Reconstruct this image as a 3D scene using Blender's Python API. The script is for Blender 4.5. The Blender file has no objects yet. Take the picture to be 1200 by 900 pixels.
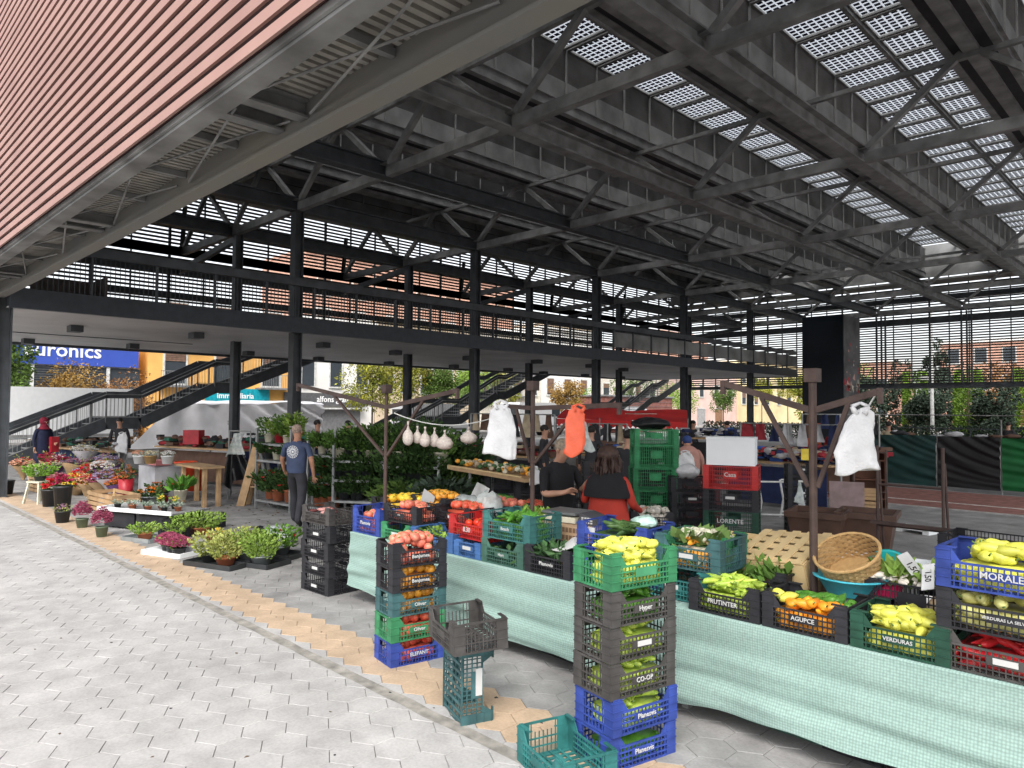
import bpy, math, random
from mathutils import Vector, Matrix
R = math.radians
rnd = random.Random(7)
sc = bpy.context.scene
COL = sc.collection
# ---------------- camera ----------------
# World: x = -a, y = b.  a runs away to the left of the picture, b away to the right.
CH = 2.02
cd = bpy.data.cameras.new('camera'); cam = bpy.data.objects.new('camera', cd); COL.objects.link(cam)
cam.location = (0, 0, CH); cam.rotation_mode = 'XYZ'
cam.matrix_world = Matrix.Translation((0, 0, CH)) @ Matrix.Rotation(R(45), 4, 'Z') @ Matrix.Rotation(R(92.0), 4, 'X') @ Matrix.Rotation(R(0.46), 4, 'Z')
cd.sensor_width = 36; cd.lens = 36 * 838 / 1200; cd.clip_end = 2000; cd.clip_start = 0.05
sc.camera = cam
# ---------------- sky and sun ----------------
w = bpy.data.worlds.new("World"); sc.world = w; w.use_nodes = True
nt = w.node_tree; bg = nt.nodes['Background']
sky = nt.nodes.new('ShaderNodeTexSky'); sky.sky_type = 'NISHITA'; sky.sun_disc = False
sky.sun_elevation = R(48); sky.sun_rotation = R(145); sky.dust_density = 3.0; sky.air_density = 1.0
hs = nt.nodes.new('ShaderNodeHueSaturation'); hs.inputs['Saturation'].default_value = 0.22
hs.inputs['Value'].default_value = 1.25
nt.links.new(sky.outputs[0], hs.inputs['Color']); nt.links.new(hs.outputs[0], bg.inputs[0])
bg.inputs[1].default_value = 0.14
sl = bpy.data.lights.new('sun', 'SUN'); sl.energy = 1.25; sl.angle = R(25); sl.color = (1, .96, .9)
so = bpy.data.objects.new('sun', sl); COL.objects.link(so)
# light comes from behind the camera on the plaza side
so.rotation_euler = (R(90 - 48), 0, R(43))
sc.view_settings.view_transform = 'Standard'; sc.view_settings.look = 'None'
sc.view_settings.exposure = 1.0; sc.view_settings.gamma = 1
sc.cycles.max_bounces = 10; sc.cycles.diffuse_bounces = 5; sc.cycles.transparent_max_bounces = 24
# ---------------- helpers ----------------
def W(a, b, z): return Vector((-a, b, z))
_F = 838.0
def ray(px, py):
    X, U = (px - 600) / _F, -(py - 450) / _F
    c, s = math.cos(R(.46)), math.sin(R(.46)); X, U = c * X - s * U, s * X + c * U
    p = R(2.0); q = math.sqrt(.5)
    f = Vector((-q * math.cos(p), q * math.cos(p), math.sin(p))); r = Vector((q, q, 0)); u = r.cross(f)
    return f + X * r + U * u
def at(px, py, z=0.0):           # point of the horizontal plane z seen in that direction -> (a, b)
    r = ray(px, py); t = (z - CH) / r.z
    return (-r.x * t, r.y * t)
def onray(px, F, py=None):       # place at depth F along the column of px -> (a, b[, z])
    r = ray(px, 475 if py is None else py); q = math.sqrt(.5)
    t = F / ((-r.x + r.y) * q)
    return (-r.x * t, r.y * t) if py is None else (-r.x * t, r.y * t, CH + r.z * t)

MATS = {}
def mat(name, col, rough=.6, metal=0., noise=.12, nscale=6., bump=0., col2=None, spec=.4, island=0., objv=0., alpha=None, trans=0., emit=0., world=False, stain=0.):
    if name in MATS: return MATS[name]
    m = bpy.data.materials.new(name); m.use_nodes = True; t = m.node_tree; n = t.nodes; l = t.links
    b = n['Principled BSDF']; b.inputs['Roughness'].default_value = rough; b.inputs['Metallic'].default_value = metal
    b.inputs['Specular IOR Level'].default_value = spec
    tc = n.new('ShaderNodeTexCoord'); nz = n.new('ShaderNodeTexNoise'); nz.inputs['Scale'].default_value = nscale
    nz.inputs['Detail'].default_value = 5; wp_ = n.new('ShaderNodeNewGeometry').outputs['Position'] if world else tc.outputs['Object']
    l.new(wp_, nz.inputs['Vector'])
    mx = n.new('ShaderNodeMix'); mx.data_type = 'RGBA'
    c1 = tuple(max(0, c * (1 - noise * 2)) for c in col) + (1,); c2 = tuple(min(1, c * (1 + noise * 2)) for c in (col if col2 is None else col)) + (1,)
    if col2 is not None: c1 = tuple(col) + (1,); c2 = tuple(col2) + (1,)
    mr = n.new('ShaderNodeMapRange'); mr.inputs[1].default_value = .3; mr.inputs[2].default_value = .7
    l.new(nz.outputs[0], mr.inputs[0]); l.new(mr.outputs[0], mx.inputs['Factor'])
    mx.inputs['A'].default_value = c1; mx.inputs['B'].default_value = c2
    out = mx.outputs['Result']
    if island or objv:
        hsv = n.new('ShaderNodeHueSaturation')
        g = n.new('ShaderNodeNewGeometry'); oi = n.new('ShaderNodeObjectInfo')
        ad = n.new('ShaderNodeMath'); ad.operation = 'ADD'; l.new(g.outputs['Random Per Island'], ad.inputs[0]); l.new(oi.outputs['Random'], ad.inputs[1])
        fr = n.new('ShaderNodeMath'); fr.operation = 'FRACT'; l.new(ad.outputs[0], fr.inputs[0])
        m2 = n.new('ShaderNodeMapRange'); v = max(island, objv); m2.inputs[3].default_value = 1 - v; m2.inputs[4].default_value = 1 + v
        l.new(fr.outputs[0], m2.inputs[0]); l.new(m2.outputs[0], hsv.inputs['Value']); l.new(out, hsv.inputs['Color']); out = hsv.outputs[0]
    if stain:
        n3 = n.new('ShaderNodeTexNoise'); n3.inputs['Scale'].default_value = .7; n3.inputs['Detail'].default_value = 8; n3.inputs['Roughness'].default_value = .7; l.new(wp_, n3.inputs['Vector'])
        m3 = n.new('ShaderNodeMapRange'); m3.inputs[1].default_value = .32; m3.inputs[2].default_value = .68; m3.inputs[3].default_value = 1 - stain; m3.inputs[4].default_value = 1 + stain * .6; l.new(n3.outputs[0], m3.inputs[0])
        h3 = n.new('ShaderNodeHueSaturation'); l.new(m3.outputs[0], h3.inputs['Value']); l.new(out, h3.inputs['Color']); out = h3.outputs[0]
        n4 = n.new('ShaderNodeTexNoise'); n4.inputs['Scale'].default_value = 55; n4.inputs['Detail'].default_value = 3; l.new(wp_, n4.inputs['Vector'])
        m4 = n.new('ShaderNodeMapRange'); m4.inputs[1].default_value = .3; m4.inputs[2].default_value = .7; m4.inputs[3].default_value = .9; m4.inputs[4].default_value = 1.08; l.new(n4.outputs[0], m4.inputs[0])
        h4 = n.new('ShaderNodeHueSaturation'); l.new(m4.outputs[0], h4.inputs['Value']); l.new(out, h4.inputs['Color']); out = h4.outputs[0]
    l.new(out, b.inputs['Base Color'])
    if bump:
        bp = n.new('ShaderNodeBump'); bp.inputs['Strength'].default_value = bump; bp.inputs['Distance'].default_value = .01
        n2 = n.new('ShaderNodeTexNoise'); n2.inputs['Scale'].default_value = nscale * 6; n2.inputs['Detail'].default_value = 6
        l.new(tc.outputs['Object'], n2.inputs['Vector']); l.new(n2.outputs[0], bp.inputs['Height']); l.new(bp.outputs[0], b.inputs['Normal'])
    if alpha is not None: b.inputs['Alpha'].default_value = alpha
    if trans: b.inputs['Transmission Weight'].default_value = trans
    if emit: b.inputs['Emission Color'].default_value = tuple(col) + (1,); b.inputs['Emission Strength'].default_value = emit
    MATS[name] = m; return m

class MB:
    def __init__(s): s.v = []; s.f = []; s.m = []
    def add(s, vs, fs, mi=0):
        o = len(s.v); s.v += [tuple(v) for v in vs]; s.f += [tuple(i + o for i in f) for f in fs]; s.m += [mi] * len(fs); return s
    def box(s, cx, cy, cz, sx, sy, sz, rz=0, mi=0, M=None):
        hx, hy, hz = sx / 2, sy / 2, sz / 2; c, n = math.cos(rz), math.sin(rz)
        vs = [(cx + c * x - n * y, cy + n * x + c * y, cz + z) for z in (-hz, hz) for x, y in ((-hx, -hy), (hx, -hy), (hx, hy), (-hx, hy))]
        if M: vs = [M @ Vector(v) for v in vs]
        return s.add(vs, [(3, 2, 1, 0), (4, 5, 6, 7), (0, 1, 5, 4), (1, 2, 6, 5), (2, 3, 7, 6), (3, 0, 4, 7)], mi)
    def wbox(s, a0, a1, b0, b1, z0, z1, mi=0):     # axis aligned, in a / b / z
        return s.box(-(a0 + a1) / 2, (b0 + b1) / 2, (z0 + z1) / 2, abs(a1 - a0), abs(b1 - b0), abs(z1 - z0), 0, mi)
    def bar(s, p, q, wd, h=None, mi=0, up=(0, 0, 1)):
        p, q = Vector(p), Vector(q); h = h or wd; d = (q - p).normalized(); u = Vector(up)
        if abs(d.dot(u)) > .98: u = Vector((1, 0, 0))
        r = d.cross(u).normalized(); u = r.cross(d)
        vs = [e + r * x * wd / 2 + u * y * h / 2 for e in (p, q) for x, y in ((-1, -1), (1, -1), (1, 1), (-1, 1))]
        return s.add(vs, [(0, 1, 2, 3), (7, 6, 5, 4), (0, 4, 5, 1), (1, 5, 6, 2), (2, 6, 7, 3), (3, 7, 4, 0)], mi)
    def ibeam(s, p, q, wd, h, t=.02, mi=0):
        p, q = Vector(p), Vector(q); o = Vector((0, 0, h / 2 - t / 2))
        s.bar(p + o, q + o, wd, t, mi); s.bar(p - o, q - o, wd, t, mi); s.bar(p, q, t, h - 2 * t, mi); return s
    def tube(s, p, q, r0, r1=None, n=8, mi=0, cap=True):
        p, q = Vector(p), Vector(q); r1 = r0 if r1 is None else r1; d = (q - p).normalized()
        u = Vector((0, 0, 1)) if abs(d.z) < .95 else Vector((1, 0, 0)); x = d.cross(u).normalized(); y = d.cross(x)
        vs = [e + (x * math.cos(k * 2 * math.pi / n) + y * math.sin(k * 2 * math.pi / n)) * r for e, r in ((p, r0), (q, r1)) for k in range(n)]
        fs = [(k, (k + 1) % n, n + (k + 1) % n, n + k) for k in range(n)]
        if cap: fs += [tuple(range(n))[::-1], tuple(range(n, 2 * n))]
        return s.add(vs, fs, mi)
    def path(s, pts, r, n=6, mi=0):
        for i in range(len(pts) - 1):
            ra = r[i] if isinstance(r, (list, tuple)) else r; rb = r[i + 1] if isinstance(r, (list, tuple)) else r
            s.tube(pts[i], pts[i + 1], ra, rb, n, mi)
        return s
    def lathe(s, prof, n=16, c=(0, 0, 0), mi=0, sq=1.0):
        vs = [(c[0] + r * math.cos(k * 2 * math.pi / n), c[1] + r * sq * math.sin(k * 2 * math.pi / n), c[2] + z) for r, z in prof for k in range(n)]
        fs = [(i * n + k, i * n + (k + 1) % n, (i + 1) * n + (k + 1) % n, (i + 1) * n + k) for i in range(len(prof) - 1) for k in range(n)]
        return s.add(vs, fs, mi)
    def ell(s, c, r, n=8, m=6, rot=None, mi=0, bend=0., taper=0., wob=0., rg=None):
        c = Vector(c); vs = []
        for i in range(m + 1):
            th = math.pi * i / m
            for k in range(n):
                ph = 2 * math.pi * k / n; x = math.cos(th); k1 = 1 - taper * x * .5
                w_ = 1 + (rg.uniform(-wob, wob) if wob and 0 < i < m else 0)
                p = Vector((r[0] * x, r[1] * math.sin(th) * math.cos(ph) * k1 * w_, r[2] * math.sin(th) * math.sin(ph) * k1 * w_))
                p.z += bend * (x * x) * r[0]
                if rot: p = rot @ p
                vs.append(c + p)
        fs = [(i * n + k, i * n + (k + 1) % n, (i + 1) * n + (k + 1) % n, (i + 1) * n + k) for i in range(m) for k in range(n)]
        return s.add(vs, fs, mi)
    def leaf(s, c, d, l, wd, mi=0, rg=rnd):
        c = Vector(c); d = Vector(d).normalized(); x = d.cross(Vector((rg.uniform(-1, 1), rg.uniform(-1, 1), rg.uniform(-1, 1)))).normalized()
        nrm = d.cross(x) * l * .12
        return s.add([c, c + d * l * .5 + x * wd * .5 + nrm, c + d * l, c + d * l * .5 - x * wd * .5 + nrm], [(0, 1, 2, 3)], mi)
    def prism(s, poly, z0, z1, mi=0):
        n = len(poly); vs = [(x, y, z0) for x, y in poly] + [(x, y, z1) for x, y in poly]
        return s.add(vs, [tuple(range(n))[::-1], tuple(range(n, 2 * n))] + [(k, (k + 1) % n, n + (k + 1) % n, n + k) for k in range(n)], mi)
    def mesh(s, name, mats, smooth=False):
        me = bpy.data.meshes.new(name); me.from_pydata(s.v, [], s.f)
        mats = mats if isinstance(mats, (list, tuple)) else [mats]
        for m in mats: me.materials.append(m)
        if len(mats) > 1: me.polygons.foreach_set('material_index', s.m)
        if smooth: me.polygons.foreach_set('use_smooth', [True] * len(me.polygons))
        me.update(); return me
    def build(s, name, mats, parent=None, smooth=False, **kw): return ob(name, s.mesh(name, mats, smooth), parent, **kw)
def ob(name, me, parent=None, loc=None, rz=0, label=None, cat=None, group=None, kind=None, scale=None):
    o = bpy.data.objects.new(name, me); COL.objects.link(o)
    if parent: o.parent = parent
    if loc is not None: o.location = loc
    if rz: o.rotation_euler.z = rz
    if scale is not None: o.scale = scale
    if label: o['label'] = label
    if cat: o['category'] = cat
    if group: o['group'] = group
    if kind: o['kind'] = kind
    return o
def thing(name, label, cat, a=0, b=0, z=0, rz=0, group=None, scale=None):
    return ob(name, None, None, W(a, b, z), rz, label, cat, group, None, scale)
def copy_tree(o, parent=None):
    c = o.copy(); COL.objects.link(c); c.parent = parent
    for ch in list(o.children): copy_tree(ch, c)
    return c
TXT = {}
def text(name, s, size, parent, loc, rot, m, label=None, ext=.003, sx=1.0):
    key = (s, size, m.name, ext)
    if key not in TXT:
        cu = bpy.data.curves.new('lettering', 'FONT'); cu.body = s; cu.size = size; cu.extrude = ext; cu.align_x = 'CENTER'; cu.align_y = 'CENTER'
        cu.resolution_u = 2; cu.offset = size * .012
        t = bpy.data.objects.new('t', cu); COL.objects.link(t); bpy.context.view_layer.update()
        me = bpy.data.meshes.new_from_object(t.evaluated_get(bpy.context.evaluated_depsgraph_get())); bpy.data.objects.remove(t)
        me.materials.clear(); me.materials.append(m); TXT[key] = me
    o = ob(name, TXT[key], parent, loc, label=label); o.rotation_euler = rot; o.scale = (sx, 1, 1); return o
FRONT = (R(90), 0, 0)      # lettering that faces -y (towards the plaza)
# ---------------- materials of the place ----------------
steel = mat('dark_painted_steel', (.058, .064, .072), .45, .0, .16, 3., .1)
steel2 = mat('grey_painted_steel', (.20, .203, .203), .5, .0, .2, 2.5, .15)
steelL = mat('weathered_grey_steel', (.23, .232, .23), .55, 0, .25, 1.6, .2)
rustst = mat('rust_streaked_steel', (.20, .202, .198), .6, 0, .2, .9, .2, col2=(.235, .222, .19))
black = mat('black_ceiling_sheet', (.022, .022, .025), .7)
sheet = mat('dark_grey_sheet', (.20, .202, .20), .55, 0, .2, 1.2, .05)
deckm = mat('perforated_corrugated_deck', (.30, .285, .26), .6, 0, .15, 3)
sofm = mat('pale_grey_ceiling', (.62, .61, .61), .55, 0, .08, .6)
terra = mat('terracotta_slat', (.32, .18, .152), .6, 0, .07, 1.2, .1, col2=(.38, .225, .19), objv=.05)
slatm = mat('backlit_terracotta_slat', (.05, .045, .045), .6)  # same terracotta slats against the light; their shade is put into this dark colour
cellm = mat('solar_cell', (.015, .02, .05), .25)
glassm = mat('skylight_glass', (.9, .95, 1.), .1, noise=.01, alpha=.25)
# ---------------- ground ----------------
def hexpoly(r, x=0, y=0): return [(x + r * math.sin(k * math.pi / 3), y + r * math.cos(k * math.pi / 3)) for k in range(6)]
jointm = mat('paving_joint', (.20, .195, .19), .95, 0, .2, 8)
base = MB(); base.add([(-400, -200, 0), (400, -200, 0), (400, 500, 0), (-400, 500, 0)], [(0, 1, 2, 3)])
gm = mat('distant_concrete_paving', (.30, .29, .28), .9, 0, .1, 3.5, .2)
ob('ground', base.mesh('ground', gm), None, (0, 0, -.03), kind='structure')
jb = MB(); jb.add([(-30, -12, 0), (12, -12, 0), (12, 30, 0), (-30, 30, 0)], [(0, 1, 2, 3)])
plaza = ob('plaza_paving', jb.mesh('plaza_paving', jointm), None, (0, 0, .0035), kind='structure')
tl = mat('pale_grey_paving_tile', (.37, .36, .352), .8, 0, .07, 4, .25, island=.03, world=True, stain=.16)
to = mat('orange_paving_tile', (.44, .325, .225), .85, 0, .07, 4, .25, island=.04, world=True, stain=.14)
tg = mat('mid_grey_paving_tile', (.265, .26, .255), .8, 0, .12, 3, .25, island=.05, world=True, stain=.25)
PA, PB = .258, .2235; RT = PA / math.sqrt(3) - .0022
def tile_mesh(m):
    t = MB(); lo = hexpoly(RT); hi = hexpoly(RT - .003)
    t.add([(x, y, 0) for x, y in lo] + [(x, y, .007) for x, y in lo] + [(x, y, .0095) for x, y in hi],
          [(k, (k + 1) % 6, 6 + (k + 1) % 6, 6 + k) for k in range(6)] + [(6 + k, 6 + (k + 1) % 6, 12 + (k + 1) % 6, 12 + k) for k in range(6)] + [(17, 16, 15, 14, 13, 12)])
    return t
tmeshes = {}
cells = []
B0 = 3.24
for j in range(-30, 100):
    bb = B0 + j * PB
    for i in range(-30, 130):
        aa = i * PA + (PA / 2 if j % 2 else 0) + .02
        d = (aa + bb) * math.sqrt(.5); s = (bb - aa) * math.sqrt(.5)
        if d < 1.0 or d > 20: continue
        if abs(s) > d * .80 + .9: continue
        if bb > 5.6 and aa < 9: pass
        cells.append((d * d + (0 if d > 2.2 else 0), aa, bb, j))
cells.sort()
def tmat(j): return tl if j < 0 else (to if j < 2 else tg)
def in_view(a, b): 
    d = (a + b) * .7071; s = (b - a) * .7071
    return d > 2.9 and abs(s) < d * .72
n_ind = 0; rest = {tl.name: MB(), to.name: MB(), tg.name: MB()}
for d2, a, b, j in cells:
    m = tmat(j)
    under = b > 4.4 and a < 6.4 and b < 6.5
    hgt = rnd.uniform(-.0012, .0012)
    if n_ind < 298 and in_view(a, b) and not under:
        if m.name not in tmeshes: tmeshes[m.name] = tile_mesh(m).mesh('paving_tile', m)
        o = ob('paving_tile', tmeshes[m.name], plaza, (-a, b, hgt)); o.rotation_euler = (rnd.uniform(-.0015, .0015), rnd.uniform(-.0015, .0015), rnd.uniform(-.006, .006)); n_ind += 1
    else:
        tm = tile_mesh(m); rest[m.name].add([(x - a, y + b, z + hgt) for x, y, z in tm.v], tm.f)
for k, mb in rest.items(): mb.build('paving_tiles', MATS[k], plaza, kind='stuff')
st = MB()
x = -14.
rs = random.Random(3)
strip_m = mat('mortar_strip', (.255, .24, .215), .95, 0, .2, 9, .4)
pts = []
for i in range(0, 170):
    pts.append((12 - i * .25, 2.955 + rs.uniform(-.012, .008), 3.055 + rs.uniform(-.01, .012)))
for i in range(len(pts) - 1):
    st.add([(pts[i][0], pts[i][1], .0142), (pts[i][0], pts[i][2], .0142), (pts[i + 1][0], pts[i + 1][2], .0142), (pts[i + 1][0], pts[i + 1][1], .0142)], [(0, 1, 2, 3)])
st.build('drainage_strip', strip_m, kind='structure')
lane = MB(); lane.wbox(-30, 14, 17.0, 20.7, -.02, .022)
lane.build('bike_lane', mat('red_asphalt', (.26, .12, .10), .9, 0, .15, 5, .3), kind='structure')
lm = MB(); lm.wbox(-30, 14, 18.05, 18.15, .022, .026); lm.build('lane_marking', mat('road_paint', (.6, .58, .55), .8, 0, .2, 8), kind='structure')
kb = MB(); kb.wbox(-30, 14, 16.88, 16.998, -.02, .03); kb.build('kerb', mat('kerb_stone', (.35, .34, .33), .8), kind='structure')
rd = MB(); rd.wbox(35.5, 43.5, -60, 120, -.028, -.015); rd.build('street', mat('asphalt', (.06, .06, .062), .9, 0, .2, 5, .3), kind='structure')
rd = MB(); rd.wbox(43.5, 47.9, -60, 120, -.028, .1); rd.wbox(35.3, 35.5, -60, 120, -.028, .1); rd.build('pavement', gm, kind='structure')
lit = MB()
for i in range(130):      # dry leaves, bits of stalk and cigarette ends on the paving
    d = rs.uniform(3.2, 12); s = rs.uniform(-.68, .45) * d; a, b = (d - s) * .7071, (d + s) * .7071
    if b > 4 and a < 6.3: continue
    q = rs.uniform(.006, .02)
    an_ = rs.uniform(0, 6); n_ = rs.randint(4, 6); lit.prism([(-a + q * rs.uniform(.4, 1.4) * math.cos(an_ + k * 6.28 / n_), b + q * rs.uniform(.3, 1.1) * math.sin(an_ + k * 6.28 / n_)) for k in range(n_)], .0105, .0145, rs.randint(0, 1))
lit.build('litter', [mat('dry_leaf', (.09, .06, .035), .9), mat('dark_scrap', (.03, .03, .03), .9)], kind='stuff')

# ---------------- the canopy ----------------
canopy = ob('market_canopy', None, None, (0, 0, 0), label='huge dark steel market canopy with trusses, slatted screens and solar glass skylights', cat='canopy')
AK = [18.93 - 4.36 * k for k in range(-2, 6)]      # chords that run along b
AK = [a for a in AK if a > -3]
BK = [3.16 + 6.94 * k for k in range(0, 7)]
ZC = 7.67                                          # underside of the bottom chords
def part(mb, name, m, **kw): return mb.build(name, m, canopy, **kw)
AMIN, AMAX, BMAX = -7.5, 28.5, 45.0
for a in AK[1:]:
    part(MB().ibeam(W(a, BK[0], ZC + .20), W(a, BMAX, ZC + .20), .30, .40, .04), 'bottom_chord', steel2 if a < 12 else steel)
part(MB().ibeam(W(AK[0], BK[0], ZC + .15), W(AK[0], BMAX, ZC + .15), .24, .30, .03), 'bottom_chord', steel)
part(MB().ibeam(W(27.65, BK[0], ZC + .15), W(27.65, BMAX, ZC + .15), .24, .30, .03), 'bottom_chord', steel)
for b in BK[1:]:
    mb = MB(); A = [27.65] + AK + [-6.]
    for i in range(len(A) - 1): mb.bar(W(A[i] - .13, b, ZC + .13), W(A[i + 1] + .13, b, ZC + .13), .18, .24)
    part(mb, 'cross_chord', steel2)
    for i in range(len(A) - 1):
        mid = (A[i] + A[i + 1]) / 2
        for e in (A[i], A[i + 1]):
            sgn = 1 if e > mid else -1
            light = sgn > 0  # legs facing the light: brightness painted in with the lighter steel
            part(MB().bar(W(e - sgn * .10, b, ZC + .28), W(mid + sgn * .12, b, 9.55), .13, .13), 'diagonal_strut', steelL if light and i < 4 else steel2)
        if i < len(A) - 2:
            g = MB(); g.box(-A[i + 1], b, ZC + .31, .42, .36, .02); part(g, 'gusset_plate', steel2)
# low roof boxes between the skylights
BX = [(3.17 + 4.36 * k, 4.05 + 4.36 * k) for k in range(-2, 6)]
bs, be = 3.3, BMAX - .3
for a0, a1 in BX:
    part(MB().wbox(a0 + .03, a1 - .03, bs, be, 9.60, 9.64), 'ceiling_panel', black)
    for e, sg in ((a0, -1), (a1, 1)):
        part(MB().ibeam(W(e, bs, 9.73), W(e, be, 9.73), .16, .3, .02), 'top_chord', steel2)
        part(MB().wbox(e - .02, e + .02, bs, be, 9.885, 10.42), 'clerestory_wall', sheet)
        lv = MB()
        for k in range(9):
            z = 10.47 + k * .085
            lv.add([W(e + sg * .035, bs, z + .055), W(e + sg * .035, be, z + .055), W(e - sg * .02, be, z - .01), W(e - sg * .02, bs, z - .01)], [(0, 1, 2, 3)])
        part(lv, 'louvre_blades', sheet, kind='stuff')
        part(MB().wbox(e - .04, e + .04, bs, be, 11.22, 11.30), 'clerestory_rail', steel2)
        part(MB().wbox(e - sg * .05 - .004, e - sg * .05 + .004, bs, be, 10.42, 11.22), 'louvre_gap_sheet', black)  # added sheet closing the bright gaps; its black puts shade between the blades
    part(MB().wbox(a0 + .03, a1 - .03, bs, be, 9.885, 9.93), 'roof_deck', sheet)
    part(MB().wbox(a0 - .18, a1 + .18, bs, be, 9.955, 9.96) if False else MB().wbox(a0 + .30, a1 - .30, bs, be, 9.50, 9.595), 'service_tray', steel2)
rib_m = MB().box(0, 0, 0, .035, .045, 1.42).mesh('clerestory_mullion', sheet)
nm = 0; restm = MB()
for a0, a1 in BX[::-1]:
    for e, sg in ((a0, -1),) :
        for k in range(34):
            b = 3.7 + 1.25 * k
            if b > be: break
            if 3 < a0 < 18 and nm < 290: ob('clerestory_mullion', rib_m, canopy, W(e - .065, b, 10.58)); nm += 1
            else: restm.box(-(e - .065), b, 10.58, .035, .045, 1.42)
part(restm, 'clerestory_mullions', sheet, kind='stuff')
# skylights of glass with solar cells
def panel_mesh(wa, wb):
    fr = MB()
    for s in (-1, 1): fr.box(s * (wa / 2 - .03), 0, 0, .06, wb, .07); fr.box(0, s * (wb / 2 - .045), 0, wa - .124, .09, .07)
    gl = MB().box(0, 0, .02, wa - .125, wb - .185, .012)
    ce = MB(); nx, ny = int(wa / .185), 6; sx, sy = (wa - .16) / nx, (wb - .22) / ny
    for i in range(nx):
        for j in range(ny):
            ce.box(-wa / 2 + .08 + sx * (i + .5), -wb / 2 + .11 + sy * (j + .5), .006, sx * .74, sy * .60, .008)
    return fr.mesh('skylight_panel', steel2), gl.mesh('glass_pane', glassm), ce.mesh('solar_cells', cellm)
strips = [(BX[i][1] + .04, BX[i + 1][0] - .04) for i in range(len(BX) - 1)]
for si, (s0, s1) in enumerate(strips):
    near = 1 <= si <= 3
    split = s0 + (s1 - s0) * .555
    for c0, c1 in ((s0, split - .03), (split + .03, s1)):
        ms = panel_mesh(c1 - c0, 1.21)
        rm = [MB(), MB(), MB()]
        for k in range(34):
            b = 4.33 + 1.25 * k
            if b + .6 > be: break
            if near:
                p = ob('skylight_panel', ms[0], canopy, W((c0 + c1) / 2, b, 11.26)); ob('glass_pane', ms[1], p); ob('solar_cells', ms[2], p, kind='stuff')
            else:
                c = W((c0 + c1) / 2, b, 11.26)
                for q in range(3):
                    for vtx in ms[q].vertices: pass
                    o_ = len(rm[q].v); rm[q].v += [tuple(v.co + c) for v in ms[q].vertices]; rm[q].f += [tuple(i + o_ for i in f.vertices) for f in ms[q].polygons]; rm[q].m += [0] * len(ms[q].polygons)
        if not near:
            part(rm[0], 'skylight_frames', steel2, kind='stuff'); part(rm[1], 'skylight_panes', glassm, kind='stuff'); part(rm[2], 'solar_cells', cellm, kind='stuff')
    part(MB().wbox(split - .05, split + .05, bs, be, 11.12, 11.22), 'skylight_purlin', steel2)
for b in BK[1:]:
    part(MB().wbox(-3, 23, b - .06, b + .06, 9.40, 9.50), 'upper_cross_chord', steel2)
part(MB().wbox(-7.5, 28.5, BMAX - .28, BMAX - .22, 9.6, 11.4), 'gable_sheet', sheet)
part(MB().wbox(-7.5, 28.5, BMAX - .2, 46.6, 9.45, 9.5), 'end_ceiling', sheet)
part(MB().wbox(22.3, 28.6, 3.2, 46.4, 10.9, 10.95), 'end_ceiling', sheet)
# columns
for b in BK[:-1]:
    part(MB().ibeam(W(18.93, b, 0), W(18.93, b, 0.001), .01, .01) if False else MB().wbox(18.79, 19.07, b - .14, b - .11, 0, ZC).wbox(18.79, 19.07, b + .11, b + .14, 0, ZC).wbox(18.91, 18.95, b - .11, b + .11, 0, ZC), 'column', steel)
    part(MB().wbox(22.75, 23.0, b - .13, b - .10, 0, ZC).wbox(22.75, 23.0, b + .10, b + .13, 0, ZC).wbox(22.86, 22.89, b - .10, b + .10, 0, ZC), 'column', steel)
for a in (1.5, 10.2, 14.6):
    for q in (-.34, -.12, .14): part(MB().wbox(a + q - .04, a + q + .04, 45.5, 45.6, 3.66, ZC), 'column', steel)
# bracing beams between the two column rows, just below the chords
for z, a in ((7.1, 28.1), (6.2, 28.1)): part(MB().wbox(a - .1, a + .1, 3.2, 45, z - .12, z + .12), 'wind_beam', steel)
for b in BK: part(MB().bar(W(23., b, 7.55), W(28.1, b, 7.1), .16, .2), 'wind_brace', steel)
# slatted screens seen from inside
def screen(name, vertical_a, lo, hi, z0, z1, fixed, pitch=.148, h=.078, mull=1.33):
    mb = MB(); z = z0
    while z < z1:
        if vertical_a: mb.wbox(fixed, fixed + .05, lo, hi, z, z + h)
        else: mb.wbox(lo, hi, fixed, fixed + .05, z, z + h)
        z += pitch
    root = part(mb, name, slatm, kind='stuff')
    x = lo
    k = 0
    while x < hi:
        wd = .09 if k % 5 == 0 else .045
        if vertical_a: part(MB().wbox(fixed - .10, fixed - .01, x, x + wd, z0, z1), 'screen_mullion', steel)
        else: part(MB().wbox(x, x + wd, fixed - .10, fixed - .01, z0, z1), 'screen_mullion', steel)
        x += mull; k += 1
screen('screen_slats', True, 3.2, 46.4, 4.55, 11.2, 28.5)
screen('screen_slats', False, -7.5, 28.4, 3.66, 11.2, 46.5, mull=.98)
part(MB().wbox(-7.5, 28.4, 45.9, 46.4, 3.5, 3.66), 'screen_sill', steel)
for z in (7.3, 8.6): part(MB().wbox(-7.5, 28.4, 46.0, 46.3, z - .15, z + .15), 'wind_beam', steel)
for k in range(24):
    part(MB().wbox(-5 + 1.0 * k, -4.96 + 1.0 * k, 45.75, 45.79, 3.66, 4.75), 'rail_post', steel)
part(MB().wbox(-7.5, 17, 44.5, 46.4, 3.40, 3.49), 'gangway_floor', steel)
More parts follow.
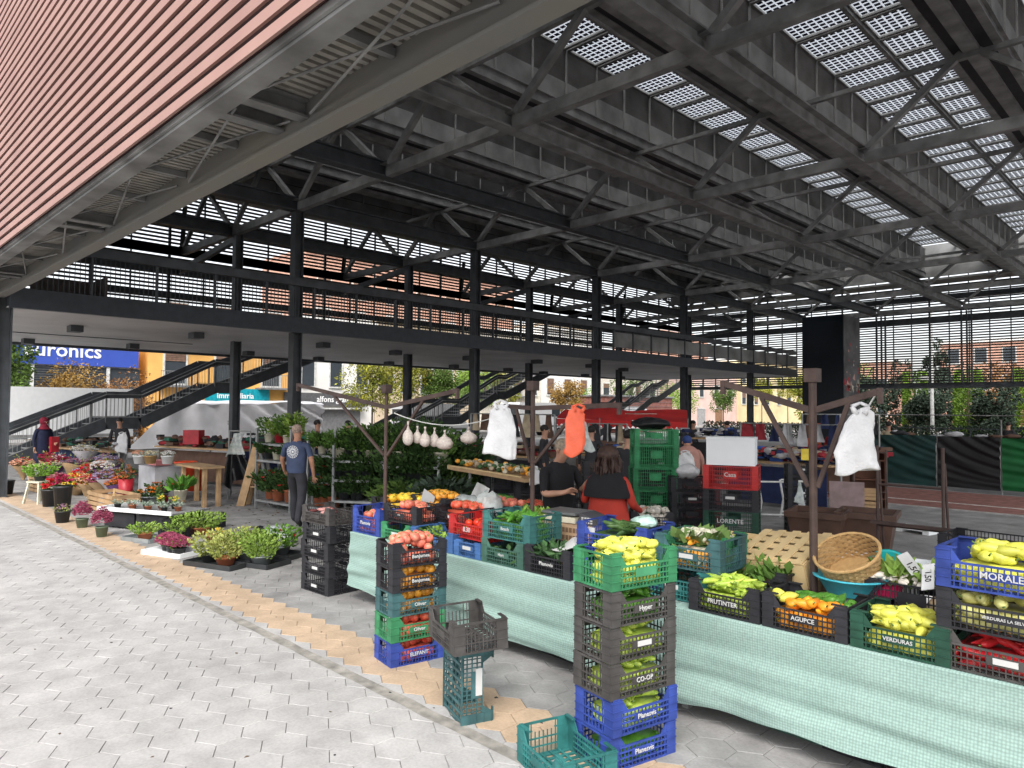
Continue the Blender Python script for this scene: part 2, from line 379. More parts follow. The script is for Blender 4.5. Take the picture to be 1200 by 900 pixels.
# near facade: terracotta slats over the plaza
z = 4.53; k = 0
while z < 11.4:
    mb = MB(); x = -7.5
    off = (k * 1.37) % 2.4
    edges = [-7.5] + [v for v in [(-7.5 + off + 4.8 * i) for i in range(9)] if -7.4 < v < 28.4] + [28.5]
    for i in range(len(edges) - 1): mb.wbox(edges[i] + .002, edges[i + 1] - .002, 2.2, 2.225, z, z + .088)
    part(mb, 'facade_slat', terra); z += .148; k += 1
part(MB().wbox(-7.5, 28.5, 2.30, 2.34, 4.56, 11.4), 'gap_shade_sheet', mat('dark_red_gap_shade', (.045, .018, .016), .85))  # added dark sheet; its colour stands for the shaded undersides in the slat gaps
part(MB().wbox(-7.5, 28.5, 2.262, 2.298, 4.56, 4.60), 'slat_fixing_rail', mat('dark_red_gap_shade', (.1, .045, .04)))
# eave: gutter beam, corrugated deck, cross beams and rods, inner eave beam
part(MB().wbox(-7.5, 28.5, 2.27, 2.30, 4.50, 4.555).wbox(-7.5, 28.5, 2.302, 2.47, 4.47, 4.50).wbox(-7.5, 28.5, 2.44, 2.47, 4.502, 4.70), 'eave_beam', steelL)
part(MB().wbox(-7.5, 28.5, 2.97, 3.15, 4.36, 4.39).wbox(-7.5, 28.5, 3.02, 3.06, 4.392, 5.4).wbox(-7.5, 28.5, 3.062, 3.14, 4.392, 4.42), 'eave_beam', rustst)
cor = MB(); x = -7.5; i = 0
while x < 28.5:
    z = 4.65 + (.035 if i % 2 else 0)
    cor.wbox(x, x + .05, 2.475, 3.015, z, z + .01); cor.wbox(x + .05, x + .053, 2.475, 3.015, 4.65, 4.695); x += .053; i += 1
part(cor, 'corrugated_deck', deckm, kind='stuff')
x = -5.
k = 0
while x < 28:
    if k % 4 == 0:
        part(MB().ibeam(W(x, 2.475, 4.565), W(x, 3.015, 4.565), .14, .16, .02), 'eave_cross_beam', steel2)
        part(MB().ibeam(W(x + .42, 2.475, 4.565), W(x + .42, 3.015, 4.565), .14, .16, .02), 'eave_cross_beam', steel2)
    else:
        part(MB().wbox(x, x + .06, 2.475, 3.015, 4.58, 4.645), 'eave_purlin', steel2)
    if k % 2 == 0:
        part(MB().tube(W(x + .2, 2.5, 4.50), W(x + 2.5, 2.99, 4.50), .012, n=6), 'tie_rod', steelL)
        part(MB().tube(W(x + .2, 2.99, 4.53), W(x + 2.5, 2.5, 4.53), .012, n=6), 'tie_rod', steelL)
    x += 1.32; k += 1
part(MB().wbox(-7.5, 28.5, 2.36, 3.05, 11.4, 11.45), 'parapet_cap', steel2)
part(MB().wbox(-7.5, 28.5, 3.065, 3.10, 9.6, 11.3), 'gable_sheet', sheet)
# roof lamps clamped to the trusses
for a, b in ((5.85, 12.4), (5.85, 19.5), (10.2, 14), (1.6, 21)):
    part(MB().box(-a - .2, b, ZC + .1, .3, .14, .08), 'floodlight', steelL)
for k in range(5):
    part(MB().tube(W(8.4, 10 + k * 7, 9.45), W(8.4, 16.9 + k * 7, 9.45), .03, n=6), 'conduit', steelL)

# ---------------- upper walkway ----------------
walk = ob('upper_walkway', None, None, (0, 0, 0), label='raised steel walkway with pale ceiling and railings crossing the back of the market', cat='walkway')
def wp(mb, name, m, **kw): return mb.build(name, m, walk, **kw)
wp(MB().wbox(18.45, 18.60, 3.18, 43, 4.12, 4.56), 'fascia_beam', mat('blue_black_fascia', (.028, .034, .044), .4, noise=.1))
wp(MB().wbox(28.9, 29.0, 3.18, 43, 4.06, 4.50), 'fascia_beam', steel)
seg = 3.18
while seg < 42.9:
    wp(MB().wbox(18.602, 28.898, seg + .008, min(43, seg + 6.94) - .008, 4.15, 4.17), 'ceiling_sheet', sofm); seg += 6.94
wp(MB().wbox(18.602, 28.898, 3.19, 42.98, 4.20, 4.5), 'deck', steel)
for b in (5.2, 8.1, 12.2, 15.6, 19.2, 22.5, 26.2, 29.7, 33.4, 37):
    for a in (21.0, 26.5):
        if a == 21 and b > 33: continue
        l_ = wp(MB().box(-a - (.7 if int(b) % 2 else 0), b, 4.06, .42, .3, .17), 'ceiling_lamp', steel)
wp(MB().wbox(24.9, 25.0, 3.4, 9.5, 4.135, 4.148), 'cable_slot', black)
zr = 5.57
wp(MB().wbox(18.45, 18.57, 3.18, 43, zr - .12, zr + .10), 'handrail', steel)
for k in range(29):
    b = 3.3 + 1.42 * k
    if b < 43: wp(MB().wbox(18.47, 18.55, b, b + .05, 4.56, zr - .12), 'rail_post', steel)
bal = MB(); b = 3.35
while b < 24: bal.box(-18.51, b, 5.0, .014, .014, .88); b += .105
wp(bal, 'balusters', steel, kind='stuff')
for k in range(13):
    b = 24.6 + 1.42 * k
    wp(MB().wbox(18.50, 18.52, b + .09, b + 1.37, 4.72, 5.36), 'railing_panel', sheet)
# a screened enclosure on the walkway
wp(MB().wbox(24.0, 24.05, 4.6, 6.2, 4.5, 5.7).wbox(22.6, 24.0, 6.15, 6.2, 4.5, 5.7), 'plant_enclosure', mat('brown_mesh', (.13, .11, .10), .8))

# ---------------- stairs from the street side up to the walkway ----------------
def stairs(db, label):
    s = ob('staircase', None, None, W(0, db, 0), label=label, cat='staircase', group='staircases up to the walkway')
    zl = [(5.0, 0), (8.1, 1.38), (9.3, 1.38), (12.1, 2.80), (12.8, 2.80), (17.0, 4.50)]
    for a in (29.3, 31.1):
        mb = MB()
        for i in range(5):
            p, q = zl[i], zl[i + 1]; mb.bar(W(a, p[0], p[1] - .02), W(a, q[0], q[1] - .02), .06, .42)
        mb.build('stringer', steel, s)
        mb = MB()
        for i in range(5):
            p, q = zl[i], zl[i + 1]; mb.bar(W(a, p[0], p[1] + 1.05), W(a, q[0], q[1] + 1.05), .05, .24)
        mb.build('guard_band', steel, s)
        mb = MB()
        for i in range(5):
            p, q = zl[i], zl[i + 1]; mb.tube(W(a + (-.08 if a < 30 else .08), p[0], p[1] + 1.06), W(a + (-.08 if a < 30 else .08), q[0], q[1] + 1.06), .022, n=6)
            mb.bar(W(a, p[0], p[1] + .22), W(a, q[0], q[1] + .22), .03, .03)
        mb.build('handrail', steelL, s)
        mb = MB()
        for i in range(5):
            p, q = zl[i], zl[i + 1]; n = int((q[0] - p[0]) / .125)
            for k in range(n):
                t = k / n; b = p[0] + t * (q[0] - p[0]); z = p[1] + t * (q[1] - p[1])
                if k % 10 == 0: mb.box(-a, b, z + .5, .05, .05, 1.0)
                else: mb.box(-a, b, z + .58, .012, .012, .74)
        mb.build('balusters', steelL, s, kind='stuff')
    for i, (p, q) in enumerate(zip(zl, zl[1:])):
        if q[1] > p[1]:
            n = 8 if i < 4 else 10
            for k in range(n):
                t = (k + .5) / n; MB().box(-30.2, p[0] + t * (q[0] - p[0]), p[1] + (k + 1) / n * (q[1] - p[1]) - .05, 1.72, .3, .035).build('step', steel2, s)
        else: MB().box(-30.2, (p[0] + q[0]) / 2, p[1] - .06, 1.72, q[0] - p[0], .06).build('landing', steel, s)
    return s
stairs(0, 'nearest dark steel staircase rising behind the flower stall')
stairs(16.0, 'middle dark steel staircase behind the hanging bags of garlic')
stairs(31.5, 'farthest dark steel staircase behind the red awning')
# ---------------- lift tower ----------------
tw = ob('lift_tower', None, None, (0, 0, 0), label='square dark lift tower with flowers painted low on its right side', cat='tower')
MB().wbox(14.8, 17.05, 40.4, 42.75, 0, 7.35).build('shaft', mat('black_glass_cladding', (.010, .014, .020), .25, noise=.05), tw)
MB().wbox(14.76, 14.797, 40.4, 42.75, 0, 7.33).build('side_cladding', mat('mottled_grey_cladding', (.10, .10, .105), .6, 0, .3, 1.2), tw)
mur = MB(); r4 = random.Random(5)
for k in range(40):
    b = r4.uniform(40.5, 42.6); z = 3.2 + r4.random() ** 2 * 2.6; q = r4.uniform(.05, .26) * (1 if z < 4.2 else .5)
    ang = r4.uniform(0, 3)
    mur.add([W(14.752, b + q * math.cos(ang + i * 1.0472) * (1 if i % 2 else .6), z + q * math.sin(ang + i * 1.0472) * (1 if i % 2 else .6)) for i in range(6)], [(0, 1, 2, 3, 4, 5)], r4.randint(0, 2))
mur.build('flower_mural', [mat('mural_pink', (.6, .35, .3)), mat('mural_red', (.45, .04, .05)), mat('mural_cream', (.55, .5, .42))], tw)
# ---------------- buildings across the street (their fronts lie along b, facing the market) ----------------
winm = mat('window_glass', (.05, .06, .07), .12, noise=.05, nscale=1)
shut = mat('brown_roller_shutter', (.22, .13, .09), .6)
framem = mat('pale_window_frame', (.6, .6, .58), .5)
white = mat('white_render', (.78, .76, .72), .8, 0, .05, .7, .1)
def facade(a, b0, b1, z1, m, label, rows, cols, ww=1.1, wh=1.5, z0=3.6, dz=3.1, depth=9, shutters=True, balcony=False, cat='building', roofm=None, seed=1):
    r_ = random.Random(seed)
    t = ob('town_building', None, None, W(a, (b0 + b1) / 2, 0), label=label, cat=cat)
    c = (b0 + b1) / 2; L = b1 - b0
    MB().box(-depth / 2, 0, z1 / 2, depth, L, z1).build('wall', m, t)
    MB().box(-depth / 2 + .1, 0, z1 + .15, depth + .4, L + .1, .3).build('cornice', roofm or white, t)
    for r in range(rows):
        for k in range(cols):
            y = -L / 2 + L * (k + .5) / cols; z = z0 + r * dz + wh / 2
            f = MB()
            f.box(.03, y - ww / 2 - .06, z, .08, .12, wh + .24).box(.03, y + ww / 2 + .06, z, .08, .12, wh + .24).box(.03, y, z + wh / 2 + .06, .08, ww, .12).box(.05, y, z - wh / 2 - .06, .14, ww, .12)
            f = f.build('window', framem, t)
            MB().box(.012, y, z, .02, ww - .002, wh - .002).build('pane', winm, f)
            if shutters:
                hh = wh * r_.choice((.3, .55, .9)); sm = MB()
                n = int(hh / .12)
                for q in range(n): sm.box(.045, y, z + wh / 2 - .06 - q * .12, .035, ww - .02, .10)
                sm.build('shutter', shut, f)
            if balcony and k % 2 == 0:
                bm = MB().box(.45, y, z - wh / 2 - .2, .9, ww + 1.0, .12).box(.88, y, z - wh / 2 + .75, .04, ww + 1.0, .04)
                for q in range(int((ww + 1) / .13)): bm.box(.88, y - (ww + 1) / 2 + q * .13, z - wh / 2 + .3, .02, .02, .9)
                bm.build('balcony', steel2, t)
    return t
AB = 48.0
tan = mat('beige_render', (.62, .50, .36), .85, 0, .06, .6)
ora = mat('orange_render', (.80, .44, .13), .85, 0, .06, .8)
sal = mat('salmon_brick', (.55, .32, .24), .85, 0, .1, 2.5)
pink = mat('pink_render', (.70, .50, .44), .85, 0, .06, .7)
yel = mat('pale_yellow_render', (.75, .62, .36), .85, 0, .06, .7)
# electrical shop
shop = ob('shop_building', None, None, W(AB, 6, 0), label='white shop building with a large blue euronics fascia above dark shutters'.replace('euronics ', 'lettered '), cat='shop')
MB().box(-5, -1.0, 3.2, 10, 20, 6.4).build('wall', white, shop)
blue = mat('blue_sign_panel', (.045, .09, .42), .45, 0, .03, 1)
sg = MB().box(.12, .3, 5.15, .22, 17.3, 1.55).build('shop_sign', blue, shop)
lw = mat('white_lettering', (.85, .85, .85), .5, noise=.01)
tx = text('lettering', 'euronics', 1.15, sg, (.24, 4.9, 5.2), (R(90), 0, R(90)), lw, ext=.02)
gr = mat('dark_grille', (.07, .075, .08), .5)
for k in range(4):
    y = -6.5 + k * 3.9
    s_ = MB()
    for q in range(30): s_.box(.06, y, .3 + q * .135, .05, 3.6, .07)
    s_.build('roller_shutter', gr, shop)
MB().box(.02, 1.3, 2.2, .06, 15.6, 4.2).build('shop_window', winm, shop)
for k in range(5): MB().box(.08, -8.3 + k * 3.9, 2.2, .12, .18, 4.3).build('pillar', framem, shop)
facade(AB, 15.6, 25.4, 7.5, ora, 'orange rendered town house with balconies beside the blue sign', 2, 3, 1.3, 1.9, 3.5, 3.3, balcony=True, seed=2)
MB
ts = ob('shop_sign_board', None, None, W(AB - .1, 21.3, 0), label='turquoise shop sign board low on the orange house', cat='sign')
MB().box(.15, 0, 2.75, .2, 4.4, 1.0).build('board', mat('turquoise_panel', (.01, .30, .38), .4), ts)
text('lettering', 'immobiliaria', .52, ts, (.26, -.2, 2.75), (R(90), 0, R(90)), lw, ext=.01)
MB().box(.1, .6, 1.2, .1, 3.0, 1.9).build('shop_window', winm, ts)
facade(AB, 25.5, 32.5, 8.5, white, 'plain white town house above a grey signed shopfront', 1, 3, 1.0, 1.9, 3.6, 3.2, shutters=False, seed=3)
gs = ob('shop_sign_board', None, None, W(AB - .1, 28.1, 0), label='dark grey sign board of the shop under the white house', cat='sign')
MB().box(.12, 0, 2.62, .16, 6.8, .95).build('board', mat('grey_sign', (.10, .10, .105), .5), gs)
text('lettering', 'alfons grau', .62, gs, (.21, .5, 2.62), (R(90), 0, R(90)), lw, ext=.01)
MB().box(.1, 0, 1.95, .9, 6.4, .12).build('awning', framem, gs)
MB().box(.06, 0, .95, .1, 6.0, 1.8).build('shop_window', mat('shopfront_grey', (.16, .16, .165), .4), gs)
facade(AB, 32.6, 43, 9, tan, 'beige house with brown roller shutters behind young trees', 2, 5, 1.3, 2.0, 3.3, 3.1, seed=4)
facade(AB, 43.1, 52, 9, mat('cream_render', (.72, .66, .56), .85), 'cream house with a long white balcony beyond the middle staircase', 2, 4, 1.1, 1.8, 3.4, 3.1, balcony=True, seed=5)
facade(AB, 52.1, 60, 10, white, 'bright white house seen past the orange bag', 2, 3, 1.0, 1.6, 3.5, 3.2, seed=6)
facade(AB + 2, 60.5, 76, 8, mat('pale_stone', (.6, .55, .48), .85), 'pale stone house behind the brick kiosk', 2, 5, 1.1, 1.6, 3.4, 3.1, seed=7)
facade(AB, 77, 92, 7.5, pink, 'pink house with two doorways beyond the stacked crates', 2, 4, 1.0, 1.5, 3.8, 3.0, shutters=False, seed=8)
for y, b in ((0, 82.5), (1, 87)):
    d = ob('house_door', None, None, W(AB - .02, b, 0), label=['grey garage door at street level in the pink house', 'brown front door at street level in the pink house'][y], cat='door')
    MB().box(.05, 0, 1.1, .08, 1.8, 2.2).build('leaf', mat(['grey_door', 'brown_door'][y], [(.35, .35, .35), (.25, .14, .08)][y]), d); MB().box(.06, 0, 2.27, .12, 2.1, .12).build('lintel', framem, d)
facade(AB, 92.2, 118, 9, yel, 'pale yellow house row left of the lift tower', 2, 7, 1.1, 1.7, 3.0, 3.0, seed=9)
# taller blocks further back, seen through the screens
facade(AB + 14, 34, 62, 17, sal, 'tall salmon apartment block seen through the slatted screen', 3, 7, 1.4, 1.6, 7.0, 3.0, seed=10, roofm=sal)
facade(AB + 16, 70, 82, 13.5, tan, 'taller beige apartment block behind the kiosk houses', 2, 4, 1.4, 1.6, 7.0, 3.0, seed=11)
facade(AB + 18, 100, 116, 15, sal, 'salmon apartment block seen through the screen beside the tower', 3, 4, 1.4, 1.6, 6.0, 3.0, seed=12, roofm=sal)
# brick kiosk
kk = ob('brick_kiosk', None, None, W(40, 55.5, 0), label='low windowless red brick kiosk behind the red awning', cat='kiosk')
MB().box(0, 0, 1.6, 3, 10.5, 3.2).build('wall', mat('red_brick_wall', (.24, .10, .08), .85, 0, .12, 5), kk); MB().box(0, 0, 3.27, 3.3, 10.8, .14).build('roof', steel2, kk)
for k in range(8): MB().box(1.53, 0, .35 + .4 * k, .03, 10.4, .02).build('band_course', jointm, kk)
# buildings at the park side, fronts facing -b
def facade2(b, a0, a1, z1, m, label, rows, cols, z0=1.5, dz=3, seed=1):
    r_ = random.Random(seed); L = a1 - a0
    t = ob('town_building', None, None, W((a0 + a1) / 2, b, 0), label=label, cat='building')
    MB().box(0, 4, z1 / 2, L, 8, z1).build('wall', m, t); MB().box(0, 4, z1 + .15, L + .4, 8.5, .3).build('cornice', white, t)
    for r in range(rows):
        for k in range(cols):
            x = -L / 2 + L * (k + .5) / cols; z = z0 + r * dz + .8
            f = MB().box(x, -.03, z, 1.3, .06, 1.7).build('window', framem, t); MB().box(x, -.07, z, 1.1, .04, 1.5).build('pane', winm, f)
    return t
facade2(92, 12.5, 23, 9.8, sal, 'salmon brick block beyond the park behind the screen', 3, 4, seed=1)
facade2(88, 2, 11.5, 10.5, mat('ochre_pink_render', (.72, .50, .36), .85, 0, .08, .5), 'ochre pink block behind the autumn tree at the park edge', 1, 4, z0=6.5, seed=2)
facade2(95, 29, 36, 8.2, sal, 'salmon house with red roof beside the lift tower', 2, 3, seed=3)
# ---------------- trees ----------------
barkm = mat('bark', (.12, .09, .065), .9, 0, .25, 8, .5)
def leafmat(n, c, c2): return mat(n, c, .75, 0, .1, 1.2, col2=c2, island=.35, spec=.15)
lf_y = leafmat('yellow_green_leaves', (.16, .20, .03), (.36, .34, .05))
lf_g = leafmat('green_leaves', (.06, .11, .025), (.12, .19, .04))
lf_o = leafmat('autumn_leaves', (.30, .18, .05), (.38, .24, .07))
lf_d = leafmat('dark_evergreen_leaves', (.035, .055, .035), (.08, .11, .08))
lf_v = leafmat('bright_green_leaves', (.16, .28, .04), (.28, .42, .08))
lf_r = leafmat('russet_leaves', (.22, .10, .04), (.36, .20, .08))
def tree(a, b, h, r, lm_, label, n=1500, trunk=.12, ch=None, seed=1, ls=.28, group=None, name='tree', lowz=None):
    g = random.Random(seed); t = ob(name, None, None, W(a, b, 0), label=label, cat=name.replace('_', ' '), group=group)
    ch = ch or r; top = h - ch * .9
    tk = MB(); tk.tube((0, 0, 0), (0, 0, top), trunk, trunk * .6, 9)
    tips = []
    for k in range(7):
        an = k * 2.4 + g.random(); l = r * g.uniform(.5, .8)
        p = Vector((0, 0, top * g.uniform(.7, 1))); q = p + Vector((math.cos(an) * l, math.sin(an) * l, ch * g.uniform(.3, 1.1)))
        tk.tube(p, q, trunk * .4, trunk * .12, 6); tips.append(q)
    tk.build('trunk', barkm, t)
    cr = MB(); cl = []
    for k in range(16):
        th = g.uniform(0, 6.28); rr = r * math.sqrt(g.random()) * .8; cl.append((Vector((math.cos(th) * rr, math.sin(th) * rr, h - ch + g.uniform(-.75, .7) * ch)), r * g.uniform(.28, .5)))
    for k in range(n):
        c, q = cl[k % 16] if g.random() < .85 else (tips[k % 7], r * .4)
        d = Vector((g.gauss(0, 1), g.gauss(0, 1), g.gauss(0, 1))).normalized()
        p = c + d * q * g.uniform(.4, 1.05); cr.leaf(p, d + Vector((g.uniform(-.6, .6), g.uniform(-.6, .6), g.uniform(-.9, .1))), ls * g.uniform(.6, 1.2), ls * .5, 0, g)
    cr.build('crown', lm_, t); return t
tg_ = 'young street trees along the far kerb'
tree(36.8, 5.6, 5.5, 1.9, lf_g, 'green tree in front of the blue sign at the far left', 7000, seed=3, ls=.19, ch=2.3)
tree(38.8, 9.0, 3.5, 1.8, lf_o, 'low golden autumn tree under the blue sign', 6500, trunk=.07, seed=4, ls=.15)
tree(38.8, 11.0, 3.2, 1.6, lf_r, 'low russet tree beside the golden one under the blue sign', 5500, trunk=.06, seed=5, ls=.15)
for k, (a, b, h, r, m, l) in enumerate([(38, 25.6, 5.6, 1.9, lf_y, 'yellow green tree left of the rusty pole by the white van'), (38.5, 28.4, 5.9, 1.8, lf_y, 'tall yellowing tree right above the white van'), (37, 30.2, 4.7, 1.2, lf_g, 'small green tree touching the dark column by the van'),
        (42, 37.6, 5.6, 1.7, lf_v, 'bright green tree between two columns in front of beige shutters'), (41.5, 40.6, 5.4, 1.5, lf_y, 'yellow green tree in front of the beige shutters, right one'),
        (40, 46.5, 4.5, 1.4, lf_o, 'thin yellowing tree behind the middle staircase'), (43, 52.6, 3.4, 1.6, lf_v, 'low green bushy tree left of the brick kiosk'),
        (43.4, 61, 6.4, 2.4, lf_g, 'dense green tree rising behind the brick kiosk'), (43.6, 70, 6.0, 2.2, lf_v, 'light green tree at the right end of the brick kiosk'),
        (43.2, 79.5, 4.8, 1.4, lf_g, 'small thin tree before the pink house'), (42.9, 89, 6.6, 1.6, lf_y, 'yellow green tree before the pink house near a column'), (43, 97, 6.8, 1.4, lf_y, 'narrow yellow green tree before the yellow houses')]):
    tree(a, b, h, r, m, l, 3600, trunk=.07, seed=20 + k, ls=.2, group=tg_)
# park beyond the screen
def ivy(a, b, h, r, label, seed):
    g = random.Random(seed); t = ob('clipped_cypress', None, None, W(a, b, 0), label=label, cat='tree', group='clipped column cypresses in the park')
    MB().tube((0, 0, 0), (0, 0, h * .8), .12, .06, 8).build('trunk', barkm, t)
    cr = MB()
    for k in range(3600):
        th = g.uniform(0, 6.283); z = g.uniform(.1, h); rr = r * (1 - .18 * (z / h) ** 2) * g.uniform(.8, 1.04)
        d = Vector((math.cos(th), math.sin(th), g.uniform(.2, 1.2))); cr.leaf((math.cos(th) * rr, math.sin(th) * rr, z), d, .22, .10, 0, g)
    cr.build('crown', lf_v if seed < 9 else lf_y, t)
ivy(15.9, 57, 4.9, .75, 'clipped bright green column cypress left of the white lamp post', 7)
ivy(12.6, 57, 4.9, .82, 'clipped green column cypress right of the white lamp post', 8)
ivy(9.2, 57, 4.9, .8, 'clipped green column cypress at the right edge of the picture', 6)
for k, (a, b, h, r, m, l) in enumerate([(22.3, 61, 5.4, 1.9, lf_v, 'fresh green rounded tree beside the lift tower'), (24.5, 60, 5.0, 1.6, lf_y, 'yellow green low tree just right of the lift tower'), (18.6, 59, 5.2, 1.9, lf_d, 'dark evergreen behind the hanging white bag'), (19.4, 54.5, 4.2, 1.6, lf_d, 'grey green olive tree low in the park'),
        (14.4, 62, 5.2, 2.2, lf_d, 'dark evergreen behind the white lamp post'), (14.8, 55.5, 3.3, 1.3, lf_d, 'dark olive bush at the foot of the lamp post'), (16.9, 66, 7.6, 1.0, lf_d, 'tall dark cypress seen through the screen'),
        (10.9, 60, 5.2, 1.6, lf_r, 'russet autumn tree before the ochre block'), (10.6, 54.5, 3.6, 1.2, lf_d, 'low grey green bush before the ochre block'), (20.9, 55, 3.2, 1.0, lf_v, 'small bright shrub beside the olive tree')]):
    tree(a, b, h, r, m, l, 4500, trunk=.1, ch=r * 1.3 if h < 7 else h * .42, seed=50 + k, ls=.27)
lp = ob('street_lamp', None, None, W(13.9, 53.5, 0), label='tall slender white street lamp between two clipped cypresses', cat='street lamp')
MB().tube((0, 0, 0), (0, 0, 9), .13, .07, 10).build('post', framem, lp); MB().box(-.35, 0, 4.35, .55, .3, .3).build('side_lamp', framem, lp)
wf = MB()
for k in range(22): wf.wbox(28 - 1.4 * k, 27.95 - 1.4 * k, 51.0, 51.05, 0, 1.0)
wt = ob('park_fence', None, None, (0, 0, 0), label='low dark metal fence along the edge of the park', cat='fence')
wf.build('posts', steel, wt, kind='stuff'); MB().wbox(-3, 28, 51.0, 51.04, 1.0, 1.05).wbox(-3, 28, 51.0, 51.04, .45, .5).build('rail', steel, wt)
hd = MB(); g = random.Random(99)
for k in range(9000):
    a = g.uniform(-6, 30); q = g.random(); hd.leaf(W(a, 52.3 + g.uniform(-.4, .4), 1.1 * q), (g.uniform(-1, 1), -g.random(), g.uniform(0, 1)), .22, .12, 0, g)
hd.build('hedge', lf_d, None, label='low dark clipped hedge in front of the park trees', cat='hedge')
# ---------------- vehicles and tents beyond the walkway ----------------
def van(a, b, L, H, label, rz=0, cab=True, wd=2.0):
    v = ob('parked_van', None, None, W(a, b, 0), rz, label, 'van', 'white vans parked along the street')
    vw = mat('white_van_paint', (.72, .73, .74), .3, noise=.02)
    prof = [(-L / 2, .45), (L / 2 - .1, .45), (L / 2, .9), (L / 2 - .35, 1.15), (L / 2 - 1.1, H - .25), (L / 2 - 1.5, H), (-L / 2 + .05, H), (-L / 2, H - .15)]
    if not cab: prof = [(-L / 2, .7), (L / 2, .7), (L / 2, H), (-L / 2, H)]
    mb = MB(); n = len(prof)
    mb.add([(-wd / 2, y, z) for y, z in prof] + [(wd / 2, y, z) for y, z in prof], [tuple(range(n)), tuple(range(n, 2 * n))[::-1]] + [(k, n + k, n + (k + 1) % n, (k + 1) % n) for k in range(n)])
    mb.build('body', vw, v)
    for s in (-1, 1):
        for y in (-L / 2 + .9, L / 2 - 1.0):
            wq = MB().tube((s * (wd / 2 - .2), y, .34), (s * (wd / 2 + .01), y, .34), .34, .34, 16).build('wheel', mat('tyre_rubber', (.02, .02, .02), .8), v)
            MB().tube((s * (wd / 2 + .012), y, .34), (s * (wd / 2 + .02), y, .34), .2, .2, 12).build('rim', steelL, wq)
        if cab: MB().box(s * (wd / 2 + .004), L / 2 - 1.35, H - .75, .012, .9, .55).build('side_window', winm, v)
        MB().box(s * (wd / 2 + .004), -L / 2 + 1.6, H * .5, .008, .03, H * .6).build('door_seam', steel2, v)
        MB().box(s * (wd / 2 + .006), -.1, .78, .02, L - .5, .12).build('side_trim', steelL, v)
    MB().box(0, -L / 2 - .01, H * .7, wd * .8, .02, H * .3).build('rear_window', winm, v)
    for s in (-1, 1): MB().box(s * (wd / 2 - .1), -L / 2 - .012, .95, .1, .03, .3).build('tail_light', mat('red_plastic', (.4, .02, .02), .3), v)
    return v
van(34.9, 6.4, 8.0, 2.75, 'long white box truck behind the nearest staircase', cab=False, wd=2.4)
van(34.2, 27.3, 4.6, 2.3, 'white van parked between the rusty pole and a dark column')
van(36.4, 38.8, 5.2, 2.5, 'white van with a dark roof stripe behind the garlic bags')
van(36.4, 50.5, 5.0, 2.3, 'white van with blue top partly hidden by the hanging orange bag')
tarp = mat('white_tarpaulin', (.80, .79, .81), .5, 0, .05, 2, .2)
def sheet_mesh(p00, p10, p11, p01, nx, ny, amp, seed, name, m, parent=None, fr=9., hor=False, **kw):
    g = random.Random(seed); mb = MB(); p00, p10, p11, p01 = map(Vector, (p00, p10, p11, p01)); nn = (p10 - p00).cross(p01 - p00).normalized()
    ph = [(g.uniform(.5, 1.5) * fr, g.uniform(.3, 1.) * fr * .5, g.uniform(0, 6), g.uniform(.4, 1)) for _ in range(4)]
    if hor: ph = [(g.uniform(2, 9), g.uniform(8, 38), g.uniform(0, 6), g.uniform(.2, .9)) for _ in range(7)]
    vs = []
    for j in range(ny + 1):
        for i in range(nx + 1):
            u, v = i / nx, j / ny; p = (p00 * (1 - u) + p10 * u) * (1 - v) + (p01 * (1 - u) + p11 * u) * v
            d = sum(w_ * math.sin(f1 * u + f2 * v * (1 + u) + q) for f1, f2, q, w_ in ph) * amp * .5
            vs.append(p + nn * d)
    mb.add(vs, [(j * (nx + 1) + i, j * (nx + 1) + i + 1, (j + 1) * (nx + 1) + i + 1, (j + 1) * (nx + 1) + i) for j in range(ny) for i in range(nx)])
    o = mb.build(name, m, parent, True, **kw); return o
tn = ob('market_tent', None, None, (0, 0, 0), label='long white tarpaulin wall of a tent stall under the staircase', cat='tent')
sheet_mesh(W(33.2, 10.0, .15), W(33.2, 19.2, .35), W(33.2, 19.4, 2.2), W(33.2, 12.0, 2.15), 90, 14, .16, 5, 'tarpaulin', tarp, tn, 26)
sheet_mesh(W(33.2, 12.0, 2.15), W(33.2, 19.4, 2.2), W(34.9, 19.4, 2.35), W(34.9, 12.0, 2.3), 40, 6, .08, 6, 'roof_sheet', tarp, tn, 12)
for b in (12, 14.4, 16.8, 19.3): MB().tube(W(33.3, b, 0), W(33.3, b, 2.1), .025, n=6).build('pole', steelL, tn)
tn.name = 'market_tent'
# red awning stall
ra = ob('red_awning', None, None, (0, 0, 0), label='long red market awning with a scalloped edge behind the green crates', cat='awning')
redc = mat('red_canvas', (.52, .02, .02), .7, 0, .08, 2); 
aL, bL = onray(652, 23.5); aR, bR = onray(806, 23.5)
sheet_mesh(W(aL, bL, 1.72), W(aR, bR, 1.62), W(aR + 1.0, bR + 1.6, 2.02), W(aL + 1.0, bL + 1.6, 2.05), 40, 8, .05, 4, 'canvas', redc, ra, 14)
sc_ = MB(); N = 24
for k in range(N):
    u0, u1 = k / N, (k + 1) / N; p = W(aL, bL, 1.72).lerp(W(aR, bR, 1.62), u0); q = W(aL, bL, 1.72).lerp(W(aR, bR, 1.62), u1)
    m_ = (p + q) / 2; dz = Vector((0, 0, .22)); sc_.add([p, q, q - dz * .7, m_ - dz * 1.15, p - dz * .7], [(0, 1, 2, 3, 4)])
sc_.build('valance', redc, ra)
for u in (0, .33, .66, 1):
    p = W(aL, bL, 0).lerp(W(aR, bR, 0), u); MB().tube(p, p + Vector((0, 0, 1.75)), .022, n=6).build('pole', steelL, ra)
MB().bar(W(aR + .6, bR - 2.4, 1.9) , W(aR + .5, bR - 1.3, 1.9), .35, .02).build('patch', mat('cream_canvas', (.45, .42, .36), .8), ra)
